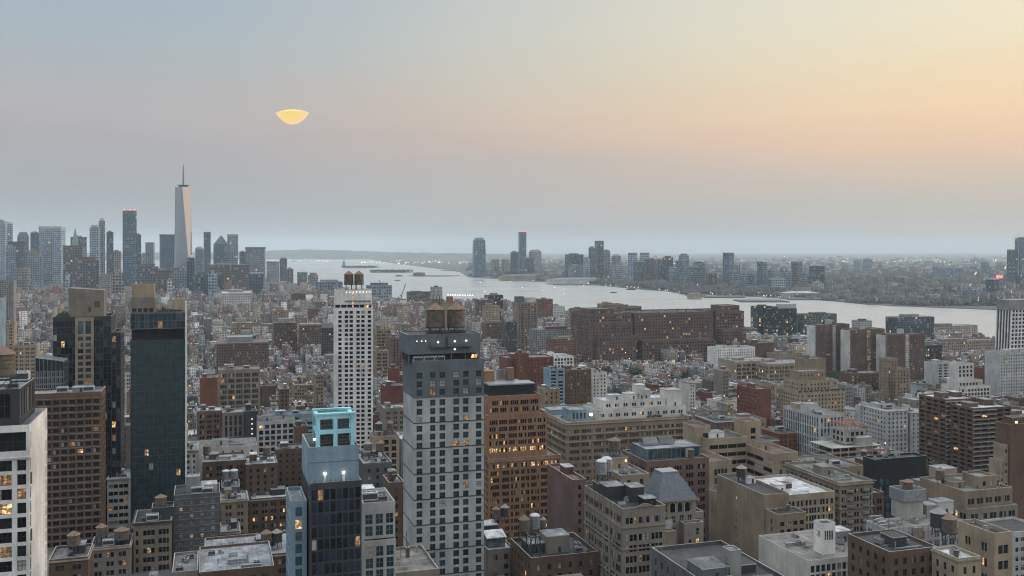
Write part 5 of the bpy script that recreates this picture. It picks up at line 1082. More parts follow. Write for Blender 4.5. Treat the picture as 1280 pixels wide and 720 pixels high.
    # building site
    b=H_('construction_frame','unfinished concrete frame with red safety netting beside the white finned glass block','construction site',1028,1040,1112,560,610,'L',d=24,yb=588,short='the red netted building site'); w,d,h,r=b.w,b.d,b.h,b.root
    for k,z in enumerate(np.arange(0,h+.5,3.6)):
        bx(r,'floor_slab',0,0,z,w*(1 if z<h-2 else .86),d,z+.35,'concrete')
        if z+3.6<h+1:
            bx(r,'safety_netting',.2,-.12,z+.36,w-.2,-.02,z+1.5,'pink')
            for x in np.linspace(.4,w-1,8): bx(r,'column',x,.3,z+.352,x+.6,.9,z+3.598,'concrete')
            bx(r,'inner_core',2,8,z+.352,w-3,16,z+3.598,'brown')
    vol(r,w*.30,5,h+.4,w*.36,14,9,'concrete',ST['grid'],ST['grid'],None,roof='gravel',par=.3,name='core_wall',roofname='core_roof'); bx(r,'lift_core',w*.45,1,h-8,w*.72,7,h+5,'concrete')
    mb=MB(); x0,x1,zb=w*.28,w*.6,h+9.8
    for x in np.linspace(x0,x1,6): mb.bar((x,4.5,zb),(x,4.5,zb+4),.3,'wall_pink'); mb.bar((x,18,zb),(x,18,zb+4),.3,'wall_pink'); mb.bar((x,4.5,zb+4),(x,18,zb+4),.3,'wall_pink')
    for y in (4.5,11,18): mb.bar((x0,y,zb+4),(x1,y,zb+4),.35,'wall_pink'); mb.bar((x0,y,zb+2),(x1,y,zb+2),.35,'wall_pink')
    mb.build('formwork',r); b.done()
    for k,(xl,xc,xr,yt) in enumerate(((1097,1108,1135,514),(1133,1138,1157,516),(1155,1159,1178,517))):
        Q('apartment_building','pale grey slab with window columns, %s of three'%('the one beside the building site','the middle one','the one nearest the balcony towers')[k],A,xl,xc,xr,yt,700+6*k,'punch','lightgrey','punch' if k==0 else None,d=(30,18,18)[k],yb=574,short=('the first pale slab','the middle pale slab','the third pale slab')[k],roof='green' if k==0 else 'white',cor='white',group='joined pale slabs')
    Q('apartment_building','blank pale side wall block left of the joined pale slabs',A,1086,1090,1102,512,735,'none','lightgrey',d=20,yb=550,short='the blank pale side wall')
    for k,(xl,xc,xr,yt,D) in enumerate(((1180,1183,1222,501,640),(1214,1217,1264,512,620))):
        b=Q('apartment_tower','dark brick tower with white balcony bands, %s of the pair'%('the farther' if k==0 else 'the nearer'),'apartment tower',xl,xc,xr,yt,D,'balc','brown','balc',d=26,yb=575+17*k,short=('the farther balcony tower','the nearer balcony tower')[k],roof='white',group='brick balcony towers',bmat='brown',bh=2)
        z=b.h-.5
        while z>b.zv: bx(b.root,'balcony_band',-.7,-.9,z-.55,b.w*(.62 if int(z)%2 else .60),-.004,z+.05,'grey'); z-=2.95
    Q('apartment_building','low brick block with white roof at the right edge behind the balcony towers',A,1262,1264,1330,522,690,'balc','brown',d=22,yb=540,short='the low white roofed brick block',roof='white')
    Q('apartment_building','white block with brick side wall behind the joined pale slabs',A,1158,1172,1199,497,800,'grid','white',d=24,yb=515,short='the brick sided white block',roof='white')
    Q('apartment_building','white gridded block with stepped white upper floors',A,1186,1201,1238,485,860,'grid','offwhite',d=24,yb=503,short='the stepped white block',roof='green')
    b=HERO[-1]['o']; vol(b.root,1,4,b.h,b.w-6,14,5,'offwhite',ST['grid'],None,None,roof='gravel',name='upper_wall',roofname='upper_roof'); vol(b.root,2,6,b.h+5,b.w*.55,10,15,'offwhite',ST['grid'],None,None,roof='gravel',name='top_wall',roofname='top_roof')
    Q('apartment_building','grey rounded balcony building behind the stepped white block',A,1166,1172,1199,455,1000,'balc','lightgrey',d=20,yb=478,short='the rounded balcony building')
    Q('apartment_building','red brown gabled brick school block behind the stepped white block',Bk,1232,1235,1272,462,980,'pair','redbrick',d=20,yb=476,short='the gabled brick block',roof='brown')
    Q('apartment_building','tall plain white block at the right edge below the leaning tower',A,1237,1250,1330,442,960,'punch','lightgrey',d=20,yb=478,short='the plain white edge block')
    Q('apartment_tower','tan brick cross shaped tower before the brick housing slabs','apartment tower',1102,1120,1137,462,900,'punch','tan','punch',d=24,yb=493,short='the tan cross tower',bh=1)
    b=HERO[-1]['o']; vol(b.root,-5,6,0,b.w*.8,12,b.h+9,'tan',ST['punch'],ST['punch'],None,roof='gravel',name='back_wall',roofname='back_roof')
    for k,(xl,xr,yt,D) in enumerate(((1019,1062,407,1150),(1062,1106,413,1130),(1107,1156,419,1120))):
        b=H_('apartment_tower','brown brick housing slab with pale balcony strip, %s'%('the one nearest the beige warehouse','the middle of three','the one behind the tan cross tower')[k],'apartment tower',xl-1,xl,xr,yt,D,'L',d=18,yb=478,short=('the first housing slab','the middle housing slab','the third housing slab')[k],group='brown brick housing slabs'); w,d,h,r=b.w,b.d,b.h,b.root
        f=S(fh=2.75,bw=2.6,ww=1.1,wz=(.3,.78),tm=1,lit=.01,blind=.1,rec=.2)
        for xa,xb_ in ((1.8,w*.50),(w*.62,w)): vol(r,xa,0,0,xb_-xa,d,h,'purple',f,None,None,roof='grey',par=1)
        for xa,xb_ in ((0,1.78),(w*.502,w*.618)): vol(r,xa,1,0,xb_-xa,d-2,h-.6,'offwhite' if k!=1 or xa<1 else 'sand',S(fh=2.75,bw=1.6,ww=1.3,wz=(.35,.85),tm=.4,mx=.05,rec=.6,lit=.02 if k!=1 else .5),None,None,roof='grey',par=.3,name='balcony_strip',roofname='strip_roof')
        bulkhead(r,w*.45,5,h,5,6,6 if k!=1 else 3,'lightgrey','white'); b.done()
    Q('apartment_building','low brown school block among trees before the housing slabs',A,1060,1064,1102,468,1000,'punch','brown',d=20,yb=482,short='the low brown school block')
    # river front
    for a in (('office_building','dark glass riverside block with pale crown',O_,963,996,386,1700,'ww_glassdark','the dark riverside block'),('office_building','grey green riverside glass block beside the dark one',O_,947,966,383,1730,'ww_glass','the grey green riverside block'),('office_building','pale riverside box right of the dark riverside block',O_,995,1008,398,1740,'ww_pale','the pale riverside box'),('office_building','green glass riverside block with terraces',O_,1004,1046,393,1725,'ww_glassgreen','the green riverside block'),('office_building','small white riverside plant tower over the housing slabs',O_,1075,1090,401,1600,'ww_pale','the white plant tower'),('office_building','brick sided glass riverside block with round roof',O_,1121,1168,397,1500,'ww_glass','the brick sided river block'),('warehouse','long low riverside shed with glass roof strip','warehouse',1168,1222,408,1620,'ww_stone','the long riverside shed'),('warehouse','broad tan flat warehouse near the leaning tower','warehouse',1174,1246,427,1320,'ww_stone','the broad tan warehouse'),('apartment_building','dark framed mid block before the broad tan warehouse',A,1152,1178,432,1180,'ww_dark','the dark framed block'),('apartment_building','brick block left of the dark riverside block',A,928,948,412,1600,'ww_brown','the brick river block'),('apartment_building','low grey block below the dark riverside block',A,968,1012,424,1500,'ww_dark','the low grey river block')):
        W_(*a[:7],a[7],short=a[8])
    b=HERO[-11]['o']; bx(b.root,'crown',b.w*.35,2,b.h,b.w-.2,12,b.h+8,'lightgrey')
    # leaning white lattice tower
    D=1100; xl,xr=1265,1340; X0,X1=PX(xl,D),PX(xr,D); h=PZ(388,D); wd=X1-X0
    t=empty('apartment_tower',(X0,D,0),R(GR),'white lattice tower leaning outward with grey crown at the right edge','apartment tower'); HERO.append(dict(px0=xl-6,px1=xr,top=375,yb=468,D=D,o=None,short='the leaning lattice tower',rect=(X0,D,wd,22)))
    n=26; fl=int(h/4.5)
    def lean(z): return -4.5*max(0,(1-z/h))**1.0
    mb=MB(); mb.prism([(lean(0)-0+1,1),(wd,1),(wd,22),(lean(0)+1,22)],0,h,'glass_dark',[(1,1),(wd,1),(wd,22),(1,22)]); core=mb.build('glass_body',t)
    for i in range(15):
        f0=i/14; m2=MB(); xa=lean(0)+(wd-lean(0))*f0; m2.bar((xa,.5,0),(wd*f0,.5,h),1.5,'wall_white'); m2.build('lattice_rib',t)
    for k in range(0,fl,1):
        z=k*4.5+2; m2=MB(); m2.bar((lean(z),.45,z),(wd,.45,z),1.35,'wall_white'); m2.build('floor_edge',t)
    for i in range(6):
        y=1+i*21/5; m2=MB(); m2.bar((lean(0)+.7,y,0),(.7,y,h),1.4,'wall_white'); m2.build('lattice_rib',t)
    bx(t,'crown',-.4,0,h+.05,wd,22,PZ(375,D),'grey')
def W_(name,label,cat,x0,x1,yt,D,mt,short=None,rot=GR,d=None,group=None,side='L',reg=True,cap=True):
    """distant block with UV windows"""
    b=H_(name,label,cat,x0-1,x0,x1,yt,D,'L',d=d or rnd.uniform(18,30),yb=min(720,GD_y(D)),rot=rot,short=short,group=group); w,dd,h,r=b.w,b.d,b.h,b.root
    mb=MB(); mb.box(0,0,0,w,dd,h,mt,top=False,uvs=True); mb.build('wall',r); rf=MB(); rf.quad([(0,0,h-.6),(w,0,h-.6),(w,dd,h-.6),(0,dd,h-.6)],'roof_'+rnd.choice(('grey','silver','tar','gravel'))); rf.build('roof',r)
    if cap: 
        q=rnd.uniform(.25,.5); bulkhead(r,w*rnd.uniform(.1,.4),dd*.25,h-.6,w*q,dd*.4,rnd.uniform(3,5),rnd.choice(('stone','grey','brown','lightgrey')),'grey',False)
    return b
GD_y=lambda D: EY+HC*F/D-12
# ================================================================== DISTANT SKYLINES
def T(name, label, x0, x1, yt, D, mt, rot=GR, asp=.8, tap=1.0, cap=None, cat='skyscraper', yb=None, short=None, group=None):
    """far tower: the silhouette spans x0..x1; a real box with side depth asp * front"""
    a = R(rot); c, s = abs(cos(a)), abs(sin(a)); wd = (x1-x0)/F*D; w = wd/(c+asp*s); d = w*asp; h = PZ(yt, D)
    cx = PX((x0+x1)/2, D); t = empty(name, (cx, D+wd/2, 0), a, label, cat, group)
    HERO.append(dict(px0=x0, px1=x1, top=yt, yb=yb or GD_y(D)-2, D=D, o=None, short=short, rect=None, circ=(cx, D+wd/2, wd*.62)))
    rg = lambda k: [(-w/2*k,-d/2*k),(w/2*k,-d/2*k),(w/2*k,d/2*k),(-w/2*k,d/2*k)]
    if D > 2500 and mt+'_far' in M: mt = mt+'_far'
    hw = h; us = 1.0 if D < 2000 else .6 if D < 2600 else .38
    if cap and cap[0] in ('mansard','pyramid','dome','step'): hw = h-cap[1]
    mb = MB()
    if tap != 1.0: mb.prism(rg(1), 0, hw*.72, mt, rg(1), False, True, us); mb.prism(rg(1), hw*.72, hw, mt, rg(tap), True, True, us)
    else: mb.prism(rg(1), 0, hw, mt, None, True, True, us)
    mb.build('wall', t)
    if cap:
        k = cap[0]; m2 = MB(); cm = cap[2] if len(cap) > 2 else 'wall_slate'
        if k == 'mansard': m2.prism(rg(1.02), hw, h, cm, rg(.62)); m2.build('mansard_roof', t)
        elif k == 'pyramid': m2.prism(rg(1.0), hw, h, cm, rg(.03)); m2.build('pyramid_roof', t)
        elif k == 'step': m2.box(-w*.34,-d*.34,hw,w*.34,d*.34,h,cm); m2.build('crown', t)
        elif k == 'dome':
            for i in range(5): m2.prism(rg(cos(i*pi/10)), hw+(h-hw)*sin(i*pi/10), hw+(h-hw)*sin((i+1)*pi/10), cm, rg(max(.05, cos((i+1)*pi/10))))
            m2.build('dome', t)
        elif k == 'band': m2.prism(rg(1.03), h-cap[1], h+.5, cm); m2.build('crown', t)
        elif k == 'fins':
            for i in range(7): x = -w/2+i*(w-1.5)/6; f = MB(); f.box(x,-d/2-.8,0,x+1.5,-d/2-.01,h+cap[1],cm); f.build('fin', t)
        elif k == 'slant':
            m2.v = [(-w/2,-d/2,h),(w/2,-d/2,h),(w/2,d/2,h),(-w/2,d/2,h),(-w/2,-d/2,h+.3),(w/2,-d/2,h+cap[1]),(w/2,d/2,h+cap[1]),(-w/2,d/2,h+.3)]; m2.f = [(0,1,5,4),(1,2,6,5),(2,3,7,6),(3,0,4,7),(4,5,6,7)]; m2.m = [m2.mi(cm)]*5; m2.build('slanted_crown', t)
        elif k == 'slantl':
            m2.v = [(-w/2,-d/2,h),(w/2,-d/2,h),(w/2,d/2,h),(-w/2,d/2,h),(-w/2,-d/2,h+cap[1]),(w/2,-d/2,h+.3),(w/2,d/2,h+.3),(-w/2,d/2,h+cap[1])]; m2.f = [(0,1,5,4),(1,2,6,5),(2,3,7,6),(3,0,4,7),(4,5,6,7)]; m2.m = [m2.mi(cm)]*5; m2.build('slanted_crown', t)
        elif k == 'lights':
            for i in range(3): l = MB(); x = -w*.4+i*w*.4; l.box(x-3,-d/2-3,h,x+3,-d/2+3,h+5,'lamp_red'); l.build('beacon', t)
    else:
        m2 = MB(); m2.box(-w*.3,-d*.25,h,w*.2,d*.3,h+6,'wall_grey'); m2.build('plant_room', t)
    return t
def wtc():
    D = 4050; cx = PX(229, D); a = 17/F*D/2*1.13; hb = 22; h = PZ(234, D)
    t = empty('supertall_tower', (cx, D, 0), R(12), 'tallest tapering glass tower with a bright facet and long mast', 'skyscraper'); HERO.append(dict(px0=218, px1=240, top=233, yb=352, D=D, o=None, short='the tallest glass tower', circ=(cx, D, 60)))
    mb = MB(); B = [(-a,-a),(a,-a),(a,a),(-a,a)]; Tt = [(0,-a),(a,0),(0,a),(-a,0)]
    mb.prism(B, 0, hb, 'tower_mirror', cap=False); mb.build('base', t)
    g = MB(); g.v = [(x,y,hb) for x,y in B]+[(x,y,h) for x,y in Tt]
    for i in range(4): j=(i+1)%4; g.f += [(i,j,4+i),(4+i,j,4+j)]; g.m += [0,0]
    g.mi('tower_mirror'); g.f.append((4,5,6,7)); g.m.append(0); g.build('glass_shaft', t)
    for z in (h*.42, h*.56): bb = MB(); bb.prism([(x*.995,y*.995) for x,y in B], z, z, 'lit_dim')
    c = MB(); c.cyl(0,0,h,h+6,a*.55,'wall_slate',16); c.build('crown_ring', t); c = MB(); c.cyl(0,0,h+6,h+9,a*.75,'wall_darkgrey',16); c.build('mast_collar', t)
    zt = PZ(205, D); c = MB(); c.cyl(0,0,h+9,zt,2.6,'wall_darkgrey',8,1.0)
    for i in range(6): z = h+14+i*(zt-h-20)/6; c.cyl(0,0,z,z+3,4.2,'wall_darkgrey',8)
    c.build('mast', t)
    for i,(x,z) in enumerate(((-8,h*.62),(-2,h*.50),(3,h*.5),(6,h*.495))): l = MB(); l.box(x-3,-a*.97,z,x+3,-a*.7,z+3.5,'lit_white'); l.build('lit_floor', t)
def lower_manhattan():
    S_ = 'the %s'
    L_ = [ # x0 x1 yt D mat label cap
     (-6,5,276,4600,'ww_pale','pale rounded tower cut by the left edge',None),(5,14,276,4700,'ww_pale','second pale rounded tower from the left edge',('dome',14,'wall_lightgrey')),
     (2,17,308,4100,'ww_grey','grey slab below the pale rounded towers',None),(7,27,302,4300,'ww_dark','dark flat slab behind the grey slab',('band',8,'wall_charcoal')),
     (17,33,290,4800,'ww_grey','grey tower with dark mansard crown',('mansard',26,'wall_slate')),(35,46,289,4700,'ww_glassdark','dark glass tower with rounded top beside the mansard crowned one',('dome',12,'wall_darkgrey')),
     (44,73,283,4500,'ww_pale','broad grey tower with pale band at its top',('band',14,'wall_lightgrey')),(26,49,313,4000,'ww_stone','stepped grey tower with shoulders low at the left',('step',22,'wall_stone')),
     (50,63,300,4200,'ww_grey','darker slim tower in front of the broad banded one',None),(18,33,337,3300,'ww_tan','pinkish brick block in front of the stepped grey tower',None),
     (72,80,302,4600,'ww_stone','slim stone tower beside the broad banded one',None),
     (83,104,296,4400,'ww_glassdark','dark slab behind the pointed gilded tower',None),(75,100,307,3600,'ww_purple','purple brown slab before the pointed gilded tower',('band',5,'wall_brown')),(88,119,321,3300,'ww_brown','wide brown block with lit windows and stepped top',('step',12,'wall_brown')),
     (80,86,343,3000,'ww_pale','thin pale tower at the foot of the brown block',None),
     (110,122,281,3800,'ww_pale','pale stacked tower with jagged left edge',('step',10,'wall_lightgrey')),(121,130,273,3850,'ww_stone','taller pale tower with notched top',('step',10,'wall_lightgrey')),(131,140,290,3900,'ww_glassdark','dark teal slab beside the notched pale tower',None),
     (139,149,314,4100,'ww_tan','tan block between the teal slab and the glass tower with red beacons',None),(148,168,263,4150,'ww_glass','tall blue glass tower with red beacons on its top',('lights',5)),(167,175,293,4400,'ww_dark','dark slim block right of the beacon tower',None),
     (180,191,303,4300,'ww_pale','pale striped slim tower',('fins',2,'wall_lightgrey')),(193,220,293,4200,'ww_glass','broad blue glass slab left of the tallest tower',('band',6,'wall_darkgrey')),
     (175,183,318,4500,'ww_stone','short stone tower behind the striped one',None),
     (232,242,319,3000,'ww_glassdark','dark glass tower standing before the tallest tower',('dome',8,'wall_lightgrey')),(241,253,308,4500,'ww_grey','round topped grey tower right of the tallest tower',('dome',18,'wall_grey')),
     (253,262,290,4300,'ww_glassdark','dark glass tower flaring at its top',('band',10,'wall_darkgrey')),(264,283,294,4500,'ww_glass','glass tower with sloped pyramid shoulder',('pyramid',42,'wall_slate')),(281,296,293,4550,'ww_stone','square stone topped tower beside the pyramid shouldered one',('band',9,'wall_grey')),
     (298,306,315,4300,'ww_glassdark','dark slim slab left of the broad stone tower',None),(303,329,309,4200,'ww_stone','broad stone tower with paler frame and dark cap',('band',9,'wall_slate')),
     (163,194,330,3300,'ww_purple','broad maroon block below the striped slim tower',('step',9,'wall_purple')),(190,211,338,3000,'ww_brown','brown block right of the broad maroon one',None),(212,232,335,3400,'ww_stone','tan block at the foot of the tallest tower',None),
     (247,306,331,3500,'ww_brown','long brown slab under the pyramid shouldered tower',None),(240,260,340,2900,'ww_glassdark','dark blue stepped block',('step',10,'wall_slate')),(259,269,340,2850,'ww_pale','white framed block with dark bands',None),(271,278,343,3100,'ww_dark','small dark block beside the white framed one',None),
     (309,327,341,2900,'ww_dark','black block with glowing white roof edge',('band',3,'roof_white')),(120,136,345,2500,'ww_grey','grey low slab below the pale stacked tower',None),(136,152,338,2800,'ww_tan','cream stepped block under the beacon tower',('step',8,'wall_beige')),
     (331,347,327,4700,'ww_stone','stone block by the harbour with flat cap',('band',5,'wall_darkgrey')),(348,358,322,4800,'ww_brown','slim brown tower by the harbour',('step',6,'wall_stone')),(357,366,336,4500,'ww_brown','short brown tower by the harbour',None),
     (370,383,340,4200,'ww_glassgreen','green roofed block by the harbour',('band',5,'copper_green')),(383,397,341,4150,'ww_tan','stepped tan block by the harbour',('step',10,'wall_sand')),
     (390,426,350,3000,'ww_grey','long grey terminal with stepped roof',('step',6,'wall_grey')),(455,488,354,2900,'ww_grey','dark terminal shed right of the slender white tower',('step',7,'wall_darkgrey')),
     (268,311,366,2300,'ww_white','long white arcaded building among the brown blocks',None),(360,381,367,2400,'ww_brown','brown block with small windows left of the slender white tower',None),(336,359,388,1750,'ww_tan','cream apartment house with bowed end',None),
     (335,369,404,1400,'ww_brown','long brown brick block below the cream bowed house',None),(368,400,406,1380,'ww_purple','maroon brick block with pale cornice',('band',2,'wall_sand')),(398,418,410,1280,'ww_dark','dark brick block left of the slender white tower',None),
     (284,313,404,1350,'ww_tan','tan block with many small windows in the low field',None),(271,287,414,1300,'ww_white','white loft in the low field',None),(254,330,430,1120,'ww_brown','long tan and brown row in the low field',None),(292,318,420,1180,'ww_glassgreen','green glazed block in the low field',None),(382,397,386,1900,'ww_brick','reddish brick block with orange end in the low field',None),(207,215,350,2700,'ww_white','small white block under the maroon ones',None)]
    for i,(x0,x1,yt,D,mt,lb,cap) in enumerate(L_):
        far = D > 2500
        T('skyscraper' if PZ(yt,D) > 110 else 'office_building', lb, x0, x1, yt, D, mt, rot=GR if not far else (10+13*(i%3)), cap=cap, cat='skyscraper' if PZ(yt,D) > 110 else 'building', short='the '+' '.join(lb.split()[:3]))
    # pointed gilded tower
    D = 4100; cx = PX(94, D); h = PZ(306, D); zt = PZ(285, D); s = 12
    t = empty('spired_tower', (cx, D, 0), R(GR), 'cream tower with pointed gilded pyramid roof between dark slabs', 'skyscraper'); HERO.append(dict(px0=89,px1=99,top=285,yb=340,D=D,o=None,short='the pointed gilded tower',circ=(cx,D,20)))
    mb = MB(); mb.box(-s,-s,0,s,s,h,'ww_tan',uvs=True); mb.build('wall', t); mb = MB(); q = [(-s,-s),(s,-s),(s,s),(-s,s)]; mb.prism(q,h,h+(zt-h)*.6,'copper_green',[(x*.5,y*.5) for x,y in q]); mb.prism([(x*.5,y*.5) for x,y in q],h+(zt-h)*.6,zt,'copper_green',[(x*.04,y*.04) for x,y in q]); mb.build('pointed_roof', t)
    for x in (-9,9):
        m2 = MB(); m2.box(x-2.5,-s-.5,h,x+2.5,-s+4,h+14,'wall_beige'); m2.prism([(x-2.5,-s-.5),(x+2.5,-s-.5),(x+2.5,-s+4),(x-2.5,-s+4)],h+14,h+20,'copper_green',[(x-.2,-s+1.5),(x+.2,-s+1.5),(x+.2,-s+1.7),(x-.2,-s+1.7)]); m2.build('turret', t)
def new_jersey():
    L_ = [
     (590,607,297,5500,'ww_glass','tall solitary rounded glass tower at the water across the river',('step',12,'wall_bluegrey'),.93),(614,624,323,5700,'ww_tan','squat tan tower right of the solitary one, nearer it',('dome',9,'wall_stone'),1),(627,637,323,5700,'ww_tan','squat tan tower right of the solitary one, second from it',('dome',9,'wall_stone'),1),
     (638,648,315,5300,'ww_glassdark','dark glass slab left of the red lit tower',None,1),(648,658,290,5350,'ww_glass','tallest tower across the river with two red lit corners',('lights',6),1),(651,668,323,5100,'ww_glassdark','dark glass block at the foot of the red lit tower',None,1),(661,677,312,5200,'ww_stone','stone tower with sloping shoulders and flat cap across the river',('mansard',14,'wall_stone'),1),
     (707,730,318,4900,'ww_glassdark','wide dark glass block across the river',None,1),(711,729,332,4700,'ww_grey','grey block in front of the wide dark glass one',None,1),(729,738,323,4800,'ww_pale','pale narrow tower beside the wide dark glass block',None,1),(736,744,308,4850,'ww_glassdark','dark notched tower behind the stacked one',('step',8,'wall_slate'),1),
     (744,755,301,4700,'ww_glassdark','tall stacked dark tower with stepped out top across the river',('band',16,'wall_slate'),1),(754,763,312,4800,'ww_tan','slim tan tower right of the stacked one',('step',7,'wall_tan'),1),(765,777,318,4700,'ww_grey','grey tower with square hole top',('step',9,'wall_lightgrey'),1),(763,781,333,4500,'ww_stone','low stone block below the grey holed tower',None,1),
     (786,797,316,4600,'ww_pale','pale slab with dark cap, the nearer to the stacked tower of two alike',('band',5,'wall_stone'),1),(801,812,316,4600,'ww_pale','pale slab with dark cap, the farther from the stacked tower of two alike',('band',5,'wall_stone'),1),(793,806,328,4400,'ww_dark','dark block in front of the pale slabs',None,1),(806,819,322,4450,'ww_purple','brown domed tower right of the dark block, first of two',('dome',7,'wall_purple'),1),(819,831,323,4400,'ww_purple','brown domed tower right of the dark block, second of two',('dome',7,'wall_purple'),1),
     (830,842,320,4400,'ww_glassdark','blue dark tower with stepped roof right of the brown domes',('step',5,'wall_slate'),1),(837,848,334,4050,'ww_grey','grey riverside slab with lit top',('band',2,'roof_white'),1),(846,863,326,4300,'ww_glass','broad pale blue slab behind the grey riverside slab',None,1),(850,862,317,4500,'ww_stone','twin topped stone tower behind the broad pale blue slab',('step',8,'wall_stone'),1),(861,881,334,3950,'ww_glassgreen','sage green riverside block',None,1),(868,882,327,4050,'ww_dark','dark crowned block behind the sage green one',('step',6,'wall_charcoal'),1),
     (905,919,316,4200,'ww_glass','tall blue grey tower standing apart, right of the sage green block',('band',4,'wall_slate'),1),(914,926,332,4000,'ww_stone','stone block right of the tall blue grey tower',None,1),(884,897,342,3800,'ww_brown','low brown block by the water left of the tall blue grey tower',None,1),(927,945,342,3800,'ww_grey','low grey block by the water left of the white edged tower',None,1),
     (948,961,326,3800,'ww_glass','white edged glass tower with curved face',('band',3,'wall_white'),1),(961,969,338,3850,'ww_stone','stone slab beside the white edged glass tower',None,1),(967,983,348,3600,'ww_white','low white block by the water',None,1),(978,992,337,3850,'ww_grey','grey slab behind the low white block',None,1),(991,1005,327,3900,'ww_purple','brown grey tower with flat cap by the water',('band',4,'wall_stone'),1),(1004,1016,341,3750,'ww_stone','stone block between the brown grey tower and the dark one',None,1),
     (1015,1032,333,3600,'ww_dark','dark tower with orange right edge by the water',('band',3,'wall_charcoal'),1),(1016,1032,354,3500,'ww_white','white base block below the dark tower by the water',None,1),
     (1069,1080,326,7200,'ww_grey','hazy twin slab far inland, broader of two',None,1),(1081,1091,324,7300,'ww_grey','hazy twin slab far inland, slimmer of two',None,1),(1176,1208,335,5200,'ww_grey','long hazy block inland before the lit yards',None,1),(1229,1239,326,6200,'ww_glass','round topped hazy tower inland near the right edge',('dome',14,'wall_slate'),1),(1215,1223,333,6200,'ww_grey','short hazy tower left of the round topped one',None,1),
     (1262,1272,312,4300,'ww_dark','brown grey tower near the right edge beneath the crane',('band',4,'wall_stone'),1),(1274,1288,298,4300,'ww_glass','tall glass tower at the right edge beside the crane',None,1),(1237,1252,348,2950,'ww_glassdark','dark riverside tower with red sign near the right edge',('band',4,'wall_lightgrey'),1),(1120,1147,347,4300,'ww_brick','long reddish warehouse inland across the river',None,1),
     (1075,1100,368,3300,'ww_brown','low brown waterfront block left of the park',None,1),(1152,1170,361,3150,'ww_stone','low stone waterfront row, first from the park',None,1),(1171,1188,362,3150,'ww_brown','low brown waterfront row, second from the park',None,1),(1189,1204,363,3130,'ww_brick','low red waterfront row, third from the park',None,1),(1205,1213,360,3120,'ww_pale','pale slim waterfront slab, first of two',None,1),(1217,1226,361,3120,'ww_pale','pale slim waterfront slab, second of two',None,1)]
    for i,(x0,x1,yt,D,mt,lb,cap,tp) in enumerate(L_):
        t = T('tower_block', lb, x0, x1, yt, D, mt, rot=(12,30,40,22)[i%4], cap=cap, tap=tp, cat='tower block', short='the '+' '.join(lb.split()[:3]))
        if 'red sign' in lb:
            m = MB(); w = 15/F*D; m.box(-w*.35,-w*.6,PZ(348,D)+1,w*.02,-w*.55,PZ(345,D)+3,'lamp_red'); m.build('red_sign', t); m = MB(); m.box(w*.05,-w*.6,PZ(348,D)+1,w*.45,-w*.55,PZ(346,D)+3,'lamp_red'); m.build('red_sign', t)
        if 'orange right edge' in lb: m = MB(); w = 17/F*D; m.box(w*.36,-w*.30,0,w*.40,-w*.2,PZ(333,D),'cone_rust'); m.build('edge_strip', t)
def tower_crane(px, D, ybase, yt, jib, label):
    h0, h1 = max(0, PZ(ybase, D)), PZ(yt, D); X = PX(px, D); t = empty('tower_crane', (X, D, h0), 0, label, 'crane'); s = 2.6; H = h1-h0
    mb = MB(); mb.bar((0,0,0),(0,0,H),s,'metal'); mb.build('mast', t); mb = MB(); mb.bar((-jib*.35,0,H*.97),(jib,0,H*.97),s*.8,'metal'); mb.build('jib', t); mb = MB(); mb.bar((0,0,H*1.06),(jib*.8,0,H*.985),.9,'metal'); mb.bar((0,0,H*1.06),(-jib*.3,0,H*.985),.9,'metal'); mb.build('tie', t); mb = MB(); mb.box(-jib*.36,-2,H*.9,-jib*.25,2,H*.96,'wall_concrete',True); mb.build('counterweight', t)
def luffing_crane(px, D, y0, dx, y1, label):
    X = PX(px, D); t = empty('luffing_crane', (X, D, PZ(y0, D)), 0, label, 'crane'); mb = MB(); mb.bar((0,0,-25),(0,0,6),3,'metal_dark'); mb.build('mast', t); mb = MB(); mb.bar((0,0,4),(dx/F*D,0,(y0-y1)/F*D),2.2,'metal_dark'); mb.build('jib', t); mb = MB(); mb.box(-6,-2,2,2,2,7,'wall_grey',True); mb.build('cab', t)
beige_core(); teal_glass(); small_left(); orange_tower(); tan_block(); dark_brown(); beige_h(); white_slab()
mid_left(); mid_right(); lower_manhattan(); wtc(); new_jersey()
# ================================================================== LAND, WATER
def sheet(name, pts, z, mat, skirt=True):
    mb = MB(); mb.quad([(x, y, z) for x, y in pts], mat)
    if skirt:
        n = len(pts)
        for i in range(n): a, b = pts[i], pts[(i+1)%n]; mb.quad([(*a,-.6),(*b,-.6),(*b,z),(*a,z)], mat)
    o = mb.build(name); o['kind'] = 'structure'; return o
m, nt, bs = newmat('water'); tcw = N_(nt, 'ShaderNodeTexCoord').outputs['Object']
bs.inputs['Base Color'].default_value = (.30,.31,.305,1); bs.inputs['Roughness'].default_value = .16; bs.inputs['IOR'].default_value = 1.55
w1 = noise(nt, mapped(nt, tcw, (.02,.05,.05)), 1.0, 6); w2 = noise(nt, mapped(nt, tcw, (.0012,.004,.01)), 1.0, 4)
bp = N_(nt, 'ShaderNodeBump'); bp.inputs['Strength'].default_value = .7; bp.inputs['Distance'].default_value = 4.0; nt.links.new(w1, bp.inputs['Height']); nt.links.new(bp.outputs[0], bs.inputs['Normal'])
nt.links.new(rng_(nt, w2, .35, .65, .22, .40), bs.inputs['Roughness'])
def groundmat(name, a, b, s):
    m, nt, bs = newmat(name); tc = N_(nt, 'ShaderNodeTexCoord').outputs['Object']
    nt.links.new(mixc(nt, rng_(nt, noise(nt, tc, s, 8), .38, .62, 0, 1), (*a,1), (*b,1)), bs.inputs['Base Color']); bs.inputs['Roughness'].default_value = .9
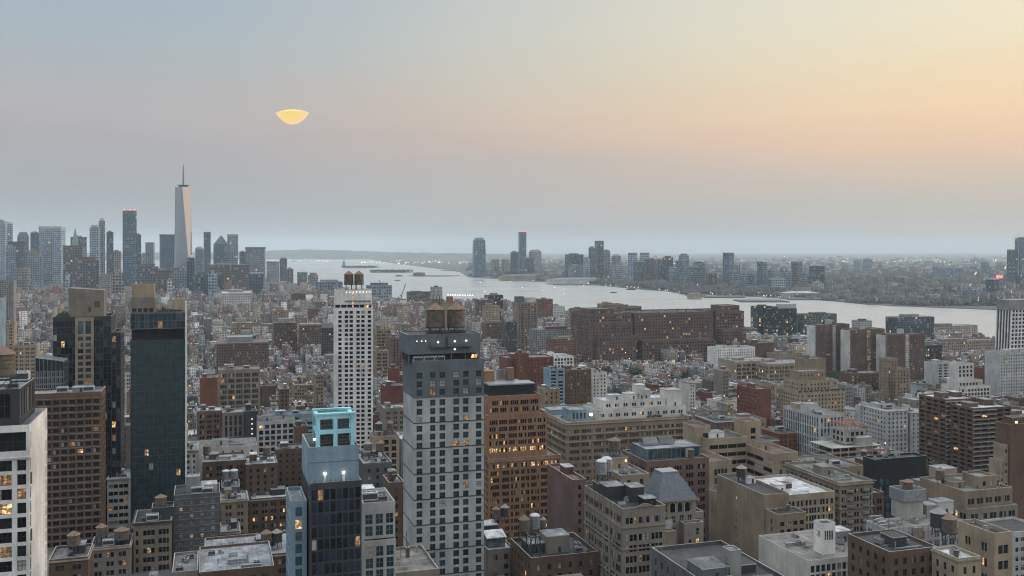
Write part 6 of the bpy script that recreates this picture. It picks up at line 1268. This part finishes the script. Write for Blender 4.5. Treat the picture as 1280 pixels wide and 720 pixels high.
groundmat('city_ground', (.045,.046,.048), (.075,.074,.072), .03); groundmat('far_land', (.035,.05,.045), (.09,.095,.09), .004); groundmat('hill_green', (.035,.05,.035), (.07,.085,.06), .003); groundmat('isle', (.05,.065,.04), (.10,.095,.08), .02)
G0 = lambda px, py, z=0: (PX(px, GD(py, z)), GD(py, z))
SHX = [(345,352),(410,359),(520,377),(600,383),(720,391),(900,407),(1000,418),(1245,432)]
shoreM = [(1700,-200),(1250,700)]+[(PX(x,HC*F/(y-EY)),HC*F/(y-EY)) for x,y in SHX[::-1]]+[(PX(325,5900),5900),(-2600,5600),(-4200,3000),(-5000,-200)]
sheet('city_ground', shoreM, 1.4, 'city_ground')
shoreN = [G0(1700,386),G0(1245,387.5),G0(1180,385),G0(1085,381),G0(1035,376),G0(985,373.5),G0(940,371),G0(885,368.5),G0(870,371),G0(835,364.5),G0(790,361),G0(740,356),G0(690,353.5),G0(640,350.5),G0(585,346.5),(PX(575,6800),6800),(PX(560,7600),7600),(PX(500,10800),10800),(PX(470,14500),14500),(-2600,17500),(-3000,29000),(27500,29000),(27500,2600)]
sheet('far_shore_land', shoreN, 1.6, 'far_land')
sheet('river_water', [(-28800,-400),(28800,-400),(28800,44500),(-28800,44500)], 0.0, 'water', False)
sheet('far_plain', [(-28000,29500),(28000,29500),(28000,44000),(-28000,44000)], 2.0, 'far_land')
# islands and piers
def isle(px0, px1, py, depth, name, mat='isle', z=2.0):
    D = GD(py); x0, x1 = PX(px0, D), PX(px1, D); n = 22; a = []
    for i in range(n): t = 2*pi*i/n; a.append(((x0+x1)/2+(x1-x0)/2*cos(t)*(1+.1*sin(3*t)), D+depth/2+depth/2*sin(t)*(1+.12*cos(2*t)))) 
    return sheet(name, a, z, mat)
isle(424,470,335.5,420,'harbour_island'); isle(458,513,341.3,380,'harbour_island'); isle(508,572,345.8,260,'harbour_island'); isle(548,585,339,300,'harbour_island')
for (x0,x1,py) in ((640,690,351.5),(692,760,356.5),(985,1040,374.8),(925,985,377.5),(880,930,372)):
    D = GD(py); sheet('pier', [(PX(x0,D),D-20),(PX(x1,D),D-20),(PX(x1,D),D+90),(PX(x0,D),D+90)], 3.2, 'wall_darkgrey')
# hills beyond the harbour
def hills(name, pts, D, depth):
    mb = MB(); n = len(pts); rr = random.Random(4)
    xs = np.linspace(pts[0][0], pts[-1][0], 90); P = np.interp(xs, [p[0] for p in pts], [p[1] for p in pts])
    prof = [(0,0),(.2,.55),(.45,.95),(.6,1.0),(.8,.7),(1,0)]
    for j,(f,k) in enumerate(prof):
        for x, y in zip(xs, P): h = max(3, PZ(y, D+depth*.5)); mb.v.append((PX(x, D+depth*.5), D+depth*f, 1.0+h*k*(1+.05*rr.uniform(-1,1)*(0<j<5))))
    N = len(xs)
    for j in range(len(prof)-1):
        for i in range(N-1): a = j*N+i; mb.f.append((a,a+1,a+1+N,a+N)); mb.m.append(mb.mi('hill_green'))
    o = mb.build(name); o['kind'] = 'structure'
hills('distant_hills', [(270,315.6),(300,314.4),(335,313.2),(380,312.2),(430,313.2),(480,315.2),(540,316.3),(600,317.0),(640,317.6)], 16500, 4200)
hills('distant_hills', [(-80,318),(60,317),(170,315.8),(290,315.4)], 15000, 4000)
hills('far_ridge', [(560,318.2),(600,317.4),(680,317.0),(800,317.3),(900,317.0),(1050,317.2),(1200,316.8),(1380,317)], 38000, 4000)
# ---- haze box, round everything but the sky and the lamp reflection
mh = bpy.data.materials.new('haze_air'); mh.use_nodes = True; ntz = mh.node_tree; ntz.nodes.clear()
pv = ntz.nodes.new('ShaderNodeVolumePrincipled'); pv.inputs['Color'].default_value = (.77,.88,.95,1); pv.inputs['Density'].default_value = 3.7e-5; pv.inputs['Anisotropy'].default_value = 0.0
ou = ntz.nodes.new('ShaderNodeOutputMaterial'); ntz.links.new(pv.outputs[0], ou.inputs['Volume']); M['haze_air'] = mh
mb = MB(); mb.box(-29000,-600,-1.0,29000,45000,560,'haze_air',True); hz = mb.build('haze'); hz['kind'] = 'stuff'
# ---- lamp reflection in window glass, built as a glowing half disc outside the haze
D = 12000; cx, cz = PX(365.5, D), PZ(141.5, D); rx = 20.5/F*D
m, nt, bs = newmat('reflection_glow'); tcm = N_(nt, 'ShaderNodeTexCoord').outputs['Object']
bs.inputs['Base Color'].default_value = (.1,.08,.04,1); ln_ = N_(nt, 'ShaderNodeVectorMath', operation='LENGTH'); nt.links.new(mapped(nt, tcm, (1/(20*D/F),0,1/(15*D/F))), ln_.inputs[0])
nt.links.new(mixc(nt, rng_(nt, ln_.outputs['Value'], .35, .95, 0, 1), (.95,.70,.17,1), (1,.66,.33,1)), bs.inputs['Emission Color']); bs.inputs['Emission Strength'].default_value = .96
mb = MB(); k = mb.mi('reflection_glow'); NU = 40
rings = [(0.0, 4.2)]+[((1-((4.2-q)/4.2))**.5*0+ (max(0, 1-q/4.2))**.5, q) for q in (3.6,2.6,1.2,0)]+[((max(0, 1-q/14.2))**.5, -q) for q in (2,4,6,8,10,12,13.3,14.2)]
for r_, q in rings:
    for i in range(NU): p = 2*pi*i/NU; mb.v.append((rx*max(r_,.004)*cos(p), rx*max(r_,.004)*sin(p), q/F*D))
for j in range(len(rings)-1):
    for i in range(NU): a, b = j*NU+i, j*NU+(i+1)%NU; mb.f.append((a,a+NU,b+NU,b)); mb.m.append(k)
mo = mb.build('lamp_reflection'); mo.location = (cx, D, cz); mo.rotation_euler = (0, R(-2), 0)
tag(mo, 'glowing yellow half disc with flat top, a lamp reflected in window glass against the sky', 'moon')  # category moon only stands in for the lamp reflection
# ================================================================== harbour things
def statue():
    D = GD(334.5); X = PX(427, D); t = empty('monument', (X, D+120, 2), 0, 'tiny statue on a tall stone pedestal on the harbour island', 'statue')
    mb = MB(); mb.prism([(30*cos(a),30*sin(a)) for a in np.linspace(0,2*pi,12)[:-1]],0,14,'wall_stone'); mb.build('star_base', t); mb = MB(); mb.box(-11,-11,14,11,11,46,'wall_stone'); mb.build('pedestal', t)
    mb = MB(); mb.cyl(0,0,46,78,7,'copper_green',10,4); mb.cyl(0,0,78,84,2.6,'copper_green',8,2); mb.bar((3,0,76),(8,0,94),2.4,'copper_green'); mb.cyl(8,0,94,98,2.2,'copper_green',6,.4); mb.build('figure', t)
statue()
def low_block(name, label, cat, px, D, w, d, h, mat, roof='grey', part='roof'):
    t = empty(name, (PX(px, D), D, 1.5), R(rnd.uniform(0,30)), label, cat); mb = MB(); mb.box(-w/2,-d/2,0,w/2,d/2,h,mat,uvs=mat.startswith('ww_')); mb.build('wall', t); mb = MB(); q=[(-w/2-1,-d/2-1),(w/2+1,-d/2-1),(w/2+1,d/2+1),(-w/2-1,d/2+1)]; mb.prism(q,h+.02,h+h*.4,'roof_'+roof,[(x*.5,y*.3) for x,y in q]); mb.build('roof', t); return t
low_block('hall','brick hall with hipped roof on the near harbour island','building',524,GD(345.8)+90,70,30,16,'ww_brick','brown'); low_block('hall','small brick house at the pier end across the river','building',868,GD(373.5),42,24,13,'ww_tan','grey')
low_block('warehouse','long pink stone warehouse on the far pier','warehouse',654,GD(350.5),260,40,22,'ww_tan','grey'); low_block('warehouse','long white apartment row on the far pier','apartment building',722,GD(355),290,40,20,'ww_white','silver'); low_block('ferry_terminal','low terminal with pale roof at the far waterfront','building',1000,GD(372),120,40,14,'ww_pale','white')
low_block('warehouse','pale riverside shed with white roof before the long red warehouse','warehouse',590,2750,70,30,10,'ww_white','white')
def boat(px, py, L, label, kind):
    D = GD(py); t = empty('boat', (PX(px, D), D, 0), R(rnd.uniform(-15,15)), label, 'boat', None); hb = L*.12
    q = [(-L/2,-L*.1),(L*.36,-L*.1),(L/2,0),(L*.36,L*.1),(-L/2,L*.1)]; mb = MB(); mb.prism([(x*.96,y*.85) for x,y in q],-.4,hb,'wall_darkgrey' if kind else 'wall_charcoal',q); mb.build('hull', t)
    if kind: mb = MB(); mb.box(-L*.38,-L*.08,hb+.01,L*.26,L*.08,hb+L*.1,'wall_white',True); mb.build('cabin', t); mb = MB(); mb.box(0,-L*.05,hb+L*.1+.01,L*.18,L*.05,hb+L*.17,'wall_white',True); mb.build('bridge', t)
    else: mb = MB(); mb.box(-L*.44,-L*.06,hb+.01,-L*.3,L*.06,hb+L*.12,'wall_offwhite',True); mb.build('wheelhouse', t); mb = MB(); mb.box(-L*.25,-L*.07,hb+.01,L*.34,L*.07,hb+L*.05,'cone_rust',True); mb.build('cargo', t)
for a in ((767,366.3,26,'small dark ferry in mid river, nearest the huge brown block',1),(789,362.3,38,'low barge in mid river toward the far shore',0),(810,362,26,'short barge beside another near the far shore',0),(497,351,30,'small boat off the near harbour island',1),(367,327.5,60,'pale ship far out before the harbour hills',1),(499,345.5,45,'dark barge beside the near harbour island',0),(936,366.5,18,'sailing tender off the huge brown block end',1)): boat(*a)
luffing_crane(479,3300,363,-5,350,'luffing crane leaning left over the harbour warehouses'); luffing_crane(502,3100,371,5,355,'luffing crane leaning right over the harbour warehouses'); tower_crane(1273,4250,345,296,40,'pale tower crane between two towers at the right edge')
# ferris-like string of pier lights
t = empty('lit_pier', (PX(577,3000), 3000, 1.5), R(-14), 'white pier pavilion with a row of bright lamps by the harbour', 'pier'); mb = MB(); mb.box(-45,-12,0,45,12,3,'wall_concrete'); mb.build('deck', t)
for i in range(11): mb = MB(); mb.box(-42+i*8,-10,3,-41+i*8,-9,13,'white_metal'); mb.build('lamp_post', t); mb = MB(); mb.box(-43+i*8,-11,13,-40+i*8,-8,15.5,'lit_white'); mb.build('lamp_head', t)
# ================================================================== FILLERS on the street grid
gc, gs = cos(R(GR)), sin(R(GR))
def g2w(u, v): return (u*gc-v*gs, u*gs+v*gc)
def proj(x, y, z): return (640+F*x/y, EY+(HC-z)*F/y)
RECTS = []
for q in HERO:
    o = q.get('o')
    if o is not None: RECTS.append((o.ox, o.oy, o.rot, o.w, o.d))
    elif q.get('rect'): RECTS.append((q['rect'][0], q['rect'][1], R(GR), q['rect'][2], q['rect'][3]))
    elif q.get('circ'): x, y, r = q['circ']; RECTS.append((x-r, y-r, 0, 2*r, 2*r))
RA = np.array(RECTS)
def hits(u0, v0, u1, v1, pad=2.0):
    pts = np.array([g2w(u, v) for u in np.linspace(u0, u1, 5) for v in np.linspace(v0, v1, 5)])
    dx = pts[:,None,0]-RA[None,:,0]; dy = pts[:,None,1]-RA[None,:,1]; c = np.cos(RA[:,2]); s = np.sin(RA[:,2])
    lx = dx*c+dy*s; ly = -dx*s+dy*c
    if np.any((lx > -pad) & (lx < RA[:,3]+pad) & (ly > -pad) & (ly < RA[:,4]+pad)): return True
    cu, cv = RA[:,0]*gc+RA[:,1]*gs, -RA[:,0]*gs+RA[:,1]*gc
    return bool(np.any((cu > u0-1) & (cu < u1+1) & (cv > v0-1) & (cv < v1+1)))
def inside(poly, x, y):
    r = False; j = len(poly)-1
    for i in range(len(poly)):
        (xi, yi), (xj, yj) = poly[i], poly[j]
        if (yi > y) != (yj > y) and x < (xj-xi)*(y-yi)/(yj-yi)+xi: r = not r
        j = i
    return r
def cap_y(pa, pb, D):
    """lowest allowed roof row so that no filler hides a hero behind it"""
    y = 0
    if pb > 345: y = np.interp((pa+pb)/2, [345,420,470,560,640,700,760,800,930,950,1010,1060,1110,1170,1245], [343,351,371,374,373,386,388,394,409,416,420,416,415,410,421])+rr.uniform(0,9)
    for x, ty, hh, px, py in TREE_AT:
        if ty > D+3 and pa-3 < px < pb+3: y = max(y, EY+(HC-hh*.35)*F/ty)
    for q in HERO:
        if q['D'] > D-4 and q['px1'] > pa and q['px0'] < pb: y = max(y, q['yb'] if q['yb'] < 719 else 719)
    return y
# trees the photograph shows: (px, ground row, height)
TREE_AT = []
PARK = [(150,437,12),(156,441,13),(163,435,12),(169,443,12),(176,440,12),(183,436,13),(160,447,12),(245,545,10),(255,547,11),(288,545,11),(352,553,8),(740,500,13),(748,503,12),(756,499,13),(763,502,12),(733,506,11),(770,497,12),(792,470,13),(800,473,12),(760,470,13),(752,468,12),(745,473,12),(848,478,11),(856,476,12),(1037,476,13),(1045,478,14),(1053,476,13),(1060,479,12),(1068,482,12),(1076,480,13),(1101,492,14),(1108,495,13),(1170,470,11),(1176,474,12),
 (1242,492,13),(1250,490,14),(1258,488,13),(1266,491,14),(1274,489,13),(1246,497,12),(1262,498,13),(1158,611,17),(1163,606,18),(1168,613,17),(1173,608,18),(1179,614,17),(1184,617,16),(1190,612,16),(1196,619,16),(1202,616,15),(1209,620,15),(1152,604,17),(1216,621,15),(1224,622,15),(1146,607,15),
 (1130,478,12),(1150,500,12),(1040,512,12),(1075,515,11),(1090,508,11),(820,505,11),(835,512,10),(1160,480,12),(1120,486,12),(330,512,11),(292,524,10),(365,470,11),(470,470,11),(655,505,11),(1215,514,11),(1065,470,12),(985,505,11)]
for i, (px, py, hh) in enumerate(PARK):
    D = GD(py, 5); TREE_AT.append((PX(px, D), D, hh, px, py))
def treehit(u0, v0, u1, v1):
    for x, y, hh, px, py in TREE_AT:
        u, v = x*gc+y*gs, -x*gs+y*gc
        if u0-hh*.3 < u < u1+hh*.3 and v0-hh*.3 < v < v1+hh*.3: return True
    return False
LOTS = []
rr = random.Random(21)
for kv in range(1, 42):
    for ku in range(-9, 9):
        v0 = kv*80+10; u_off = 40 if kv % 5 else 46
        for row in (0, 1):
            u = ku*270+115+8
            while u < ku*270+115+258:
                x, y = g2w(u, v0+row*33)
                D0 = y
                if D0 < 700: wd = rr.choice((8,12,16,20,24,30)); 
                elif D0 < 1500: wd = rr.choice((5,6,6,7,7,8,9,10,12,16,22))
                else: wd = rr.choice((6,7,8,9,10,12,14,18,24))
                dp = rr.uniform(20, 29) if D0 < 700 else rr.uniform(13, 22); va = v0+row*(62-dp) if row else v0
                wd = min(wd, ku*270+115+270-u); LOTS.append((u, va, u+wd, va+dp)); u += wd+(.25 if rr.random() < .8 else rr.uniform(2, 10))
CITY = []
for (u0, v0, u1, v1) in LOTS:
    x, y = g2w((u0+u1)/2, (v0+v1)/2)
    if y < 215 or not inside(shoreM, x, y): continue
    pts = [proj(*g2w(u, v), 0) for u in (u0, u1) for v in (v0, v1) if g2w(u, v)[1] > 150]
    if len(pts) < 4: continue
    pa, pb = min(p[0] for p in pts), max(p[0] for p in pts)
    if pb < -60 or pa > 1340: continue
    if hits(u0, v0, u1, v1) or treehit(u0, v0, u1, v1): continue
    D = min(g2w(u0, v0)[1], g2w(u1, v0)[1])
    r = rr.random()
    if y < 560: h = rr.uniform(24, 60)
    elif y < 760: h = rr.uniform(14, 34) if r < .8 else rr.uniform(34, 48)
    elif y < 1500: h = rr.uniform(11, 19) if r < .80 else rr.uniform(19, 32) if r < .96 else rr.uniform(32, 46)
    else: h = rr.uniform(12, 24) if r < .74 else rr.uniform(24, 38) if r < .95 else rr.uniform(38, 56)
    yc = cap_y(pa-1, pb+1, D); hm = PZ(yc, D) if yc else 999
    if D < 470: hm = min(hm, PZ(692 if (pa+pb)/2 > 500 else 676, D))
    h = min(h, hm)
    if h < 7: continue
    CITY.append((y, u0, v0, u1, v1, h, pa, pb, D))
CITY.sort()
sky = np.full(1500, 900.0)
ev = sorted([(q['D'], q) for q in HERO], key=lambda t: t[0]); ei = 0
NEAR, MASS = [], []
for cdat in CITY:
    y, u0, v0, u1, v1, h, pa, pb, D = cdat
    while ei < len(ev) and ev[ei][0] < D:
        q = ev[ei][1]; a, b = int(max(0, q['px0']+100)), int(min(1499, q['px1']+100)); sky[a:b] = np.minimum(sky[a:b], q['top']); ei += 1
    a, b = int(max(0, pa+100)), int(min(1499, pb+100))+1
    top = EY+(HC-h)*F/D; vis = (np.minimum(sky[a:b], 725)-top)
    area = float(np.clip(vis, 0, 40).sum()); sky[a:b] = np.minimum(sky[a:b], top)
    if area > 12 and len(NEAR) < 255 and y < 1150: NEAR.append(cdat)
    else: MASS.append(cdat)
FW = [('redbrick','red brick'),('brown','brown brick'),('tan','tan'),('stone','grey stone'),('grey','grey'),('offwhite','off-white'),('beige','beige'),('purple','dull maroon'),('darkgrey','charcoal'),('orange','orange brick'),('lightgrey','pale grey'),('white','white')]
FWw = (13,11,11,10,12,9,8,6,8,2,7,5)
FR = [('silver','silver roof'),('white','white roof'),('grey','grey roof'),('tar','black roof'),('gravel','gravel roof'),('brown','reddish roof')]
FRw = (28,7,24,20,14,6)
LABELS = {}
def near_label(cx, cy, D, wname, rname, h, extra):
    best, bd = None, 1e9
    for q in HERO:
        if not q.get('short'): continue
        mx, my = (q['px0']+q['px1'])/2, (q['top']+q['yb'])/2 if q['yb'] < 719 else (q['top']+700)/2
        dd = abs(cx-mx)/1.0+abs(cy-my)*.7+abs(D-q['D'])*.02
        if dd < bd: bd, best = dd, q
    side = 'behind' if D > best['D']+15 and abs(cx-(best['px0']+best['px1'])/2) < (best['px1']-best['px0'])*.7 else 'before' if D < best['D']-15 and abs(cx-(best['px0']+best['px1'])/2) < (best['px1']-best['px0'])*.7 else 'left of' if cx < (best['px0']+best['px1'])/2 else 'right of'
    kind = 'row house' if h < 15 else 'walk-up' if h < 24 else 'loft'
    base = f'{wname} {kind} with {rname}'
    ORD = ['', 'second ', 'third ', 'fourth ', 'fifth ', 'sixth ', 'seventh ', 'eighth ', 'ninth ', 'tenth ']
    for e in ['']+extra:
        l = f'{base}{e} {side} {best["short"]}'
        if l not in LABELS and len(l.split()) <= 16: LABELS[l] = 1; return l
    l0 = f'{base} {side} {best["short"]}'; k = LABELS[l0] = LABELS.get(l0, 1)+1
    l = f'{ORD[min(k-1,9)]}{base} {side} {best["short"]}'
    LABELS[l] = LABELS.get(l, 0)+1
    return l
DUP = []
for (y, u0, v0, u1, v1, h, pa, pb, D) in NEAR:
    mt, wn = rr.choices(FW, FWw)[0]; rf, rn = rr.choices(FR, FRw)[0]; w, d = u1-u0, v1-v0
    ty = EY+(HC-h)*F/D
    kk = 'row_house' if h < 15 else 'walk_up_building' if h < 24 else 'loft_building'
    x, yy = g2w(u0, v0); t = empty(kk, (x, yy, 0), R(GR), None, 'row house' if h < 15 else 'apartment building' if h < 24 else 'loft building', 'low buildings on the street grid')
    s = S(fh=rr.choice((3.0,3.2,3.5)), bw=rr.choice((2.0,2.4,3.0)) if w < 14 else rr.choice((2.8,3.6,4.4)), ww=rr.uniform(.95,1.3), wz=(.24,.8), mx=.5, tm=rr.uniform(.8,1.4), lit=.018, dim=.03, blind=.25, glass=rr.choice(('glass_dark','glass_dark','glass_mid')), g=1 if w < 14 else rr.choice((1,2)))
    side = S(fh=s.fh, bw=5, ww=.9, wz=(.3,.75), tm=1.6, lit=.03) if rr.random() < .5 else None
    vol(t, 0, 0, 0, w, d, h, mt, s, side, side, roof=rf, par=rr.uniform(.5,1.1), cornice=(rr.choice(('tan','darkgrey','beige','offwhite')), -.2, .6, .4) if rr.random() < .5 else None)
    extra = [f' and {"low" if h < 18 else "high"} bulkhead', f', {"narrow" if w < 10 else "wide"}']
    if rr.random() < .85: bulkhead(t, w*rr.uniform(.1,.5), d*rr.uniform(.25,.6), h, max(2.4,w*rr.uniform(.2,.35)), min(6,d*.3), rr.uniform(2.3,3.4), rr.choice((mt,'grey','brown','lightgrey')), rr.choice(('silver','grey','tar','white')), D < 600)
    if D < 700: clutter(t, .4, .4, h, w-.8, d-.8, 5 if w < 14 else 9, rr)
    else: clutter(t, .4, .4, h, w-.8, d-.8, 2 if w < 12 else 3, rr)
    t['label'] = near_label((pa+pb)/2, ty+8, D, wn, rn, h, extra)
    if w > 11 and h > 16 and rr.random() < (.42 if D < 800 else .3):
        lb = t['label']; c = g2w(u0+w*rr.uniform(.3,.7), v0+d*rr.uniform(.4,.75))
        tk = rr.choice(('wood','rust','grey','wood','dark')); nm = {'wood':'wooden','rust':'rust coned','grey':'grey coned','dark':'dark','steel':'steel'}[tk]
        ref = lb.split(' with ')[0]; tail = lb[lb.index(' the ')+1:] if ' the ' in lb else 'the street grid'
        l2 = f'{nm} tank on the {ref} near {tail}'
        LABELS[l2] = LABELS.get(l2, 0)+1
        if LABELS[l2] > 1: l2 = f'{["another","third","fourth","fifth","sixth","seventh"][min(LABELS[l2]-2,5)]} {l2}'
        tank((*c, h), l2, tk, rr.uniform(1.6,2.2), rr.uniform(.9,1.15))
# ---- the rest of the low city, far past counting: one mass
PALC = [(.13,.058,.044),(.095,.062,.047),(.20,.155,.11),(.16,.14,.12),(.14,.14,.14),(.32,.30,.27),(.25,.20,.145),(.10,.07,.06),(.05,.054,.06),(.22,.22,.22),(.50,.49,.47)]
PALW = (16,14,10,9,9,7,8,8,9,5,4)
ROOFC = [(.22,.232,.245),(.42,.43,.44),(.125,.13,.135),(.045,.047,.05),(.19,.18,.16),(.13,.085,.07)]; ROOFW = (28,8,24,20,14,6)
def mass(name, items):
    """items: (corner xy, rot, w, d, h, wall colour, roof colour); boxes with facade UVs and a Col attribute"""
    n = len(items); V = np.zeros((n,8,3), np.float32); Fc = np.zeros((n,5,4), np.int32); UV = np.full((n,5,4,2), -1, np.float32); Cl = np.zeros((n,5,4,4), np.float32); Cl[...,3] = 1
    tmpl = np.array([(0,1,5,4),(1,2,6,5),(2,3,7,6),(3,0,4,7),(4,5,6,7)])
    for i, ((x,y),r,w,d,z0,h,wc,rc, *_e) in enumerate(items):
        c, s = cos(r), sin(r)
        for k, (a, b) in enumerate(((0,0),(w,0),(w,d),(0,d))):
            X, Y = x+a*c-b*s, y+a*s+b*c; V[i,k] = (X,Y,z0); V[i,k+4] = (X,Y,z0+h)
        Fc[i] = tmpl+8*i
        for f, L in enumerate((w,d,w,d)): o = (i*7)%97*2.5; UV[i,f] = ((o,.02),(o+L,.02),(o+L,h),(o,h)); Cl[i,f,:,:3] = wc
        Cl[i,4,:,:3] = rc
    me = bpy.data.meshes.new(name); me.vertices.add(n*8); me.vertices.foreach_set('co', V.ravel()); me.loops.add(n*20); me.loops.foreach_set('vertex_index', Fc.ravel()); me.polygons.add(n*5); me.polygons.foreach_set('loop_start', np.arange(0,n*20,4,dtype=np.int32)); me.update(calc_edges=True)
    u = me.uv_layers.new(name='UVMap'); u.data.foreach_set('uv', UV.ravel()); ca = me.color_attributes.new('Col','FLOAT_COLOR','CORNER'); ca.data.foreach_set('color', Cl.ravel()); me.materials.append(M['ww_mass']); me.validate(); o = link(name, me); o['kind'] = 'stuff'; return o
def mitem(xy, r, w, d, h, out, z0=0):
    wc = np.array(rr.choices(PALC, PALW)[0])*rr.uniform(.75,1.25); rc = np.array(rr.choices(ROOFC, ROOFW)[0])*rr.uniform(.8,1.15)
    out.append((xy,r,w,d,z0,h,wc,rc))
    c, s = cos(r), sin(r)
    for _ in range(rr.choice((1,2,2,3,4,5))):
        a, b = rr.uniform(.05,.7)*w, rr.uniform(.1,.75)*d; bw, bd = min(w*.35,rr.uniform(1.2,5)), min(d*.3,rr.uniform(1.2,5)); g = rr.choice(((.34,.34,.34),(.22,.22,.22),(.16,.10,.08),(.42,.42,.42),(.07,.07,.07),(.12,.12,.12)))
        out.append(((xy[0]+a*c-b*s, xy[1]+a*s+b*c), r, bw, bd, z0+h, rr.uniform(1.5,4), np.array(g), np.array(rr.choices(ROOFC, ROOFW)[0])))
it = []
for (y,u0,v0,u1,v1,h,pa,pb,D) in MASS:
    mitem(g2w(u0,v0), R(GR), u1-u0, v1-v0, h, it)
    if y > 700 and rr.random() < .6:                                   # lower rear wing
        e = rr.uniform(4, 9); vq = v1+.02 if (v0 % 80) < 25 else v0-e-.02; it.append((g2w(u0+(u1-u0)*.3, vq), R(GR), (u1-u0)*.6, e, 0, h*rr.uniform(.4,.8), np.array(rr.choices(PALC, PALW)[0]), np.array(rr.choices(ROOFC, ROOFW)[0])))
mass('low_city_blocks', it)
it = []
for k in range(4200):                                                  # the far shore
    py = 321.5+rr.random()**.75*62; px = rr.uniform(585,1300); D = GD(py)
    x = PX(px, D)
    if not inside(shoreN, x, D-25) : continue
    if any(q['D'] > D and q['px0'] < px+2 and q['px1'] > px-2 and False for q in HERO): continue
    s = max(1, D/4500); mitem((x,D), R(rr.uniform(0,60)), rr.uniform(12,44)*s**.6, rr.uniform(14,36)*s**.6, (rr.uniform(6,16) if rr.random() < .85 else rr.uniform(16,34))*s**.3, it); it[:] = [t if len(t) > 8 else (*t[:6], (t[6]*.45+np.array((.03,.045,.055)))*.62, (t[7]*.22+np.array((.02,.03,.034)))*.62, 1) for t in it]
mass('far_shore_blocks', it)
# trees
for i,(x,y,hh,px,py) in enumerate(TREE_AT):
    best = min((q for q in HERO if q.get('short')), key=lambda q: abs(px-(q['px0']+q['px1'])/2)+abs(py-10-(q['top']+min(q['yb'],700))/2)*.6)
    sd = 'left of' if px < (best['px0']+best['px1'])/2 else 'right of'
    b = f'{"tall" if hh > 12 else "round"} dark green street tree {sd} {best["short"]}'; LABELS[b] = LABELS.get(b,0)+1
    if LABELS[b] > 1: b = f'{["second","third","fourth","fifth","sixth","seventh","eighth","ninth","tenth","eleventh","twelfth","thirteenth","fourteenth"][min(LABELS[b]-2,12)]} {b}'
    tree(x, y, hh*(1.15 if y < 900 else 1.4), b)
mb = MB(); rt = random.Random(5)                                       # scattered yard trees and the far park: one mass
for k in range(700):
    py = rt.uniform(372,540); px = rt.uniform(140,1270); D = GD(py, 4); x = PX(px, D); u, v = x*gc+D*gs, -x*gs+D*gc
    if D > 2100 or not inside(shoreM, x, D) or hits(u-3,v-3,u+3,v+3): continue
    vb = (v % 80)
    if not (36 < vb < 46 or vb < 9 or vb > 73): continue
    leaf_cloud(mb, (x,D,7), (3.4,3.4,4), 26, 1.1, rt)
for k in range(900):
    px = rt.uniform(1080,1245) if k < 200 else rt.uniform(640,1245); py = 377+(px-1080)/165*3.5+rt.uniform(-3,3) if k < 200 else rt.uniform(326,372); D = GD(py); x = PX(px, D)
    if inside(shoreN, x, D-30): leaf_cloud(mb, (x,D,6), (14,14,7), 16, 4.2, rt)
for k in range(120):
    px = rt.uniform(428,468) if k < 60 else rt.uniform(462,510); py = 335 if k < 60 else 340.8; D = GD(py)+rt.uniform(40,250); leaf_cloud(mb, (PX(px,GD(py)),D,9), (26,26,9), 12, 7, rt)
o = mb.build('far_trees'); o['kind'] = 'stuff'
# far lamps
mb = MB(); rt = random.Random(9)
def spark(x, y, z, s, mat):
    i = len(mb.v); k = mb.mi(mat); mb.v += [(x-s,y,z),(x,y-s,z),(x+s,y,z),(x,y+s,z),(x,y,z+s*1.2),(x,y,z-s*1.2)]
    for a in range(4): b=(a+1)%4; mb.f += [(i+a,i+b,i+4),(i+b,i+a,i+5)]; mb.m += [k,k]
def sp(px, py, zz, size, mat, D=None): D = D or GD(py, zz); spark(PX(px,D), D, PZ(py,D), size*D/F/2, mat)
for k in range(70): sp(rt.uniform(1040,1270), rt.gauss(326,2.2), 20, rt.uniform(.4,.9), rt.choice(('lamp','lamp','lamp_warm')))
for k in range(60): sp(rt.uniform(590,1060), rt.uniform(320.5,330), 15, rt.uniform(.35,.7), rt.choice(('lamp','lamp_warm')))
for k in range(55): sp(rt.uniform(600,1250), rt.uniform(333,368), 14, rt.uniform(.35,.75), rt.choice(('lamp','lamp_warm','lamp','lamp_warm','lamp_red')))
for k in range(55): sp(rt.uniform(450,585), rt.gauss(328,1.0), 12, rt.uniform(.4,1.0), 'lamp')
for k in range(26): sp(rt.uniform(340,420), rt.gauss(325.5,1.0), 12, rt.uniform(.4,.8), 'lamp')
for k in range(60): q = rt.uniform(690,1000); sp(q, np.interp(q,[690,740,790,835,885,940,1000],[352.5,355,359.5,363,367,369.5,372])-rt.uniform(0,1.5), 5, rt.uniform(.4,.8), rt.choice(('lamp','lamp_warm')))
for k in range(230): 
    py = rt.uniform(372,600); px = rt.uniform(20,1270); D = GD(py, 16); x = PX(px,D); u,v = x*gc+D*gs, -x*gs+D*gc
    if inside(shoreM,x,D) and not hits(u-1,v-1,u+1,v+1): spark(x, D, 16+rt.uniform(0,4), rt.uniform(.35,.75)*D/F/2+.12, rt.choice(('lamp','lamp_warm','lamp_warm','lit_white')))
o = mb.build('city_lights'); o['kind'] = 'stuff'
